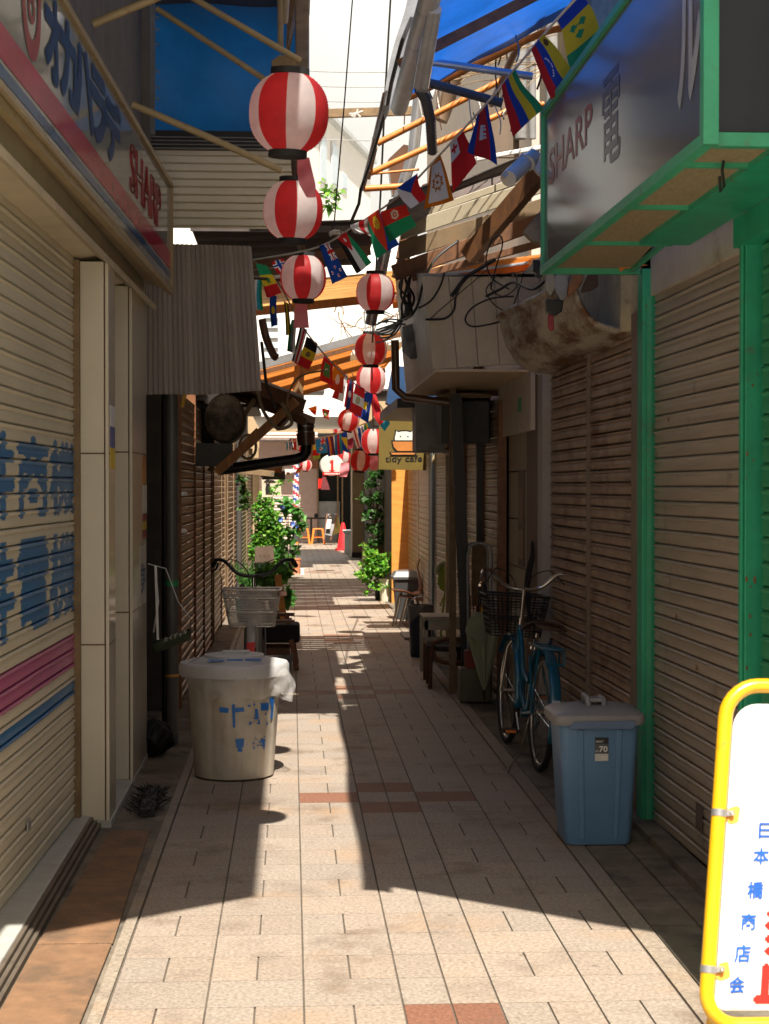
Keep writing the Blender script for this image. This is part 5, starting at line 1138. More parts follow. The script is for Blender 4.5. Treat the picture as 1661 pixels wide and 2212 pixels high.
m = MB(); m.prism([P(835, 870, 17.5), P(872, 890, 17.5), P(960, 885, 17.5), P(990, 880, 17.5), P(985, 800, 17.5), P(850, 790, 17.5)], (0, .3, 0)); tag(m.build('blue_tarpaulin', mat('navy tarp', (.01, .05, .14), rough=.6, var=.3)), 'dull navy tarpaulin bundle above the cafe sign', 'tarpaulin')
pole('tarp_pole', 'blue pole edge under the navy tarpaulin bundle', [P(830, 898, 17.4), P(985, 890, 17.4)], .025, M_bkblue, 'pole')
# ================================================================ WHITE BIN
wbn = thing('rubbish_bin', 'round dirty white bin with lid, plastic liner and blue writing', 'bin', G(503, 1690)+V((0, .22, 0)))
L0 = LOC[wbn]; hh = .60
def rad(z): return .218+(.262-.218)*z/hh
m = MB(); n = 96
def bcl(u, v): return None
prof = [(.0, .004), (.2, .004), (.213, .012)]+[(rad(hh*k/24), .012+(hh-.012)*k/24) for k in range(25)]
b = len(m.v); m.lathe(prof, L0, n)
for i, v in enumerate(m.v):
    k = i % n
    if k % 8 == 0 and i > 3*n:
        d = (v-L0); d.z = 0; v -= d.normalized()*.004
m.build('body', M_bin, wbn, smooth=40)
m = MB(); m.lathe([(.30, hh-.035), (.305, hh-.03), (.305, hh+.02), (.295, hh+.035), (.27, hh+.04), (.255, hh+.03), (.20, hh+.055), (.17, hh+.062), (.165, hh+.075), (.10, hh+.083), (0, hh+.084)], L0, 64); ld = m.build('lid', M_binlid, wbn, smooth=40)
m = MB(); m.ob(L0+V((.01, .0, hh+.088)), (.075, 0, 0), (0, .045, 0), (0, 0, .006)); m.build('lid_plate', M_binlid, ld, bevel=.004)
m = MB()
for k in range(3): m.prism([L0+V((-.14+.1*k+R.uniform(-.01, .01), -.2+.012*k, hh+.0565)), L0+V((-.05+.1*k, -.205+.01*k, hh+.0565)), L0+V((-.045+.1*k, -.18+.01*k, hh+.063)), L0+V((-.135+.1*k, -.175+.012*k, hh+.063))], (0, 0, .002))
m.build('lid_writing', M_blueink, ld)
def bag(u, v):
    a = u*2*math.pi; zb_ = hh-.11-.06*math.sin(a*1.0+2.2)-.025*math.sin(3*a+1)-.012*math.sin(11*a)
    z = (hh+.015)*(1-v)+zb_*v
    r = .292+.022*math.sin(v*3)+.008*math.sin(13*a+4*v)*v+.006*math.sin(29*a+9*v)*v+.10*math.exp(-((a-5.9)/.22)**2)*v**.7+.01*v*math.sin(7*a-6*v)
    r = r*(1-v*.09)
    r += .012*mnoise.noise(V((math.cos(a)*6, math.sin(a)*6, v*3)))*v+.007*mnoise.noise(V((math.cos(a)*17, math.sin(a)*17, v*6)))*v
    return L0+V((r*math.cos(a), r*math.sin(a), z))
m = MB(); m.grid(bag, 240, 22); m.build('bag_liner', M_bag, wbn, smooth=70)
def onbin(px, z, o=.003):
    r = rad(z)+o; s = max(-.98, min(.98, px/r)); return L0+V((px, -math.sqrt(r*r-px*px), z))
def ink(pts):
    q = [onbin(*p) for p in pts]; mi.prism(q, (0, -.0015, 0))
mi = MB()
for (x0, z0, x1, z1) in ((-.075, .385, -.02, .41), (0.0, .30, .018, .435), (0.0, .385, .06, .405), (.15, .385, .19, .425), (.20, .40, .225, .45), (.205, .33, .215, .42), (.02, .19, .06, .235), (.03, .165, .05, .19), (.09, .315, .10, .33), (.12, .34, .135, .40), (.135, .31, .15, .34), (.10, .20, .12, .215), (.15, .205, .175, .225), (.165, .17, .175, .20)):
    j = lambda: R.uniform(-.006, .006)
    ink([(x0+j(), z0+j()), (x1+j(), z0+j()), (x1+j(), z1+j()), (x0+j(), z1+j())])
for k in range(26):
    x, z = R.uniform(.07, .2), R.choice([R.uniform(.3, .42), R.uniform(.17, .24)]); s = R.uniform(.003, .009)
    ink([(x, z), (x+s, z+R.uniform(-.003, .003)), (x+s, z+s*1.4), (x, z+s)])
mi.build('blue_writing', M_blueink, wbn)
# ================================================================ BLUE BIN
bb = thing('rubbish_bin', 'square blue plastic bin with grey handled lid and paper label', 'bin', G(1298, 1828)+V((-.01, .13, 0)))
L0 = LOC[bb]
def rrect(w, d, r, n=5):
    out = []
    for cx, cy, a0 in ((w-r, d-r, 0), (-w+r, d-r, 90), (-w+r, -d+r, 180), (w-r, -d+r, 270)):
        for k in range(n+1):
            a = math.radians(a0+90*k/n); out.append((cx+r*math.cos(a), cy+r*math.sin(a)))
    return out
def loft(q, secs, c):
    n = len(secs[0][0]); b = len(q.v)
    for ring, z in secs:
        for x, y in ring: q.v.append(c+V((x, y, z)))
    for i in range(len(secs)-1):
        for k in range(n): q.f.append([b+i*n+k, b+i*n+(k+1) % n, b+(i+1)*n+(k+1) % n, b+(i+1)*n+k]); q.c.append(None); q.m.append(0)
    q.f.append([b+k for k in range(n)][::-1]); q.c.append(None); q.m.append(0)
    q.f.append([b+(len(secs)-1)*n+k for k in range(n)]); q.c.append(None); q.m.append(0)
bt = .575
m = MB(); loft(m, [(rrect(.142, .125, .03), .006), (rrect(.15, .13, .032), .02), (rrect(.178, .152, .035), bt-.04), (rrect(.185, .158, .035), bt-.038), (rrect(.187, .16, .035), bt)], L0); m.build('body', M_bluebin, bb, smooth=40)
m = MB()
for sx in (-1, 1): m.prism([L0+V((sx*.065, -.131, .03)), L0+V((sx*.085, -.131, .03)), L0+V((sx*.10, -.155, bt-.05)), L0+V((sx*.075, -.155, bt-.05))], (0, -.005, 0))
m.build('rib', M_bluebin, bb, bevel=.003)
m = MB(); loft(m, [(rrect(.200, .172, .04), bt-.03), (rrect(.206, .178, .042), bt-.012), (rrect(.204, .176, .04), bt+.012), (rrect(.185, .158, .05), bt+.03), (rrect(.10, .09, .05), bt+.046), (rrect(.02, .02, .01), bt+.047)], L0); l2 = m.build('lid', M_bluelid, bb, smooth=35)
m = MB(); m.tube([L0+V((-.035, -.07, bt+.04)), L0+V((-.04, -.055, bt+.078)), L0+V((-.04, .03, bt+.082)), L0+V((-.035, .05, bt+.04))], .013, 10); m.tube([L0+V((.035, -.07, bt+.04)), L0+V((.035, -.055, bt+.07)), L0+V((.035, .03, bt+.075)), L0+V((.035, .05, bt+.04))], .012, 10); m.box(L0+V((-.04, -.06, bt+.062)), L0+V((.035, .03, bt+.076))); m.build('lid_handle', M_bluelid, l2, smooth=50)
m = MB(); m.prism([L0+V((-.145, -.176, bt-.045)), L0+V((.15, -.176, bt-.045)), L0+V((.155, -.18, bt-.008)), L0+V((-.12, -.18, bt-.012))], (0, -.006, 0)); m.build('handle_lip', mat('blue grey lip', (.13, .19, .32), rough=.4), bb, bevel=.004)
yl = -.1455
def lz(z): return -.132-(.155-.132)*(z-.02)/(bt-.06)-.0035
def lab(x0, z0, x1, z1, col, o=0):
    m.prism([L0+V((x0, lz(z0)-o, z0)), L0+V((x1, lz(z0)-o, z0)), L0+V((x1, lz(z1)-o, z1)), L0+V((x0, lz(z1)-o, z1))], (0, -.0008, 0), col)
m = MB(); lab(-.022, .385, .038, .49, (.10, .10, .11)); lab(-.022, .462, .038, .49, (.02, .022, .025), .001); lab(-.022, .385, .038, .417, (.62, .61, .57), .001); lb = m.build('paper_label', M_attr, bb)
m = MB(); text(m, '70', L0+V((-.004, lz(.425)-.0025, .425)), (.038, 0, 0), V((0, lz(.45)-lz(.425), .027)), .02); text(m, 'SELECT', L0+V((-.019, lz(.47)-.003, .468)), (.034, 0, 0), V((0, lz(.48)-lz(.47), .009)), .01); text(m, 'c-', L0+V((-.018, lz(.425)-.0025, .425)), (.011, 0, 0), V((0, 0, .009)), .02)
for k in range(3): m.prism([L0+V((.006, lz(.39+.006*k)-.003, .391+.006*k)), L0+V((.033, lz(.39)-.003, .391+.006*k)), L0+V((.033, lz(.39)-.003, .394+.006*k)), L0+V((.006, lz(.39)-.003, .394+.006*k))], (0, -.0005, 0))
m.build('lettering', M_white, lb)
# ================================================================ YELLOW SIGN
ys = thing('warning_sign', 'yellow tube framed no entry sign in full sun', 'sign', V((1.2, 3.8, 0)))
ya, yt = 3.66, 3.86
def yp(x, y, o=0): k = (2212-y)/740; return P(x, y, ya+(yt-ya)*k+o)
bl, tlp = yp(1524, 2185), yp(1566, 1560)
Wd = .52; ux = V((1, .03, -.02)).normalized()
up = (tlp-bl).normalized()
Hs = (tlp-bl).length
O = bl+up*(-.0)
def S2(u, v, o=0): return O+ux*u+up*v+V((0, -1, 0))*o
rc = .075; pts = []
Ht = Hs+rc+.012; Bz = -.0
def arc(cx, cz, a0, a1): return [S2(cx+rc*math.cos(math.radians(a0+(a1-a0)*k/7)), cz+rc*math.sin(math.radians(a0+(a1-a0)*k/7))) for k in range(8)]
pts = arc(rc, rc-.03, 270, 180)+arc(rc, Ht-rc, 180, 90)+arc(Wd-rc, Ht-rc, 90, 0)+arc(Wd-rc, rc-.03, 0, -90)
m = MB(); m.tube(pts, .0172, 14, closed=True); m.build('tube_frame', M_yellow, ys, smooth=60)
m = MB()
for u in (.09, Wd-.09): m.tube([S2(u, -.03), V((S2(u, 0).x, S2(u, 0).y-.06, .2)), V((S2(u, 0).x, S2(u, 0).y-.10, 0))], .016, 12); m.tube([S2(u, Ht-.2, -.04), V((S2(u, 0).x, S2(u, 0).y+.45, 0))], .016, 12)
m.build('leg', M_yellow, ys, smooth=60)
pr = .055; x0, x1, z0, z1 = .022, Wd-.022, .0, Ht-.045
pp = []
for cx, cz, a0 in ((x1-pr, z1-pr, 0), (x0+pr, z1-pr, 90), (x0+pr*.5, z0+pr*.5, 180), (x1-pr*.5, z0+pr*.5, 270)):
    r_2 = pr if a0 < 180 else pr*.5
    for k in range(7): a = math.radians(a0+90*k/6); pp.append(S2(cx+r_2*math.cos(a), cz+r_2*math.sin(a), -.008))
m = MB(); m.prism(pp, (0, .004, 0)); pn = m.build('panel', M_signw, ys)
def onp(body, u, v, w, h, mt, nm, off=.012):
    q = MB(); text(q, body, S2(u-w/2, v-h/2, -.0062), ux*w, up*h, .004, 0, None, off); q.build(nm, mt, pn)
def uv(x, y):
    d = ray(x, y); nn_ = ux.cross(up); t_ = (O-V((0, 0, H))).dot(nn_)/d.dot(nn_); p = V((0, 0, H))+d*t_-O; return p.dot(ux), p.dot(up)
for ch, x, y, w_2, h_2 in (('日', 1611, 1803, .030, .034), ('本', 1608, 1858, .036, .036), ('橋', 1604, 1932, .036, .038), ('商', 1597, 2000, .034, .036), ('店', 1592, 2069, .036, .038), ('会', 1588, 2137, .036, .036)):
    u, v = uv(x, y); onp(ch, u, v, w_2, h_2, M_blule, 'blue_lettering', .026)
for ch, x, y in (('進', 1702, 1808), ('入', 1695, 1928), ('禁', 1686, 2030), ('止', 1678, 2132)):
    u, v = uv(x, y); onp(ch, u, v, .105, .105, M_redle, 'red_lettering', .045)
for (x, y) in ((1560, 1757), (1532, 2094)):
    u, v = uv(x, y)
    m = MB(); m.tube([S2(-.0, v-.008, 0), S2(-.0, v+.008, 0)], .0185, 16); m.prism([S2(.01, v-.007, -.004), S2(.035, v-.005, -.004), S2(.035, v+.005, -.004), S2(.01, v+.007, -.004)], (0, -.006, 0)); m.build('clamp', M_steel, ys, smooth=40)
    m = MB(); m.prism([S2(.036+(.017+.003*math.sin(3*a+v*40))*math.cos(a), v-.006+(.023+.004*math.sin(2*a+1))*math.sin(a), -.0068) for a in [2*math.pi*k/22 for k in range(22)]], (0, -.0006, 0)); m.build('rust_stain', M_rustpatch, pn)
    m = MB(); m.lathe([(0, .006), (.005, .004), (.006, 0)], (0, 0, 0), 12)
    for q_ in m.v: q_[:] = S2(.031+q_.x, v+q_.y, .002+q_.z)[:]
    m.build('bolt', M_chrome, pn, smooth=60)
# ================================================================ BICYCLES
def bike(name, label, paint, metal_bar=M_chrome, mesh_basket=False, reflector=False):
    t = thing(name, label, 'bicycle', (0, 0, 0)); WB, r = 1.04, .33
    P3 = lambda x, z, y=0: V((x, y, z))
    bbp = P3(.42, .27); hb, ht_ = P3(.83, .58), P3(.79, .78); st = P3(.30, .66)
    m = MB(); m.tube([hb+(hb-ht_)*.1, ht_], .019, 12)
    m.tube([hb+V((.005, 0, .03)), P3(.66, .37), bbp+V((.02, 0, 0))], .017, 10); m.tube([ht_+V((.005, 0, -.05)), P3(.62, .50), P3(.37, .43)], .016, 10)
    m.tube([bbp, st], .016, 10)
    for s in (-1, 1): m.tube([P3(0, r, .055*s), bbp+V((0, .03*s, 0))], .009, 8); m.tube([P3(0, r, .055*s), st+V((0, .03*s, -.04))], .008, 8)
    m.tube([bbp+V((0, -.04, 0)), bbp+V((0, .04, 0))], .022, 12); m.build('frame', paint, t, smooth=50)
    m = MB()
    for s in (-1, 1): m.tube([P3(WB, r, .05*s), P3(.90, .62, .05*s), P3(.87, .66, .03*s)], .011, 8)
    m.build('fork', M_chrome if not mesh_basket else M_bkgrey, t, smooth=50)
    for cx in (0, WB):
        wl_ = MB(); wl_.tube([P3(cx+(r-.018)*math.cos(a), r+(r-.018)*math.sin(a)) for a in [2*math.pi*k/48 for k in range(48)]], .018, 10, closed=True); wo = wl_.build('wheel', M_rubber, t, smooth=60)
        k_2 = MB(); k_2.tube([P3(cx+(r-.04)*math.cos(a), r+(r-.04)*math.sin(a)) for a in [2*math.pi*k/48 for k in range(48)]], .010, 8, closed=True); k_2.tube([P3(cx, r, -.045), P3(cx, r, .045)], .018, 10); k_2.build('rim', M_chrome, wo, smooth=60)
        k_2 = MB()
        for k in range(32):
            a = 2*math.pi*k/32; b2 = a+(.35 if (k//2) % 2 else -.35); s = .028 if k % 2 else -.028
            k_2.tube([P3(cx+.016*math.cos(b2), r+.016*math.sin(b2), s), P3(cx+(r-.045)*math.cos(a), r+(r-.045)*math.sin(a))], .0012, 4)
        k_2.build('spokes', M_chrome, wo)
        m = MB(); a0, a1 = (20, 200) if cx == 0 else (35, 190)
        def fd(u, v):
            a = math.radians(a0+(a1-a0)*v) if cx == 0 else math.radians(a0+(a1-a0)*v); aa = (u-.5)*2.6; rr_ = r+.022+.012*math.cos(aa)
            return P3(cx+rr_*math.cos(a), r+rr_*math.sin(a), .032*math.sin(aa))
        m.grid(fd, 8, 30); f_o = m.build('fender', mat('dull silver fender', (.42, .41, .4), rough=.35, metal=.3) if reflector else paint, t, smooth=60, thick=.002)
        if cx == 0:
            q = MB(); q.grid(lambda u, v: P3((r+.037)*math.cos(math.radians(162+14*v)), r+(r+.037)*math.sin(math.radians(162+14*v)), (u-.5)*.045), 2, 4); q.build('white_sticker', M_paperst, f_o)
            q = MB(); q.grid(lambda u, v: P3((r+.037)*math.cos(math.radians(178+10*v)), r+(r+.037)*math.sin(math.radians(178+10*v)), (u-.5)*.03), 2, 4); q.build('red_sticker', M_redst, f_o)
        elif reflector:
            q = MB(); q.grid(lambda u, v: P3(cx+(r+.04)*math.cos(math.radians(23+17*v)), r+(r+.04)*math.sin(math.radians(23+17*v)), (u-.5)*.055), 4, 6); q.build('red_mudflap', M_redp, f_o)
    m = MB(); m.tube([ht_, P3(.755, .98)], .013, 10); m.tube([ht_+V((0, 0, -.01)), ht_+V((-.01, 0, .03))], .024, 12); m.build('stem', M_chrome, t, smooth=50)
    bar_ = spline([P3(.56, 1.05, -.29), P3(.64, 1.085, -.275), P3(.74, 1.085, -.205), P3(.775, 1.0, -.11), P3(.77, .98, 0), P3(.775, 1.0, .11), P3(.74, 1.085, .205), P3(.64, 1.085, .275), P3(.56, 1.05, .29)], 6)
    m = MB(); m.tube(bar_, .0125, 10); m.build('handlebar', metal_bar, t, smooth=60)
    for s in (-1, 1):
        m = MB(); m.tube([P3(.65, 1.085, .272*s), P3(.54, 1.042, .295*s)], [.018, .017], 12); m.build('grip', M_brn if not mesh_basket else M_rubber, t, smooth=50)
        m = MB(); m.tube([P3(.70, 1.07, .25*s), P3(.71, 1.03, .26*s), P3(.60, 1.0, .30*s)], .008, 8); m.build('brake_lever', metal_bar, t, smooth=50)
    for s in (-1, 1):
        m = MB(); m.tube(spline([P3(.70, 1.02, .24*s), P3(.82, 1.10, .16*s), P3(.88, 1.02, .04*s), P3(.85, .8, .02*s), P3(.84, .62, .02*s)]), .0035, 6); m.build('brake_cable', M_cable, t)
    # saddle
    m = MB(); m.tube([st, P3(.27, .76)], .013, 10)
    m.build('seat_post', M_chrome, t, smooth=50)
    def sd(u, v):
        x = .10+.30*v; wv = .105*(1-v)**.8+.022; a = (u-.5)*math.pi*1.05; return P3(x, .775+.05*math.cos(a)*(1-.25*v)+.012*(1-v), wv*math.sin(a))
    m = MB(); m.grid(sd, 16, 16); m.build('saddle', M_brn, t, smooth=70, thick=.012)
    m = MB()
    for s in (-1, 1): m.tube(spline([P3(.10, .74, .05*s), P3(.12, .70, .05*s), P3(.15, .68, .05*s), P3(.13, .72, .05*s)]), .012, 8)
    m.build('saddle_spring', M_chrome, t)
    # rear rack
    m = MB(); m.tube([P3(.24, .70, .05), P3(-.20, .71, .06), P3(-.26, .71, .04), P3(-.26, .71, -.04), P3(-.20, .71, -.06), P3(.24, .70, -.05)], .007, 8)
    for x in (-.15, -.02, .11): m.tube([P3(x, .708, .055), P3(x, .708, -.055)], .005, 6)
    for s in (-1, 1): m.tube([P3(0, r, .065*s), P3(-.10, .708, .06*s)], .006, 6); m.tube([P3(-.26, .71, .05*s), P3(-.27, .63, .05*s)], .006, 6)
    m.tube([P3(-.27, .63, .05), P3(-.27, .63, -.05)], .006, 6); m.build('rear_rack', paint, t, smooth=50)
    # cranks, chain guard, pedals
    m = MB(); m.lathe([(.085, -.012), (.092, 0), (.085, .012), (0, .012)], (0, 0, 0), 24)
    for v in m.v: v[:] = (bbp+V((v.x, -.05+v.z, v.y)))[:]
    m.bar(bbp+V((0, -.05, .05)), P3(.0, r+.03, -.05), .02, .05, (0, 1, 0)); m.build('chain_guard', paint, t, smooth=40)
    for s, a in ((-1, .55), (1, .55+math.pi)):
        e = bbp+V((math.cos(a)*.165, .07*s, math.sin(a)*.165))
        m = MB(); m.tube([bbp+V((0, .065*s, 0)), e], .009, 8); m.build('crank', M_chrome, t, smooth=50)
        m = MB(); m.ob(e+V((0, .055*s, 0)), (.035, 0, 0), (0, .045, 0), (0, 0, .012)); pd = m.build('pedal', M_rubber, t, bevel=.003)
        q = MB(); q.ob(e+V((-.036, .055*s, 0)), (.002, 0, 0), (0, .03, 0), (0, 0, .007)); q.build('reflector', M_stool, pd)
    # basket
    bx0, bx1, zb3, zt3 = .93, 1.20, .68, .93
    if mesh_basket: bx0, bx1, zb3, zt3 = .95, 1.21, .66, .91
    def bk(u, z):
        f_ = (z-zb3)/(zt3-zb3); hw = .155+.045*f_; xa = bx0-.005*f_; xb = bx1-.04+.05*f_; pr_ = [(xa, -hw), (xb-.03, -hw), (xb, -hw+.03), (xb, hw-.03), (xb-.03, hw), (xa, hw)]
        pts_ = pr_+[pr_[0]]; ds = [math.dist(pts_[i], pts_[i+1]) for i in range(6)]; L = sum(ds)*(u % 1); i = 0
        while L > ds[i] and i < 5: L -= ds[i]; i += 1
        k = L/ds[i]; return V((pts_[i][0]*(1-k)+pts_[i+1][0]*k, pts_[i][1]*(1-k)+pts_[i+1][1]*k, z))
    m = MB(); nv = 150 if mesh_basket else 44; nh = 17 if mesh_basket else 7; rw = .0013 if mesh_basket else .0026
    for k in range(nv):
        u = k/nv
        if mesh_basket:
            for sl_ in (.09, -.09): m.tube([bk(u+sl_*j/6, zb3+(zt3-zb3)*j/6) for j in range(7)], rw, 3)
        else: m.tube([bk(u, zb3), bk(u, zt3)], rw, 4)
    for j in range(nh+1): m.tube([bk(k/40, zb3+(zt3-zb3)*j/nh) for k in range(40)], rw if mesh_basket else .003, 4, closed=True)
    for z, r3 in ((zb3, .004), (zt3, .007), ((zb3*.6+zt3*.4), .004), ((zb3*.22+zt3*.78), .004)): m.tube([bk(k/40, z) for k in range(40)], r3, 6, closed=True)
    for k in range(9): m.tube([V((bx0+.01, -.14+.035*k, zb3)), V((bx1-.05, -.14+.035*k, zb3))], .002, 4)
    bo = m.build('basket', M_basket if mesh_basket else M_black, t)
    if mesh_basket:
        q = MB(); q.ob(bk(.5, zt3-.025)+V((.008, 0, 0)), (.004, 0, 0), (0, .05, 0), (0, 0, .014)); q.build('brown_badge', M_brn, bo)
    m = MB(); m.tube([P3(.86, .63), P3(.99, zb3-.01), P3(1.1, zb3-.01)], .008, 6); m.ob(P3(.91, .83), (.012, 0, 0), (0, .03, 0), (0, 0, .015)); m.build('basket_bracket', M_chrome, t, smooth=50)
    # stand
    m = MB(); m.tube([P3(.02, r-.03, .07), P3(-.04, .12, .12), P3(-.12, .008, .20), P3(.02, .008, .20)], .007, 6); m.build('kickstand', M_chrome, t, smooth=50)
    return t
M_paperst = mat('white registration sticker', (.5, .55, .6), rough=.4); M_redst = mat('red sticker', (.6, .08, .08), rough=.4)
M_basket = mat('silver basket wire', (.55, .52, .48), rough=.35, metal=.4)
bk1 = bike('bicycle', 'teal blue city bicycle parked facing away beside the rusty shutter', M_bkblue)
ra, rb = G(1163, 1666), V((1.335, 10.4, 0))
bk1.location = (ra.x, ra.y, 0); bk1.rotation_euler = (math.radians(3.5), 0, math.atan2(rb.y-ra.y, rb.x-ra.x))
bk2 = bike('bicycle', 'dark bicycle with silver mesh basket facing the camera', M_bkgrey, mat('black bar', (.02, .02, .022), rough=.3), True, True)
c0 = P(553, 1320, 11.25); bk2.location = (c0.x-.02, 12.45, 0); bk2.rotation_euler = (0, 0, math.radians(-90.5))
# ================================================================ LEFT ITEMS
ch = thing('armchair', 'low wooden armchair with a dark cushion seat on left', 'chair', V((-.2, 15, 0)))
def cpx(x, y, Y): return P(x, y, Y)
zs = lambda y, Y: P(0, y, Y).z
m = MB(); m.bar(P(641, 1447, 14.6), P(619, 1330, 14.85), .045, .035, (0, 1, 0)); m.build('leg', M_redwood, ch, bevel=.004)
m = MB(); m.bar(P(641, 1435, 15.2), P(625, 1335, 15.2), .045, .035, (0, 1, 0)); m.build('leg', M_redwood, ch, bevel=.004)
m = MB(); m.bar(P(562, 1447, 14.6), P(572, 1330, 14.85), .045, .035, (0, 1, 0)); m.build('leg', M_redwood, ch, bevel=.004)
m = MB(); m.bar(P(560, 1435, 15.2), P(568, 1300, 15.3), .045, .035, (0, 1, 0)); m.build('leg', M_redwood, ch, bevel=.004)
a = P(636, 1341, 14.7); m = MB(); m.box((a.x-.32, 14.64, a.z-.012), (a.x, 14.69, a.z+.012)); m.box((a.x-.32, 15.15, a.z+.005), (a.x, 15.2, a.z+.035)); m.build('armrest', M_redwood, ch, bevel=.004)
a = P(636, 1407, 14.7); m = MB(); m.box((a.x-.36, 14.66, a.z-.03), (a.x-.04, 14.69, a.z+.03)); m.build('rail', M_redwood, ch, bevel=.004); m = MB(); m.box((a.x-.36, 15.1, a.z-.03), (a.x-.04, 15.13, a.z+.03)); m.build('rail', M_redwood, ch, bevel=.004)
a, b = P(648, 1388, 14.75), P(648, 1349, 14.75); m = MB(); m.box((a.x-.42, 14.72, a.z), (a.x, 15.12, b.z)); m.build('cushion', M_cush, ch, bevel=.025)
m = MB(); m.prism([(a.x-.44, 14.72, a.z+.05), (a.x-.40, 14.72, a.z+.05), (a.x-.50, 14.72, a.z+.5), (a.x-.54, 14.72, a.z+.5)], (0, .42, 0)); m.build('backrest', M_cush, ch, bevel=.012)
pt = thing('plant_trough', 'shallow grey pot with withered stems under the armchair', 'pot', P(606, 1452, 14.55))
m = MB(); a, b, c, d = P(590, 1452, 14.6), P(626, 1452, 14.6), P(634, 1415, 14.55), P(580, 1424, 14.55)
m.prism([a, b, c, d], (0, .16, 0)); m.build('pot', M_grey, pt, bevel=.01)
m = MB()
for k in range(9): p = P(590+4*k, 1421, 14.6); m.tube([p, p+V((R.uniform(-.03, .03), .02, .05)), p+V((R.uniform(-.06, .06), .03, .09))], .002, 4)
m.build('stems', M_stem, pt)
m = MB(); m.bar(P(613, 1340, 17.2), P(600, 1243, 17.5), .07, .02, (0, 1, 0)); tag(m.build('leaning_plank', M_owood), 'orange plank leaning behind the wooden armchair', 'plank')
# hanging bamboo style cylinder
gp_ = thing('hanging_cylinder', 'mossy green half cylinder planter hung on string by pillar', 'planter', P(372, 1372, 9.95))
a, b = P(332, 1388, 9.9), P(412, 1358, 9.95); ax = (b-a)
def cyl(u, v):
    an = math.pi*(1.02+.98*u); return a+ax*v+V((0, .065*math.cos(an), .065*math.sin(an)))
m = MB(); m.grid(cyl, 16, 4); m.build('half_pipe', mat('mossy dark green', (.03, .045, .02), rough=.8, var=.5, dirt=(.06, .08, .03), damt=.5, dscale=12), gp_, smooth=60, thick=.006)
m = MB()
for e in (a, b): m.disc(e, V((0, .065, 0)), V((0, 0, .065)), 16)
m.build('end_cap', M_black, gp_)
m = MB(); text(m, 'カイデッキ', a+ax*.3+V((0, -.069, -.018)), ax*.62, V((0, -.01, .03)), .01); m.build('white_lettering', mat('chalk', (.5, .48, .45), rough=.8), gp_)
m = MB(); m.tube([P(335, 1222, 9.9), P(342, 1300, 9.9), a+V((0, 0, .06))], .005, 5); m.tube([P(320, 1218, 9.9), P(358, 1228, 9.92), P(385, 1300, 9.95), b+V((0, 0, .06))], .003, 5); m.bar(P(336, 1222, 9.88), P(341, 1382, 9.83), .014, .004); m.build('string', M_wcable, gp_)
# ================================================================ PLANTS
def leafmb(q, c, n, rad, size, cols, up=.3, flat=.6, asp=.45, rnd=R):
    for _ in range(n):
        while True:
            d = V((rnd.uniform(-1, 1), rnd.uniform(-1, 1), rnd.uniform(-1, 1)))
            if d.length < 1: break
        p = V(c)+V((d.x*rad[0], d.y*rad[1], d.z*rad[2])); s = size*rnd.uniform(.4, 1.6)
        dr = V((rnd.gauss(0, 1), rnd.gauss(0, 1), rnd.gauss(-.25, .6))).normalized(); nn_ = V((rnd.gauss(0, flat), rnd.gauss(-.3, flat), 1)).normalized()
        sd_ = dr.cross(nn_).normalized()*s*asp; fold = nn_*s*.12; col = rnd.choice(cols); g = rnd.uniform(.55, 1.3); col = tuple(c_*g for c_ in col)
        q.add([p, p+dr*s*.45+sd_+fold, p+dr*s*1.0, p+dr*s*.45-sd_+fold, p+dr*s*.5], [(0, 1, 2, 4), (0, 4, 2, 3)] if False else [(0, 4, 1), (4, 2, 1), (0, 3, 4), (4, 3, 2)], col)
LG = [(.16, .44, .03), (.22, .5, .05), (.11, .34, .03), (.3, .55, .08), (.08, .24, .03)]
DG = [(.03, .09, .015), (.05, .13, .02), (.02, .06, .012), (.07, .16, .03)]
MG = [(.10, .3, .06), (.14, .38, .08), (.07, .22, .045)]
def stems(q, base, tips, r=.006):
    for t_ in tips: mid = (V(base)+V(t_))/2+V((R.gauss(0, .04), R.gauss(0, .04), .05)); q.tube(spline([V(base), mid, V(t_)], 4), [r*(1-.07*k) for k in range(9)], 5)
bush = thing('potted_bush', 'big bright green bush overflowing at left of alley', 'bush', V((-.45, 30, 0)))
m = MB(); sm_ = MB()
Yb = 31
for (x, y, rx, ry, n) in ((575, 1160, .26, .30, 620), (568, 1110, .22, .30, 480), (590, 1135, .20, .30, 420), (560, 1190, .22, .22, 420), (598, 1172, .16, .2, 260), (572, 1078, .14, .14, 150), (585, 1205, .2, .12, 200), (610, 1150, .12, .12, 110)):
    c = P(x, y, Yb+R.uniform(-.2, .2)); leafmb(m, c, int(n*1.7), (rx, .25, ry), .058, LG+MG[2:]); stems(sm_, (c.x*.6-.18, Yb, .2), [c+V((R.uniform(-rx, rx), R.uniform(-.2, .2), R.uniform(-ry, ry))) for _ in range(6)])
m.build('foliage', M_leaf, bush); sm_.build('branches', M_stem, bush)
a = P(572, 1245, Yb); q = MB(); q.lathe([(0, 0), (.17, 0), (.22, .38), (.2, .38), (0, .34)], (a.x, Yb, 0), 24); q.build('pot', M_dpot, bush, smooth=40)
mg = thing('morning_glory', 'climbing morning glory with large leaves and blue flowers', 'climbing plant', V((0, 28, 0)))
m = MB(); sm_ = MB(); 
for (x, y, rx, ry, n) in ((625, 1095, .16, .12, 46), (640, 1110, .12, .16, 46), (645, 1135, .08, .16, 30), (625, 1145, .1, .1, 22), (612, 1085, .14, .05, 20), (622, 1175, .1, .1, 24), (635, 1190, .08, .12, 20), (600, 1200, .12, .1, 30)):
    c = P(x, y, 29); leafmb(m, c, n, (rx, .12, ry), .12, MG+[(.12, .32, .08)], asp=.42)
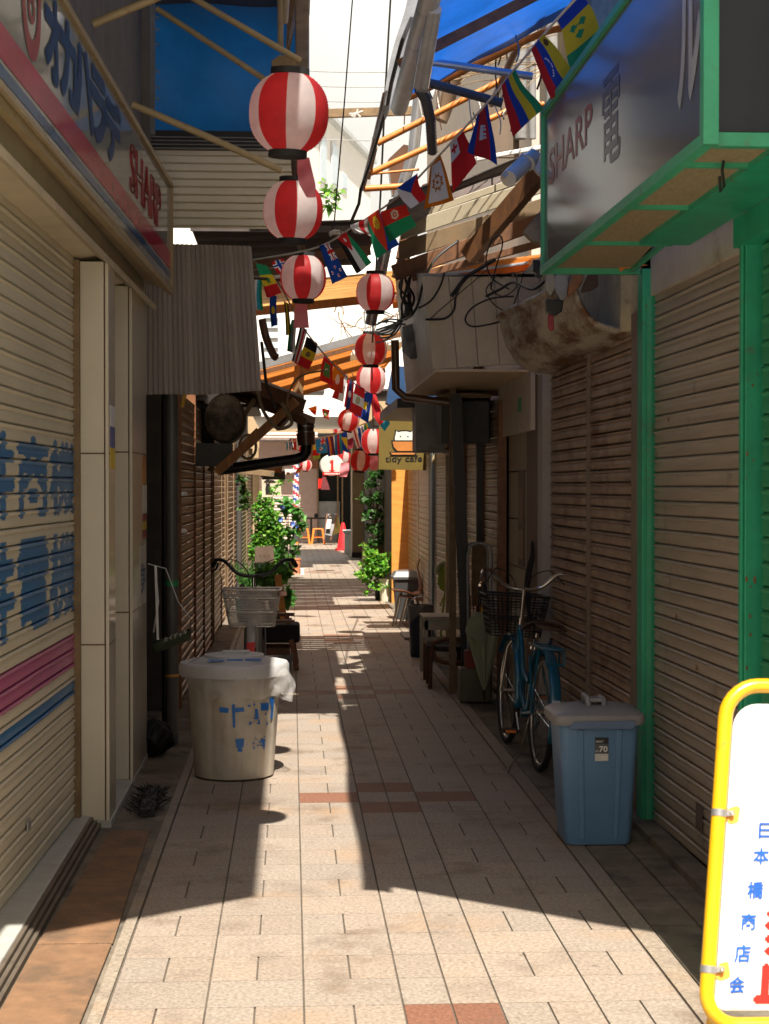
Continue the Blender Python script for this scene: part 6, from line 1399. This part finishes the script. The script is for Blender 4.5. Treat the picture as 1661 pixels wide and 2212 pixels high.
for k in range(10):
    b_0 = P(628+R.uniform(-10, 8), 1222, 29); stp = P(628+R.uniform(-12, 20), 1090+R.uniform(0, 60), 29); sm_.tube(spline([b_0, (b_0+stp)/2+V((R.gauss(0, .03), 0, 0)), stp], 5), .005, 5)
for (x, y) in ((609, 1096), (606, 1122), (632, 1132)):
    c = P(x, y, 28.8); fl = MB(); fl.lathe([(.004, .03), (.012, .0), (.042, -.012), (.045, -.008)], (0, 0, 0), 12)
    for v in fl.v: v[:] = (c+V((v.x, v.z, v.y)))[:]
    fl.build('blue_flower', mat('blue petal', (.15, .25, .75), rough=.6), mg)
m.build('leaves', M_leaf, mg); sm_.build('stems', mat('green stems', (.2, .28, .08), rough=.6), mg);
def pot(lab, x, yb, w_px, h_px, Y, mt, cat='pot', name='plant_pot', top=1.25, parent=False):
    b_0 = P(x, yb, Y); wd = w_px*Y/F/2; hh_ = h_px*Y/F; t = thing(name, lab, cat, V((b_0.x, Y, 0))) if parent else None
    q = MB(); q.lathe([(0, .005), (wd/top, .0), (wd*.98, hh_*.9), (wd*1.06, hh_*.9), (wd*1.06, hh_), (wd*.94, hh_), (wd*.9, hh_*.88), (0, hh_*.86)], (b_0.x, Y, 0), 28)
    if parent: q.build('pot', mt, t, smooth=40); return t, V((b_0.x, Y, hh_))
    return tag(q.build(name, mt, smooth=40, loc=(b_0.x, Y, 0)), lab, cat), V((b_0.x, Y, hh_))
pot('dark green plastic pot next to the terracotta one', 613, 1232, 26, 32, 31.2, M_dpot)
pot('terracotta pot standing by the climbing plant', 638, 1231, 24, 33, 31.0, M_terra)
pot('small white cup beside the terracotta pot', 653, 1232, 11, 13, 30.6, M_white)
m = MB()
for k in range(60):
    p = P(R.uniform(588, 632), R.uniform(1195, 1215), 30.8); leafmb(m, p, 2, (.03, .05, .03), .07, LG)
tag(m.build('trailing_leaves', M_leaf), 'pale trailing leaves spilling over the dark green pot', 'plant')
ws = thing('white_notice', 'white notice board on a thin metal stand by the bush', 'notice', V((-.42, 23.8, 0)))
m = MB(); m.prism([P(550, 1214, 24), P(592, 1214, 24), P(591, 1179, 24), P(551, 1181, 24)], (0, .012, 0)); m.build('board', mat('bright white board', (.85, .85, .85), rough=.5), ws)  # board in one even bright white
m = MB(); text(m, 'くらの', P(561, 1205, 23.98), V((P(583, 1205, 24).x-P(561, 1205, 24).x, 0, 0)), (0, 0, .045)); m.build('faint_lettering', mat('faint grey', (.4, .4, .42), rough=.6), ws)
m = MB()
for x in (547, 592): a = P(x, 1215, 24.02); m.tube([a, V((a.x, 24.02, 0))], .010, 6)
m.tube([P(546, 1215, 24.02), P(594, 1215, 24.02)], .008, 6); m.build('stand', M_steel, ws)
fe = thing('potted_fern', 'dark feathery fern behind the left bicycle handlebar', 'fern', V((-.5, 19.5, 0)))
m = MB(); base = P(532, 1280, 19.5)
for k in range(20):
    a = R.uniform(-1.0, 1.0); L_ = R.uniform(.2, .42); tip = base+V((math.sin(a)*L_*.7, R.uniform(-.1, .1), L_*math.cos(a*.6)))
    m.tube([base, (base+tip)/2+V((0, 0, .03)), tip], .003, 4, col=(.04, .1, .02))
    for j in range(12):
        p = base.lerp(tip, .25+.75*j/12)
        for s in (-1, 1):
            dd = V((s*.05*(1-j/16), R.uniform(-.02, .02), .025)); m.add([p, p+dd*.5+V((0, 0, .008)), p+dd, p+dd*.5-V((0, 0, .008))], [(0, 1, 2, 3)], R.choice(DG+MG))
m.build('fronds', M_leaf, fe)
q = MB(); q.lathe([(0, 0), (.10, 0), (.13, .3), (.12, .3), (0, .28)], (base.x, 19.5, 0), 20); q.build('pot', M_dpot, fe, smooth=40)
lp = thing('leafy_plant', 'leafy potted plant with palm shaped leaves behind basket', 'plant', V((-.2, 18, 0)))
m = MB(); sm_ = MB(); base = V((-.22, 18, .25))
for k in range(30):
    c = P(R.uniform(560, 618), R.uniform(1220, 1262), 18+R.uniform(-.2, .2))
    if k > 22: c = P(R.uniform(612, 630), R.uniform(1262, 1300), 18)
    sm_.tube([base, (base+c)/2+V((0, 0, .06)), c], .003, 4)
    for j in range(7):
        a = -.5+j*2*math.pi/7; d = V((math.cos(a), -.25, math.sin(a)*.75-.25)).normalized(); s = R.uniform(.08, .13); sd_ = V((-d.z, 0, d.x)).normalized()*s*.2
        m.add([c, c+d*s*.5+sd_, c+d*s, c+d*s*.5-sd_], [(0, 1, 2, 3)], R.choice(MG+DG[1:2]))
m.build('leaves', M_leaf, lp); sm_.build('stems', M_stem, lp)
q = MB(); q.lathe([(0, 0), (.11, 0), (.14, .28), (.13, .28), (0, .26)], (-.22, 18, 0), 20); q.build('pot', M_dpot, lp, smooth=40)
m = MB()
for k in range(5):
    c = P(588+R.uniform(-14, 10), 1012+R.uniform(-6, 10), 25); leafmb(m, c, 30, (.1, .08, .1), .06, DG)
m.build('foliage', M_leaf, hp_); q = MB(); b_0 = P(590, 1014, 25); q.lathe([(0, -.05), (.12, -.05), (.15, .07), (0, .07)], b_0, 16); q.build('basket', M_rtube, hp_)
vn = thing('hanging_vine', 'dark vine hanging down the stalls by grey pipe', 'vine', V((-.78, 22, 1.4)))
m = MB()
for k in range(26): c = P(521+R.uniform(-5, 7)+k*.3, 1030+k*2.6, 22); leafmb(m, c, 6, (.03, .05, .05), .06, DG)
m.build('leaves', M_leaf, vn); q = MB(); q.tube([P(520, 1020, 22), P(524, 1060, 22), P(532, 1100, 22)], .006, 5); q.build('stem', M_stem, vn)
vt = thing('climbing_vine', 'light green vine tips in front of the cat board', 'vine', V((-.3, 28.5, 1.4)))
m = MB()
for (x, y) in ((588, 1062), (596, 1052), (600, 1040), (610, 1034), (606, 1046), (592, 1068), (614, 1030), (584, 1078), (626, 1036)): leafmb(m, P(x, y, 28.5), 9, (.05, .06, .05), .06, LG)
m.build('leaves', M_leaf, vt); q = MB(); q.tube([P(582, 1095, 28.5), P(592, 1065, 28.5), P(603, 1042, 28.5), P(630, 1033, 28.5)], .005, 5); q.build('stem', M_stem, vt)
# right side plants
rt_ = thing('barrel_tree', 'dark shrub growing from an old wooden barrel on right', 'shrub', V((1.55, 30, 0)))
m = MB(); sm_ = MB(); c0 = V((P(812, 1200, 30).x, 30, .45))
for (x, y, rx, ry, n) in ((812, 1022, .14, .12, 110), (830, 1010, .12, .12, 90), (800, 1045, .14, .08, 80), (792, 1078, .16, .07, 110), (800, 1110, .16, .12, 120), (822, 1075, .1, .14, 80), (815, 1140, .2, .10, 150), (826, 1160, .14, .1, 110), (835, 1110, .1, .12, 80), (808, 1170, .14, .1, 90)):
    c = P(x, y, 29.7); leafmb(m, c, n, (rx, .2, ry), .07, DG+MG[2:]); stems(sm_, (c0.x, 30, .9), [c]+[c+V((R.uniform(-rx, rx), 0, R.uniform(-ry, ry))) for _ in range(3)], .010)
sm_.tube(spline([c0, V((c0.x+.05, 30, .8)), P(830, 1090, 30), P(835, 1030, 30)], 5), .018, 6)
m.build('foliage', M_leaf, rt_); sm_.build('branches', M_wood2, rt_)
q = MB(); b_0 = P(811, 1225, 30); q.lathe([(0, 0), (.21, 0), (.24, .2), (.245, .4), (.23, .62), (.21, .62), (0, .58)], (b_0.x, 30, 0), 24); q.build('barrel', mat('grey barrel wood', (.2, .15, .1), rough=.8, var=.35, scale=4, vs=(8, 8, .5)), rt_, smooth=50)
gb3 = thing('potted_bush', 'bright green leafy plant in a white pot at right', 'bush', V((1.3, 23.6, 0)))
m = MB(); sm_ = MB()
for (x, y, rx, ry, n) in ((800, 1222, .16, .12, 170), (822, 1228, .16, .12, 190), (788, 1242, .12, .08, 100), (812, 1205, .10, .10, 90), (795, 1195, .06, .1, 50), (838, 1215, .1, .12, 90), (775, 1240, .07, .03, 30), (815, 1262, .14, .08, 70), (836, 1262, .08, .1, 40), (792, 1278, .05, .05, 16), (787, 1178, .03, .05, 16)):
    c = P(x, y, 23.4); leafmb(m, c, n, (rx, .18, ry), .06, LG); stems(sm_, V((P(826, 0, 23.5).x, 23.5, .3)), [c, c+V((R.uniform(-rx, rx), 0, R.uniform(-ry, ry)))], .005)
m.build('foliage', M_leaf, gb3); sm_.build('stems', M_stem, gb3)
q = MB(); b_0 = P(833, 1300, 23.4); q.lathe([(0, 0), (.075, 0), (.095, .29), (.10, .29), (.10, .32), (.09, .32), (0, .3)], (b_0.x, 23.4, 0), 24); q.build('pot', mat('cream pot', (.6, .56, .46), rough=.6), gb3, smooth=40)
pot('tall black pot beside the white potted plant', 816, 1296, 14, 40, 23.7, M_black)
# tree far behind
ft = thing('far_tree', 'green tree crown showing between far flags and lanterns', 'tree', V((1.5, 62, 0)))
m = MB(); q = MB(); c0 = P(705, 1000, 62); q.tube([V((c0.x+.6, 62, 0)), V((c0.x+.5, 62, 2)), P(715, 935, 62)], [.16, .12, .06], 8)
for (x, y, rx, ry) in ((708, 925, .5, .4), (724, 912, .4, .35), (690, 940, .35, .25), (735, 935, .4, .3), (715, 945, .5, .3)): c = P(x, y, 62); leafmb(m, c, 260, (rx, .4, ry), .16, LG); q.tube([P(715, 940, 62), c], .04, 5)
m.build('crown', M_leaf, ft); q.build('trunk', M_wood2, ft)
sp_ = thing('vine_sprig', 'small bright green leafy sprig in the sky gap', 'plant', P(705, 425, 18))
m = MB(); q = MB()
for (x, y) in ((700, 415), (712, 408), (722, 412), (706, 430), (716, 432), (698, 440), (726, 424), (710, 446), (702, 398)): leafmb(m, P(x, y, 18), 7, (.05, .04, .04), .10, LG, asp=.25)
q.tube([P(668, 420, 18), P(700, 418, 18), P(728, 415, 18)], .008, 5); m.build('leaves', M_leaf, sp_); q.build('stem', M_stem, sp_)
# ================================================================ FAR END ITEMS
def stool(lab, x, yb, Y):
    t = thing('metal_stool', lab, 'stool', (0, 0, 0), 'orange metal stools at alley end')
    m = MB(); m.lathe([(0, .45), (.15, .45), (.165, .44), (.165, .425)], (0, 0, 0), 4); m.v = [V((v.x*.8-v.y*.8, v.x*.8+v.y*.8, v.z)) for v in m.v]; m.build('seat', M_stool, t, bevel=.004)
    for sx in (-1, 1):
        for sy in (-1, 1): m = MB(); m.bar((.12*sx, .12*sy, .44), (.18*sx, .18*sy, 0), .05, .02, (0, 1, 0)); m.build('leg', M_stool, t)
    m = MB()
    for sx in (-1, 1): m.bar((.15*sx, -.15, .2), (.15*sx, .15, .2), .012, .02); m.bar((-.15, .15*sx, .2), (.15, .15*sx, .2), .012, .02)
    m.build('stretcher', M_stool, t)
    p = P(x, yb, Y); t.location = (p.x, Y, 0); return t
s0 = stool('orange metal stool fully in view at alley end', 687, 1167, 47)
p = P(655, 1167, 47); dup(s0, (p.x, 47, 0), 'orange metal stool partly hidden by climbing plant leaves')
tb = thing('cafe_table', 'small dark cafe table behind the orange stools', 'table', V((.7, 47.6, 0)))
p = P(672, 1120, 47.8); m = MB(); m.box((p.x-.35, 47.5, .70), (p.x+.42, 48.1, .74)); m.build('table_top', M_black, tb)
m = MB(); m.tube([(p.x, 47.8, 0), (p.x, 47.8, .7)], .03, 8); m.lathe([(0, 0), (.2, 0), (.2, .02), (0, .03)], (p.x, 47.8, 0), 16); m.build('pedestal', M_black, tb)
m = MB(); m.lathe([(0, .74), (.03, .74), (.035, .86), (.03, .86), (0, .75)], (p.x-.12, 47.7, 0), 12); tag(m.build('drinking_glass', M_bag), 'clear glass standing on the dark cafe table', 'glass')
m = MB(); m.lathe([(0, .74), (.05, .74), (.06, .82), (.03, .86), (0, .86)], (p.x+.14, 47.7, 0), 12); tag(m.build('condiment_jar', M_black), 'dark jar standing on the cafe table', 'jar')
af = thing('a_board', 'black wooden pavement menu board beside the red cone', 'menu board', V((1.3, 46.5, 0)))
a, b, c, d = P(701, 1149, 46.4), P(718, 1150, 46.4), P(727, 1110, 46.8), P(707, 1110, 46.8)
m = MB(); m.prism([P(702, 1155, 46.4), P(716, 1158, 46.4), P(729, 1110, 46.8), P(707, 1110, 46.8)], (0, .03, 0)); m.build('front_board', M_dgrey, af)
m = MB(); m.prism([P(717, 1157, 46.42), P(739, 1148, 47.1), P(729, 1112, 46.84)], (.0, .03, 0)); m.build('side_board', M_ochre, af)
m = MB(); m.bar(P(700, 1168, 46.38), P(707, 1110, 46.78), .04, .03); m.bar(P(714, 1168, 46.38), P(728, 1110, 46.78), .04, .03); m.build('frame', M_wood, af)
m = MB(); m.prism([P(704, 1142, 46.36), P(713, 1142, 46.36), P(716, 1122, 46.5), P(707, 1122, 46.5)], (0, -.01, 0)); m.disc(P(713, 1117, 46.6), V((.03, 0, 0)), V((0, 0, .03))); m.build('menu_paper', M_pinkpaper if False else mat('pink paper', (.7, .55, .5), rough=.7), af)
cn = thing('traffic_cone', 'red traffic cone standing at far right of alley', 'traffic cone', V((1.35, 42, 0)))
p = P(741, 1171, 42.5); m = MB(); m.lathe([(.19, .04), (.17, .05), (.155, .06), (.05, .66), (.035, .7), (0, .7)], (p.x, 42.5, 0), 24); m.build('cone', M_cone, cn, smooth=40)
m = MB(); m.box((p.x-.2, 42.3, 0), (p.x+.2, 42.7, .04)); m.build('base', M_cone, cn)
pe = thing('plinth', 'pale blue grey stone plinth against the beige wall', 'plinth', V((1.4, 40, 0)))
p = P(752, 1188, 40.5); m = MB(); m.box((p.x-.09, 40.3, 0), (p.x+.12, 40.7, .48)); m.build('block', mat('pale blue stone', (.45, .5, .52), rough=.7), pe)
m = MB(); m.lathe([(0, .48), (.10, .48), (.16, .55), (.13, .57), (0, .55)], (p.x, 40.5, 0), 20); m.build('bowl', mat('pale blue stone', rough=.7), pe, smooth=40)
m = MB(); m.prism([P(687, 1055, 45), P(696, 1055, 45), P(696, 1034, 45), P(688, 1034, 45)], (0, .05, 0)); tag(m.build('red_banner', M_redp), 'small red banner hanging in the dark far doorway', 'banner')
# ================================================================ RIGHT ITEMS
bkn = thing('rubbish_bin', 'large charcoal bin with lid by the orange panel', 'bin', V((1.38, 20.2, 0)))
a = P(880, 1339, 20.1); m = MB(); loft(m, [(rrect(.13, .13, .02), .01), (rrect(.165, .16, .02), .5)], V((a.x, 20.2, 0))); m.build('body', M_dgrey, bkn, smooth=30)
m = MB(); loft(m, [(rrect(.185, .18, .02), .49), (rrect(.19, .185, .02), .52), (rrect(.15, .15, .02), .585), (rrect(.05, .05, .02), .60)], V((a.x, 20.2, 0))); m.build('lid', mat('grey bin lid 2', (.1, .1, .105), rough=.45), bkn, smooth=30)
def plychair(lab, dx, dz):
    t = thing('plywood_chair', lab, 'chair', V((1.2, 19.3, 0)), 'stacked bent plywood chairs')
    Y = 19.3
    def sh_(u, v):
        pts_ = [(848, 1274), (870, 1276), (892, 1283), (905, 1280), (909, 1268), (905, 1245), (900, 1225), (904, 1206)]
        s = v*(len(pts_)-1); i = min(int(s), len(pts_)-2); k = s-i; x = pts_[i][0]*(1-k)+pts_[i+1][0]*k; y = pts_[i][1]*(1-k)+pts_[i+1][1]*k
        p = P(x+dx, y+dz, Y); wv = .2 if v < .55 else .2-.06*math.sin((v-.55)/.45*math.pi); p.y += (u-.5)*2*wv; return p
    m = MB(); m.grid(sh_, 4, 36); m.build('shell', M_redwood, t, smooth=60, thick=.014)
    for (xa, ya_, xb, Yo) in ((862, 1280, 846, -.16), (868, 1280, 856, .16), (895, 1284, 905, -.16), (895, 1284, 910, .16)):
        m = MB(); p1 = P(xa+dx, ya_+dz, Y); p1.y += Yo*.7; g_0 = P(xb+dx, 1350, Y); m.tube([p1, V((g_0.x, Y+Yo, 0))], .011, 8); m.build('leg', M_chrome, t, smooth=50)
    return t
plychair('upper bent plywood chair with chrome legs by charcoal bin', 0, 0)
plychair('lower bent plywood chair nested under the upper one', 14, 12)
gch = thing('folding_chair', 'olive green folding chair leaning at the grey shutter', 'chair', V((1.4, 16.4, 0)))
m = MB(); m.prism([P(945, 1262, 16.4), P(952, 1274, 16.4), P(992, 1274, 16.3), P(992, 1225, 16.3), P(985, 1217, 16.3), P(958, 1214, 16.4), P(949, 1222, 16.4)], (0, .05, 0)); m.build('backrest', M_lgreen, gch, bevel=.01)
m = MB(); m.tube([P(943, 1238, 16.38), P(946, 1224, 16.38), P(955, 1216, 16.38), P(975, 1213, 16.36), P(990, 1215, 16.3)], .022, 8); m.build('rim', mat('pale green rim', (.4, .48, .3), rough=.5), gch, smooth=50)
m = MB(); m.tube([P(962, 1274, 16.4), P(955, 1330, 16.4), P(950, 1395, 16.4)], .012, 6); m.tube([P(985, 1274, 16.4), P(985, 1330, 16.4), P(986, 1395, 16.4)], .012, 6); m.build('leg', M_lgreen, gch)
m = MB(); m.tube(spline([P(950, 1310, 16.2), P(960, 1285, 16.2), P(966, 1268, 16.2), P(956, 1262, 16.2), P(951, 1270, 16.2), P(960, 1278, 16.2), P(968, 1290, 16.2), P(962, 1320, 16.2)]), .008, 6); tag(m.build('scroll_iron', M_lgreen), 'olive scrolled iron piece below the green folding chair', 'ironwork')
nb = thing('rubbish_bin', 'tall navy bin with a clear bag over its rim', 'bin', V((1.2, 15.7, 0)))
a = P(910, 1425, 15.6); m = MB(); m.lathe([(0, .005), (.095, .0), (.115, .46), (.122, .46), (.122, .49), (.11, .49), (.10, .02)], (a.x, 15.7, 0), 32); m.build('body', M_navyb, nb, smooth=40)
def nbag(u, v):
    an = u*6.283; z = .495-(.13+.05*math.sin(an*2+1))*v; r = .125+.012*math.sin(9*an+5*v)*v+.01*v; return V((a.x+r*math.cos(an), 15.7+r*math.sin(an), z))
m = MB(); m.grid(nbag, 60, 8); m.build('bag_liner', M_bag, nb, smooth=60)
m = MB(); m.tube([V((a.x+.11*math.cos(k*.157), 15.68, .49+.08*math.sin(k*.157))) for k in range(21)], .004, 5); m.build('wire_handle', M_steel, nb)
m = MB(); m.box((P(866, 0, 18).x, 17.4, .0), (P(895, 0, 18).x, 18.1, .03)); tag(m.build('grey_slab', M_grey, bevel=.005), 'flat grey slab lying on the paving by navy bin', 'slab')
wt = thing('side_table', 'low cream side table with peeling paint beside timber post', 'table', V((1.2, 14.3, 0)))
a = P(914, 1335, 14.1); m = MB(); m.box((a.x, 14.05, a.z-.01), (a.x+.5, 14.5, a.z+.014)); m.build('table_top', mat('cream peeling paint', (.5, .46, .36), rough=.6, var=.2, dirt=(.2, .14, .08), damt=.4), wt, bevel=.004)
m = MB(); m.box((a.x+.01, 14.07, a.z-.10), (a.x+.49, 14.09, a.z-.012)); m.build('apron', mat('cream peeling paint', rough=.6), wt)
for xx in (a.x+.02, a.x+.46):
    for yy in (14.09, 14.45): m = MB(); m.bar((xx, yy, 0), (xx, yy, a.z-.02), .04, .04, (0, 1, 0)); m.build('leg', mat('cream peeling paint', rough=.6), wt)
st2 = thing('wooden_stool', 'dark wooden stool with ragged padded top under table', 'stool', V((1.2, 13.6, 0)))
a = P(918, 1388, 13.6)
m = MB(); m.box((a.x, 13.5, a.z-.02), (a.x+.34, 13.85, a.z+.025)); m.build('pad', mat('ragged pad', (.2, .16, .12), rough=.9, var=.4), st2, bevel=.014)
for xx in (a.x+.02, a.x+.30):
    for yy in (13.54, 13.82): m = MB(); m.bar((xx+(.0), yy, 0), (xx, yy, a.z-.02), .035, .035, (0, 1, 0)); m.build('leg', M_wood, st2)
bw = thing('bentwood_stool', 'bentwood stool with a curved back rail by timber post', 'stool', V((1.2, 13.25, 0)))
m = MB(); m.tube(spline([P(929, 1492, 13.2), P(931, 1420, 13.2), P(936, 1392, 13.2), P(955, 1382, 13.2), P(985, 1380, 13.2), P(1000, 1395, 13.2), P(1002, 1480, 13.3)]), .016, 8); m.build('bent_leg', M_wood, bw, smooth=50)
m = MB(); m.tube(spline([P(932, 1400, 13.2), P(945, 1425, 13.2), P(970, 1432, 13.2), P(1000, 1430, 13.2)]), .016, 8); m.build('rail', M_wood, bw, smooth=50)
m = MB(); m.lathe([(0, -.02), (.17, -.02), (.18, 0), (.17, .02), (0, .025)], P(968, 1398, 13.42), 24); m.build('seat', M_cush, bw, smooth=40)
# trolleys / racks
def cart(lab, dx, Y):
    t = thing('folding_trolley', lab, 'trolley', V((1.3, Y, 0)), 'folded steel trolleys by the leaning post')
    q_ = lambda x, y: P(x+dx, y, Y)
    m = MB(); m.tube([q_(1012, 1510), q_(1010, 1200), q_(1016, 1180), q_(1028, 1173), q_(1050, 1174), q_(1060, 1182), q_(1062, 1200), q_(1060, 1510)], .010, 8); m.build('handle_frame', M_grey, t, smooth=50)
    m = MB()
    for k in range(9): y = 1290+k*24; m.tube([q_(1012, y), q_(1061, y)], .003, 4)
    for k in range(7): x = 1016+k*7; m.tube([q_(x, 1285), q_(x, 1490)], .003, 4)
    m.build('wire_grid', M_rtube, t); return t
cart('rear folded steel trolley with a rounded handle', -8, 12.7); cart('front folded steel trolley with a rounded handle', 0, 12.5)
m = MB(); m.prism([P(1019, 1310, 12.9), P(1050, 1310, 12.9), P(1052, 1178, 12.9), P(1020, 1178, 12.9)], (0, .05, 0)); tag(m.build('brown_board', M_wood2), 'brown panelled board standing behind the folded trolleys', 'board')
m = MB(); m.box((P(990, 0, 12.4).x, 12.25, .01), (P(1058, 0, 12.4).x, 12.45, .26)); tag(m.build('storage_box', mat('murky box', (.09, .08, .055), rough=.35, var=.4), bevel=.01), 'murky dark plastic box on ground below the umbrella', 'box')
m = MB(); a, b = P(1004, 1468, 12.3), P(1034, 1405, 12.3); m.prism([(a.x+.01, 12.27, a.z), (b.x-.01, 12.27, a.z), (b.x+.0, 12.27, b.z), (a.x, 12.27, b.z)], (0, .12, 0)); tag(m.build('red_bucket', mat('dull red', (.2, .02, .015), rough=.5), bevel=.008), 'dull red bucket behind the sage umbrella', 'bucket')
um = thing('umbrella', 'sage green folded umbrella hanging point down on trolley', 'umbrella', P(1048, 1400, 11.9))
def umf(u, v):
    a = u*2*math.pi; c = P(1040+6*v, 1322, 11.9).lerp(P(1046, 1490, 11.9), v); w_3 = .115*(1-v)**.85*(.35+.65*min(1, v*4.5))+.006; r = w_3*(1+.28*math.cos(8*a)); 
    return c+V((r*math.cos(a), r*.6*math.sin(a), 0))
m = MB(); m.grid(umf, 64, 24)
fl0 = P(1030, 1330, 11.8); m.add([P(1005, 1365, 11.78), P(1018, 1335, 11.8), P(1040, 1322, 11.82), P(1046, 1400, 11.8), P(1030, 1385, 11.78)], [(0, 4, 3, 2, 1)])
m.build('canopy', M_sage, um, smooth=70)
m = MB(); m.tube([P(1046, 1490, 11.9), P(1047, 1512, 11.9)], .008, 6); m.tube([P(1043, 1325, 11.9), P(1046, 1290, 11.9), P(1050, 1268, 11.9)], .009, 6); m.build('shaft', M_black, um)
m = MB(); m.tube([P(1043, 1325, 11.88), P(1047, 1290, 11.88)], .016, 8); m.build('handle', M_yellow, um, smooth=50)
m = MB(); m.tube(spline([P(1036, 1310, 12.0), P(1036, 1275, 12.0), P(1041, 1262, 12.0), P(1047, 1264, 12.0), P(1050, 1290, 12.0)]), .012, 8); tag(m.build('hooked_umbrella', M_black, smooth=50), 'black hooked handle of another umbrella behind the sage one', 'umbrella')
m = MB()
def cu2(u, v):
    pts_ = [P(1150, 1168, 10.9), P(1150, 1200, 10.9), P(1142, 1235, 10.9), P(1138, 1270, 10.9), P(1142, 1320, 10.9), P(1155, 1360, 10.9)]; s = v*5; i = min(int(s), 4); p = pts_[i].lerp(pts_[i+1], s-i); p.x += (u-.5)*.04*math.sin(math.pi*(v*.85+.1)); return p
m.grid(cu2, 3, 24); tag(m.build('leaning_strip', M_rubber, smooth=60, thick=.02), 'black curved strip leaning at the grey white post', 'strip')
# ================================================================ CAMERA, HANGING THINGS
cc = thing('security_camera', 'white bullet security camera on a bracket by green sign', 'security camera', P(1130, 360, 8.4))
a, b = P(1098, 386, 8.3), P(1142, 345, 8.5)
m = MB(); m.tube([a, b], .042, 18); m.build('body', M_camw, cc, smooth=50)
m = MB(); m.tube([P(1138, 352, 8.45), P(1152, 338, 8.5), P(1165, 345, 8.5)], [.045, .04, .03], 14); m.build('rear_cap', M_camw, cc, smooth=50)
m = MB(); m.prism([P(1085, 378, 8.25), P(1128, 330, 8.45), P(1135, 334, 8.45), P(1092, 384, 8.25)], (0, .09, 0)); m.build('sun_shield', M_camw, cc)
m = MB(); m.bar(P(1150, 345, 8.5), P(1172, 372, 8.5), .05, .05); m.build('bracket', M_steel, cc)
gh = 'odds and ends hanging under the green sign'
def hang(nm, lab, pts, Y, mt, cat, t=.02):
    q = MB(); q.prism([P(x, y, Y) for x, y in pts], (0, t, 0)); return tag(q.build(nm, mt, bevel=.006), lab, cat, gh)
hang('work_glove', 'grey work glove dangling under the end of green sign', [(1205, 585), (1222, 588), (1228, 610), (1225, 640), (1212, 650), (1200, 628), (1195, 605)], 7.93, mat('grey knit', (.25, .25, .27), rough=.9), 'glove', .05)
hang('cloth_rag', 'pale dirty rag hung beside the grey work glove', [(1180, 592), (1198, 588), (1200, 620), (1190, 640), (1178, 622)], 7.93, mat('pale rag', (.28, .26, .23), rough=.9), 'rag', .04)
hang('cloth_rag', 'brown curled leather scrap under the green sign', [(1240, 590), (1262, 592), (1258, 612), (1240, 632), (1226, 640), (1228, 618)], 7.93, M_rtube, 'rag', .04)
hang('cloth_rag', 'dark square cloth scrap hung furthest right on sign', [(1272, 590), (1292, 588), (1293, 618), (1276, 628), (1255, 632), (1262, 610)], 7.93, M_brn, 'rag', .03)
hang('tool_holster', 'black tool holster with red strap hanging above rusty hood', [(1180, 645), (1218, 648), (1215, 672), (1200, 682), (1182, 672)], 7.93, M_black, 'holster', .06)
hang('red_strap', 'red and blue strap hanging below the black holster', [(1184, 678), (1196, 680), (1198, 712), (1190, 716), (1184, 705)], 7.93, mat('dull red strap', (.25, .03, .04), rough=.7), 'strap')
hang('orange_clip', 'long orange plastic shard clipped on green sign edge', [(1335, 570), (1355, 564), (1402, 572), (1370, 578), (1350, 580), (1340, 588)], 7.75, M_ortube, 'clip', .015)
hang('black_plug', 'black plug adaptor hanging at the sign corner', [(1152, 560), (1172, 562), (1172, 590), (1166, 598), (1158, 586), (1152, 585)], 8.9, M_black, 'plug', .05)
hang('hanging_bag', 'dark mossy bag hung behind the far end of green sign', [(1130, 500), (1180, 440), (1190, 470), (1190, 530), (1150, 520)], 7.93, M_concd, 'bag', .06)
